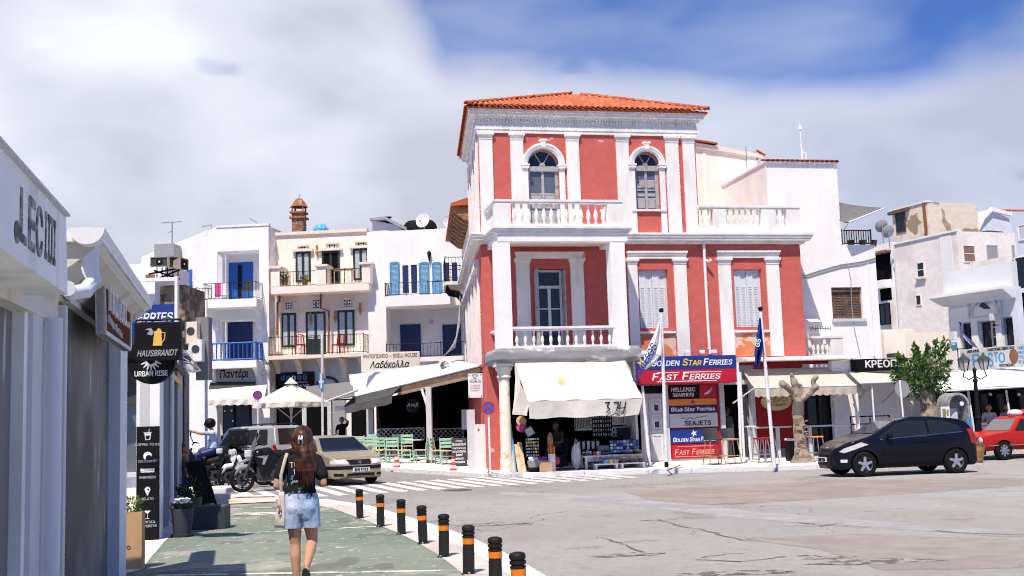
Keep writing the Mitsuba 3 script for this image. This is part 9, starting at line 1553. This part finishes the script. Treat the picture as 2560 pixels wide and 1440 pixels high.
# the walking woman, seen from behind (local y points away from the camera)
Yw = 11.85; p = at(752, 1090, Yw); f = Frame([p[0], p[1], 0], 2); f.m[:3, :3] *= .968; k = thing('person', 'woman with long brown hair walking away in black t-shirt and light denim shorts', 'person')
Lh, Rh = np.array([-.20, .20, 1.06]), np.array([.12, .24, 1.10])
ch = headmesh((.02, .02, 1.575)) + limb(((.015, .0, 1.50), .05), ((.01, -.015, 1.40), .058)) + limb(((0, -.01, 1.34), .10), ((0, .0, 1.12), .10), ((0, 0, .95), .105)) + limb(((-.15, 0, 1.345), .052), ((.15, 0, 1.345), .052)) \
 + limb(((-.175, 0, 1.34), .05), ((-.225, -.05, 1.20), .043), ((-.245, -.07, 1.09), .036), ((-.235, .06, 1.07), .034), (Lh, .023)) + hand(Lh, (.3, .8, .1), (.5, .2, -.6)) + limb(((.175, 0, 1.34), .05), ((.225, -.05, 1.20), .043), ((.24, -.06, 1.10), .036), ((.20, .08, 1.09), .034), (Rh, .023)) + hand(Rh, (-.4, .8, .2), (-.4, .2, -.6)) \
 + limb(((-.075, 0, .88), .085), ((-.078, .015, .66), .076), ((-.072, .03, .48), .054), ((-.068, -.005, .36), .056), ((-.058, -.01, .20), .042), ((-.05, 0, .09), .034)) + limb(((-.05, -.02, .05), .034), ((-.055, .10, .035), .03), ((-.06, .17, .025), .022)) \
 + limb(((.075, 0, .88), .085), ((.085, .05, .66), .076), ((.098, .08, .50), .055), ((.092, -.05, .42), .058), ((.085, -.18, .33), .043), ((.084, -.27, .285), .034)) + limb(((.084, -.29, .25), .034), ((.095, -.25, .15), .03), ((.10, -.22, .08), .024))
figure(k, f, ch, SKIN)
sh = limb(((0, -.005, 1.33), .118), ((0, .0, 1.15), .110), ((0, -.01, .96), .126)) + limb(((-.155, 0, 1.345), .060), ((.155, 0, 1.345), .060)) + limb(((-.09, 0, 1.30), .080), ((-.06, 0, 1.12), .080), ((-.075, -.01, .96), .095)) + limb(((.09, 0, 1.30), .080), ((.06, 0, 1.12), .080), ((.075, -.01, .96), .095)) + limb(((-.165, 0, 1.345), .066), ((-.205, -.035, 1.24), .066), ((-.218, -.045, 1.19), .068)) + limb(((.165, 0, 1.345), .066), ((.205, -.035, 1.24), .066), ((.218, -.045, 1.19), .068)) + limb(((0, -.02, 1.38), .075), ((0, -.01, 1.40), .07))
t = organic(sh, .012, .022, 8, 3); S = manim(t.vertices, t.faces); S = S.trim_by_plane([0, 0, 1], .975); put(k, 't_shirt', MB().mesh(S), TEE, f, smooth=40)
so = limb(((-.07, 0, .95), .112), ((-.075, 0, .80), .114), ((-.098, .0, .58), .090)) + limb(((.07, 0, .95), .112), ((.075, .01, .80), .114), ((.104, .03, .58), .090)) + limb(((-.055, -.01, 1.03), .105), ((.055, -.01, 1.03), .105)) + limb(((0, -.02, 1.03), .118), ((0, -.02, .86), .118)) + limb(((-.065, -.05, .86), .092), ((-.07, -.03, .78), .084)) + limb(((.065, -.05, .86), .092), ((.07, -.03, .78), .084))
t = organic(so, .012, .022, 8, 8); S = manim(t.vertices, t.faces).trim_by_plane([0, 0, 1], .65).trim_by_plane([0, 0, -1], -1.005); SHORT = put(k, 'shorts', MB().mesh(S), DENIM, f, smooth=40)
def on(mesh_t, v, off=.004):
 """lays points (x, z) on the back of a mesh"""
 rt = trimesh.ray.ray_triangle.RayMeshIntersector(mesh_t); o = np.stack([v[:, 0], np.full(len(v), -1.0), v[:, 2]], 1); loc, ir, _ = rt.intersects_location(o, np.tile([0, 1.0, 0], (len(o), 1)), multiple_hits=False); y = np.full(len(v), -.12); y[ir] = loc[:, 1]; return np.stack([v[:, 0], y - off + (v[:, 1]), v[:, 2]], 1)
bt = trimesh.Trimesh(*MB().mesh(S).get(), process=False); tt = organic(sh, .012, .022, 8, 3)
def decal(parent, name, mb, mt, mesh_t): v, ff = mb.get(); put(parent, name, MB().add(on(mesh_t, v), ff), mt, f)
for s_ in (-1, 1):
 for nm, zz in (('pocket_seam', .885),): decal(SHORT, nm, MB().box(s_ * .105 - .06, s_ * .105 + .06, -.003, 0, zz - .006, zz + .006), mat('m_denim_seam', (.16, .22, .36), .9), bt)
decal(SHORT, 'centre_seam', MB().box(-.004, .004, -.003, 0, .70, .97), 'm_denim_seam', bt); decal(SHORT, 'waistband', MB().box(-.02, .11, -.003, 0, .955, 1.0), mat('m_denim_dark', (.09, .16, .36), .9), bt)
put(SHORT, 'hem', MB().mesh((S.scale([1.02, 1.03, 1])) ^ m3.Manifold.cube([2, 2, .022]).translate([-1, -1, .645])), DENIM, f, smooth=40)
TK = f'{k}__t_shirt'
for tx, z, w, x in (('TOU', 1.275, .15, -.03), ('LE', 1.205, .075, -.02)): decal(TK, 'lettering', MB().text(tx, x, z, .055, 0, width=w, depth=.003, bold=True), CREAMP, tt)
m = MB()
for i in range(26): x, z = R.uniform(-.13, .12), R.uniform(1.0, 1.16); m.mesh(rbox(x - .02, x + .02, -.002, .0, z - .008, z + .008, .0009, 4))
m2 = MB()
for i in range(14): x, z = R.uniform(-.14, .08), R.uniform(.985, 1.25); m2.box(x - R.uniform(.006, .02), x + .012, -.002, 0, z - .008, z + R.uniform(.004, .014))
decal(TK, 'blue_print', m2, LBLUE, tt); decal(TK, 'small_print', MB().text('AND', -.05, 1.12, .025, 0, bold=True, depth=.003), CREAMP, tt)
hc = [[((.02, 0, 1.60), .112), ((.02, -.045, 1.585), .10), ((.03, -.075, 1.50), .07), ((.045, -.10, 1.42), .075), ((.065, -.125, 1.30), .075), ((.08, -.125, 1.20), .06), ((.075, -.115, 1.10), .03)], [((.02, .0, 1.60), .11), ((-.06, -.02, 1.55), .05), ((-.03, -.07, 1.46), .045), ((.01, -.11, 1.36), .04)], [((.02, .0, 1.60), .11), ((.09, -.02, 1.55), .05), ((.10, -.06, 1.46), .05), ((.135, -.09, 1.34), .05), ((.15, -.09, 1.24), .035)]]
HK = put(k, 'hair', MB().mesh(organic(hc, .012, .022, 6, 5)), HAIR, f, smooth=True); m = MB()
for i in range(150):
 a = R.uniform(-1, 1); x0 = .03 + a * .075; y0 = -.085 - .05 * (1 - a * a); x1 = .07 + a * .085 + R.normal(0, .015); zb_ = R.uniform(1.06, 1.26); m.tube([(.02 + a * .09, -.055 - .045 * (1 - a * a), 1.56), (x0, y0, 1.46), ((x0 + x1) / 2, y0 - .065 + .02 * abs(a), 1.34), (x1, y0 - .075 + .02 * abs(a) + R.normal(0, .008), 1.24), (x1 + R.normal(0, .02), y0 - .04, zb_)], [.004, .008, .008, .007, .002], 4)
put(HK, 'strands', m, HAIR, f, kind='stuff'); m = MB()
for s_ in (-1, 1): m.tube([(.02 + s_ * .012, -.145, 1.60), (.02 + s_ * .018, -.17, 1.565), (.02 + s_ * .02, -.14, 1.52)], .009, 6)
put(k, 'hair_claw', m.mesh(rbox(.005, .035, -.165, -.15, 1.555, 1.58, .005)), LGREY, f, smooth=40)
sole = [(x * .042 * (1 - .12 * y), y * .13) for x, y in [(math.cos(a), math.sin(a)) for a in np.linspace(0, 2 * PI, 20)[:-1]]]
SAND = mat('m_sandal', (.05, .045, .042), .8); mm = np.eye(4); ax = np.array([.02, .09, -.20]); ax /= np.linalg.norm(ax); nn = np.array([0, -.9, -.42]); nn -= ax * (nn @ ax); nn /= np.linalg.norm(nn); mm[:3, 0] = np.cross(ax, -nn); mm[:3, 1] = ax; mm[:3, 2] = -nn; mm[:3, 3] = (.092, -.315, .16)
put(k, 'sandal', MB().plate(sole, -.012, .012, mm), SAND, f); put(k, 'sandal', MB().plate(sole, 0, .02, rotm([0, 0, 1], 0, (-.055, .06, .0))), SAND, f)
for c in ((-.058, .12, .045), (.098, -.245, .14)): put(k, 'sandal_strap', MB().tube([np.array(c) + [-.036, 0, -.015], np.array(c) + [0, .0, .022], np.array(c) + [.036, 0, -.015]], .008, 5), SAND, f)
bg = thing('tote_bag', 'cream cloth tote bag hanging from the shoulder of the walking woman', 'bag'); CAN = mat('m_canvas', patchy((.62, .57, .50), (.50, .45, .38), .45, .65, 5), .95, spec=.1, bump=(bumpy(12), .01)); t = trimesh.creation.box((.11, .30, .38)); t = t.subdivide().subdivide().subdivide(); v = np.array(t.vertices); v[:, 0] *= .5 + .5 * np.clip((.19 - v[:, 2]) / .3, 0, 1); v += (meshkit.fbm(v * 9, 3)[:, None] - .5) * .03; t.vertices = v @ rotm([0, 1, 0], 4)[:3, :3].T + [-.205, .06, .845]; trimesh.smoothing.filter_taubin(t, iterations=3); put(bg, 'sack', MB().mesh(t), CAN, f, smooth=60)
put(bg, 'strap', MB().tube([(-.185, .12, 1.02), (-.185, .10, 1.2), (-.15, .05, 1.395), (-.145, -.02, 1.41), (-.15, -.085, 1.37), (-.19, -.125, 1.2), (-.20, -.06, 1.03)], .018, 6), CAN, f, smooth=40)
for i, (z, c) in enumerate(((.86, IR), (.80, IN))): put(bg, 'printed_letter', MB().text('NV'[i], -.215, z, .035, -.105, bold=True), c, f)
# simpler figures: seated and standing people farther off
def person(label, b, deg, sc, joints, skin, top, legs, extras=(), top_r=.035):
 f = Frame(b, deg); f.m[:3, :3] = f.m[:3, :3] * sc; k = thing('person', label, 'person'); J = {n: np.array(q, float) for n, q in joints.items()}; ch = headmesh(J['head']) + limb((J['head'] - [0, .01, .09], .05), (J['chest'] + [0, -.01, .12], .055)) + limb((J['chest'], .12), (J['hip'], .12))
 for s in 'lr':
  ch += limb((J['chest'] + [(-.17 if s == 'l' else .17), 0, .06], .05), (J[s + 'elbow'], .04), (J[s + 'hand'], .026)) + hand(J[s + 'hand'], J[s + 'hand'] - J[s + 'elbow'], (0, .2, -1)) + limb((J['hip'] + [(-.09 if s == 'l' else .09), 0, 0], .09), (J[s + 'knee'], .06), (J[s + 'foot'] + [0, 0, .07], .04)) + limb((J[s + 'foot'] + [0, 0, .04], .04), (J[s + 'foot'] + [0, .16, .03], .03))
 figure(k, f, ch, skin, .035, 5)
 tp_ = limb((J['chest'] + [0, 0, .02], .145), (J['hip'] + [0, 0, .05], .14)) + limb((J['chest'] + [-.16, 0, .07], .07), (J['chest'] + [.16, 0, .07], .07))
 for s in 'lr': a_ = J['chest'] + [(-.17 if s == 'l' else .17), 0, .06]; tp_ += limb((a_, .066), (a_ * .45 + J[s + 'elbow'] * .55, .06))
 put(k, 'shirt', MB().mesh(organic(tp_, .01, .04, 5)), top, f, smooth=True); lg = []
 for s in 'lr': lg += limb((J['hip'] + [(-.08 if s == 'l' else .08), 0, 0], .115), (J[s + 'knee'], .075), (J[s + 'foot'] + [0, 0, .12], .055))
 put(k, 'trousers', MB().mesh(organic(lg, .008, .04, 5)), legs, f, smooth=True); put(k, 'hair', MB().mesh(organic([[(J['head'] + [0, -.025, .04], .10), (J['head'] + [0, -.05, -.02], .085)]], .008, .03, 4)), HAIR, f, smooth=True) if not extras else None
 return k, f, J
SIT = dict(head=(0, .05, 1.22), chest=(0, 0, .92), hip=(0, -.02, .50), lelbow=(-.24, .10, .74), relbow=(.24, .10, .74), lhand=(-.12, .32, .72), rhand=(.12, .32, .72), lknee=(-.12, .42, .52), rknee=(.12, .42, .52), lfoot=(-.12, .42, .0), rfoot=(.12, .42, 0))
STAND = dict(head=(0, .03, 1.62), chest=(0, 0, 1.32), hip=(0, 0, .90), lelbow=(-.25, -.02, 1.10), relbow=(.25, -.02, 1.10), lhand=(-.22, .16, .92), rhand=(.22, .16, .92), lknee=(-.10, .03, .48), rknee=(.10, .03, .48), lfoot=(-.10, 0, 0), rfoot=(.10, 0, 0))
GRT = mat('m_grey_tee', (.05, .055, .055), .9)
g = G(452, 1214); b = Frame(g, 196).w(-.95, 0, 0); J = {**SIT, 'lhand': (-.30, .62, 1.08), 'rhand': (.30, .62, 1.08), 'lelbow': (-.32, .30, .98), 'relbow': (.32, .30, .98)}; J = {n: np.array(q) + [0, 0, .40 if n[1:] not in ('foot', 'knee') else .28] for n, q in J.items()}
k, ff, J = person('scooter rider in a pale blue and white t-shirt and black helmet', b, 106, 1.15, J, SKIN, mat('m_pale_tee', patchy((.62, .70, .80), (.25, .45, .75), .5, .6, 5), .9), NAVY, extras=(1,)); put(k, 'helmet', MB().mesh(trimesh.creation.icosphere(3), np.array([[.13, 0, 0, 0], [0, .15, 0, J['head'][1]], [0, 0, .14, J['head'][2] + .04], [0, 0, 0, 1.]])), BLACK, ff, smooth=True); put(k, 'visor', MB().mesh(rbox(-.10, .10, J['head'][1] + .10, J['head'][1] + .17, J['head'][2] - .03, J['head'][2] + .06, .03)), GLASS, ff, smooth=40)
b = at(856, 1125, 49); b[2] = zg(49) + .25; person('woman in black with one arm raised to her hair, seated by the far shopfront', b, 170, 1.05, {**SIT, 'lhand': (-.06, .02, 1.30), 'lelbow': (-.30, .1, 1.15), 'rknee': (.16, .40, .60)}, SKIN, TEE, TEE)
q = thing('stool', 'dark block stool under the woman in black', 'stool'); put(q, '', MB().mesh(rbox(-.25, .25, -.25, .2, -.3, .42, .03)), DGREY, Frame(b, 170), smooth=40)
b = FR.w(X(1392, 1150, .2), .1, zf); person('grey-haired vendor sitting in the dark doorway of the souvenir shop', b, 150, 1.08, {**SIT, 'rhand': (.05, .40, .75)}, SKIND, GRT, NAVY); q = thing('chair', 'low dark chair of the vendor inside the souvenir shop', 'chair'); put(q, '', MB().mesh(rbox(-.25, .25, -.25, .22, 0, .40, .03)).box(-.25, .25, -.30, -.25, .4, .9), DGREY, Frame(b, 150))
b = FR.w(X(1822, 1120, .2), .2, zf - .02); person('dark dressed person standing with back turned in the ferry office doorway', b, 40, 1.02, STAND, SKIND, GRT, GRT)
b = at(452, 1235, 26.0); b[2] = .0; person('person in dark clothes sitting in the cafe shade with one arm held out', b, -70, 1.05, {**SIT, 'lhand': (-.10, .62, .82), 'lelbow': (-.2, .32, .80)}, SKIND, GRT, NAVY); q = thing('chair', 'dark chair in the cafe shade under the person with an arm held out', 'chair'); put(q, '', MB().mesh(rbox(-.25, .25, -.25, .22, 0, .40, .03)).box(-.25, .25, -.30, -.25, .4, .9), DGREY, Frame(b, -70))
for i, (px, Y) in enumerate(((2520, 42.5), (2475, 42.8))): b = at(px, 1060, Y); b[2] = .1 + zg(Y); person(('guest in grey seated right of the restaurant lamp post', 'guest in grey seated behind the restaurant lamp post')[i], b, 160, 1.05, SIT, SKIN, (GREY, LGREY)[i], NAVY)
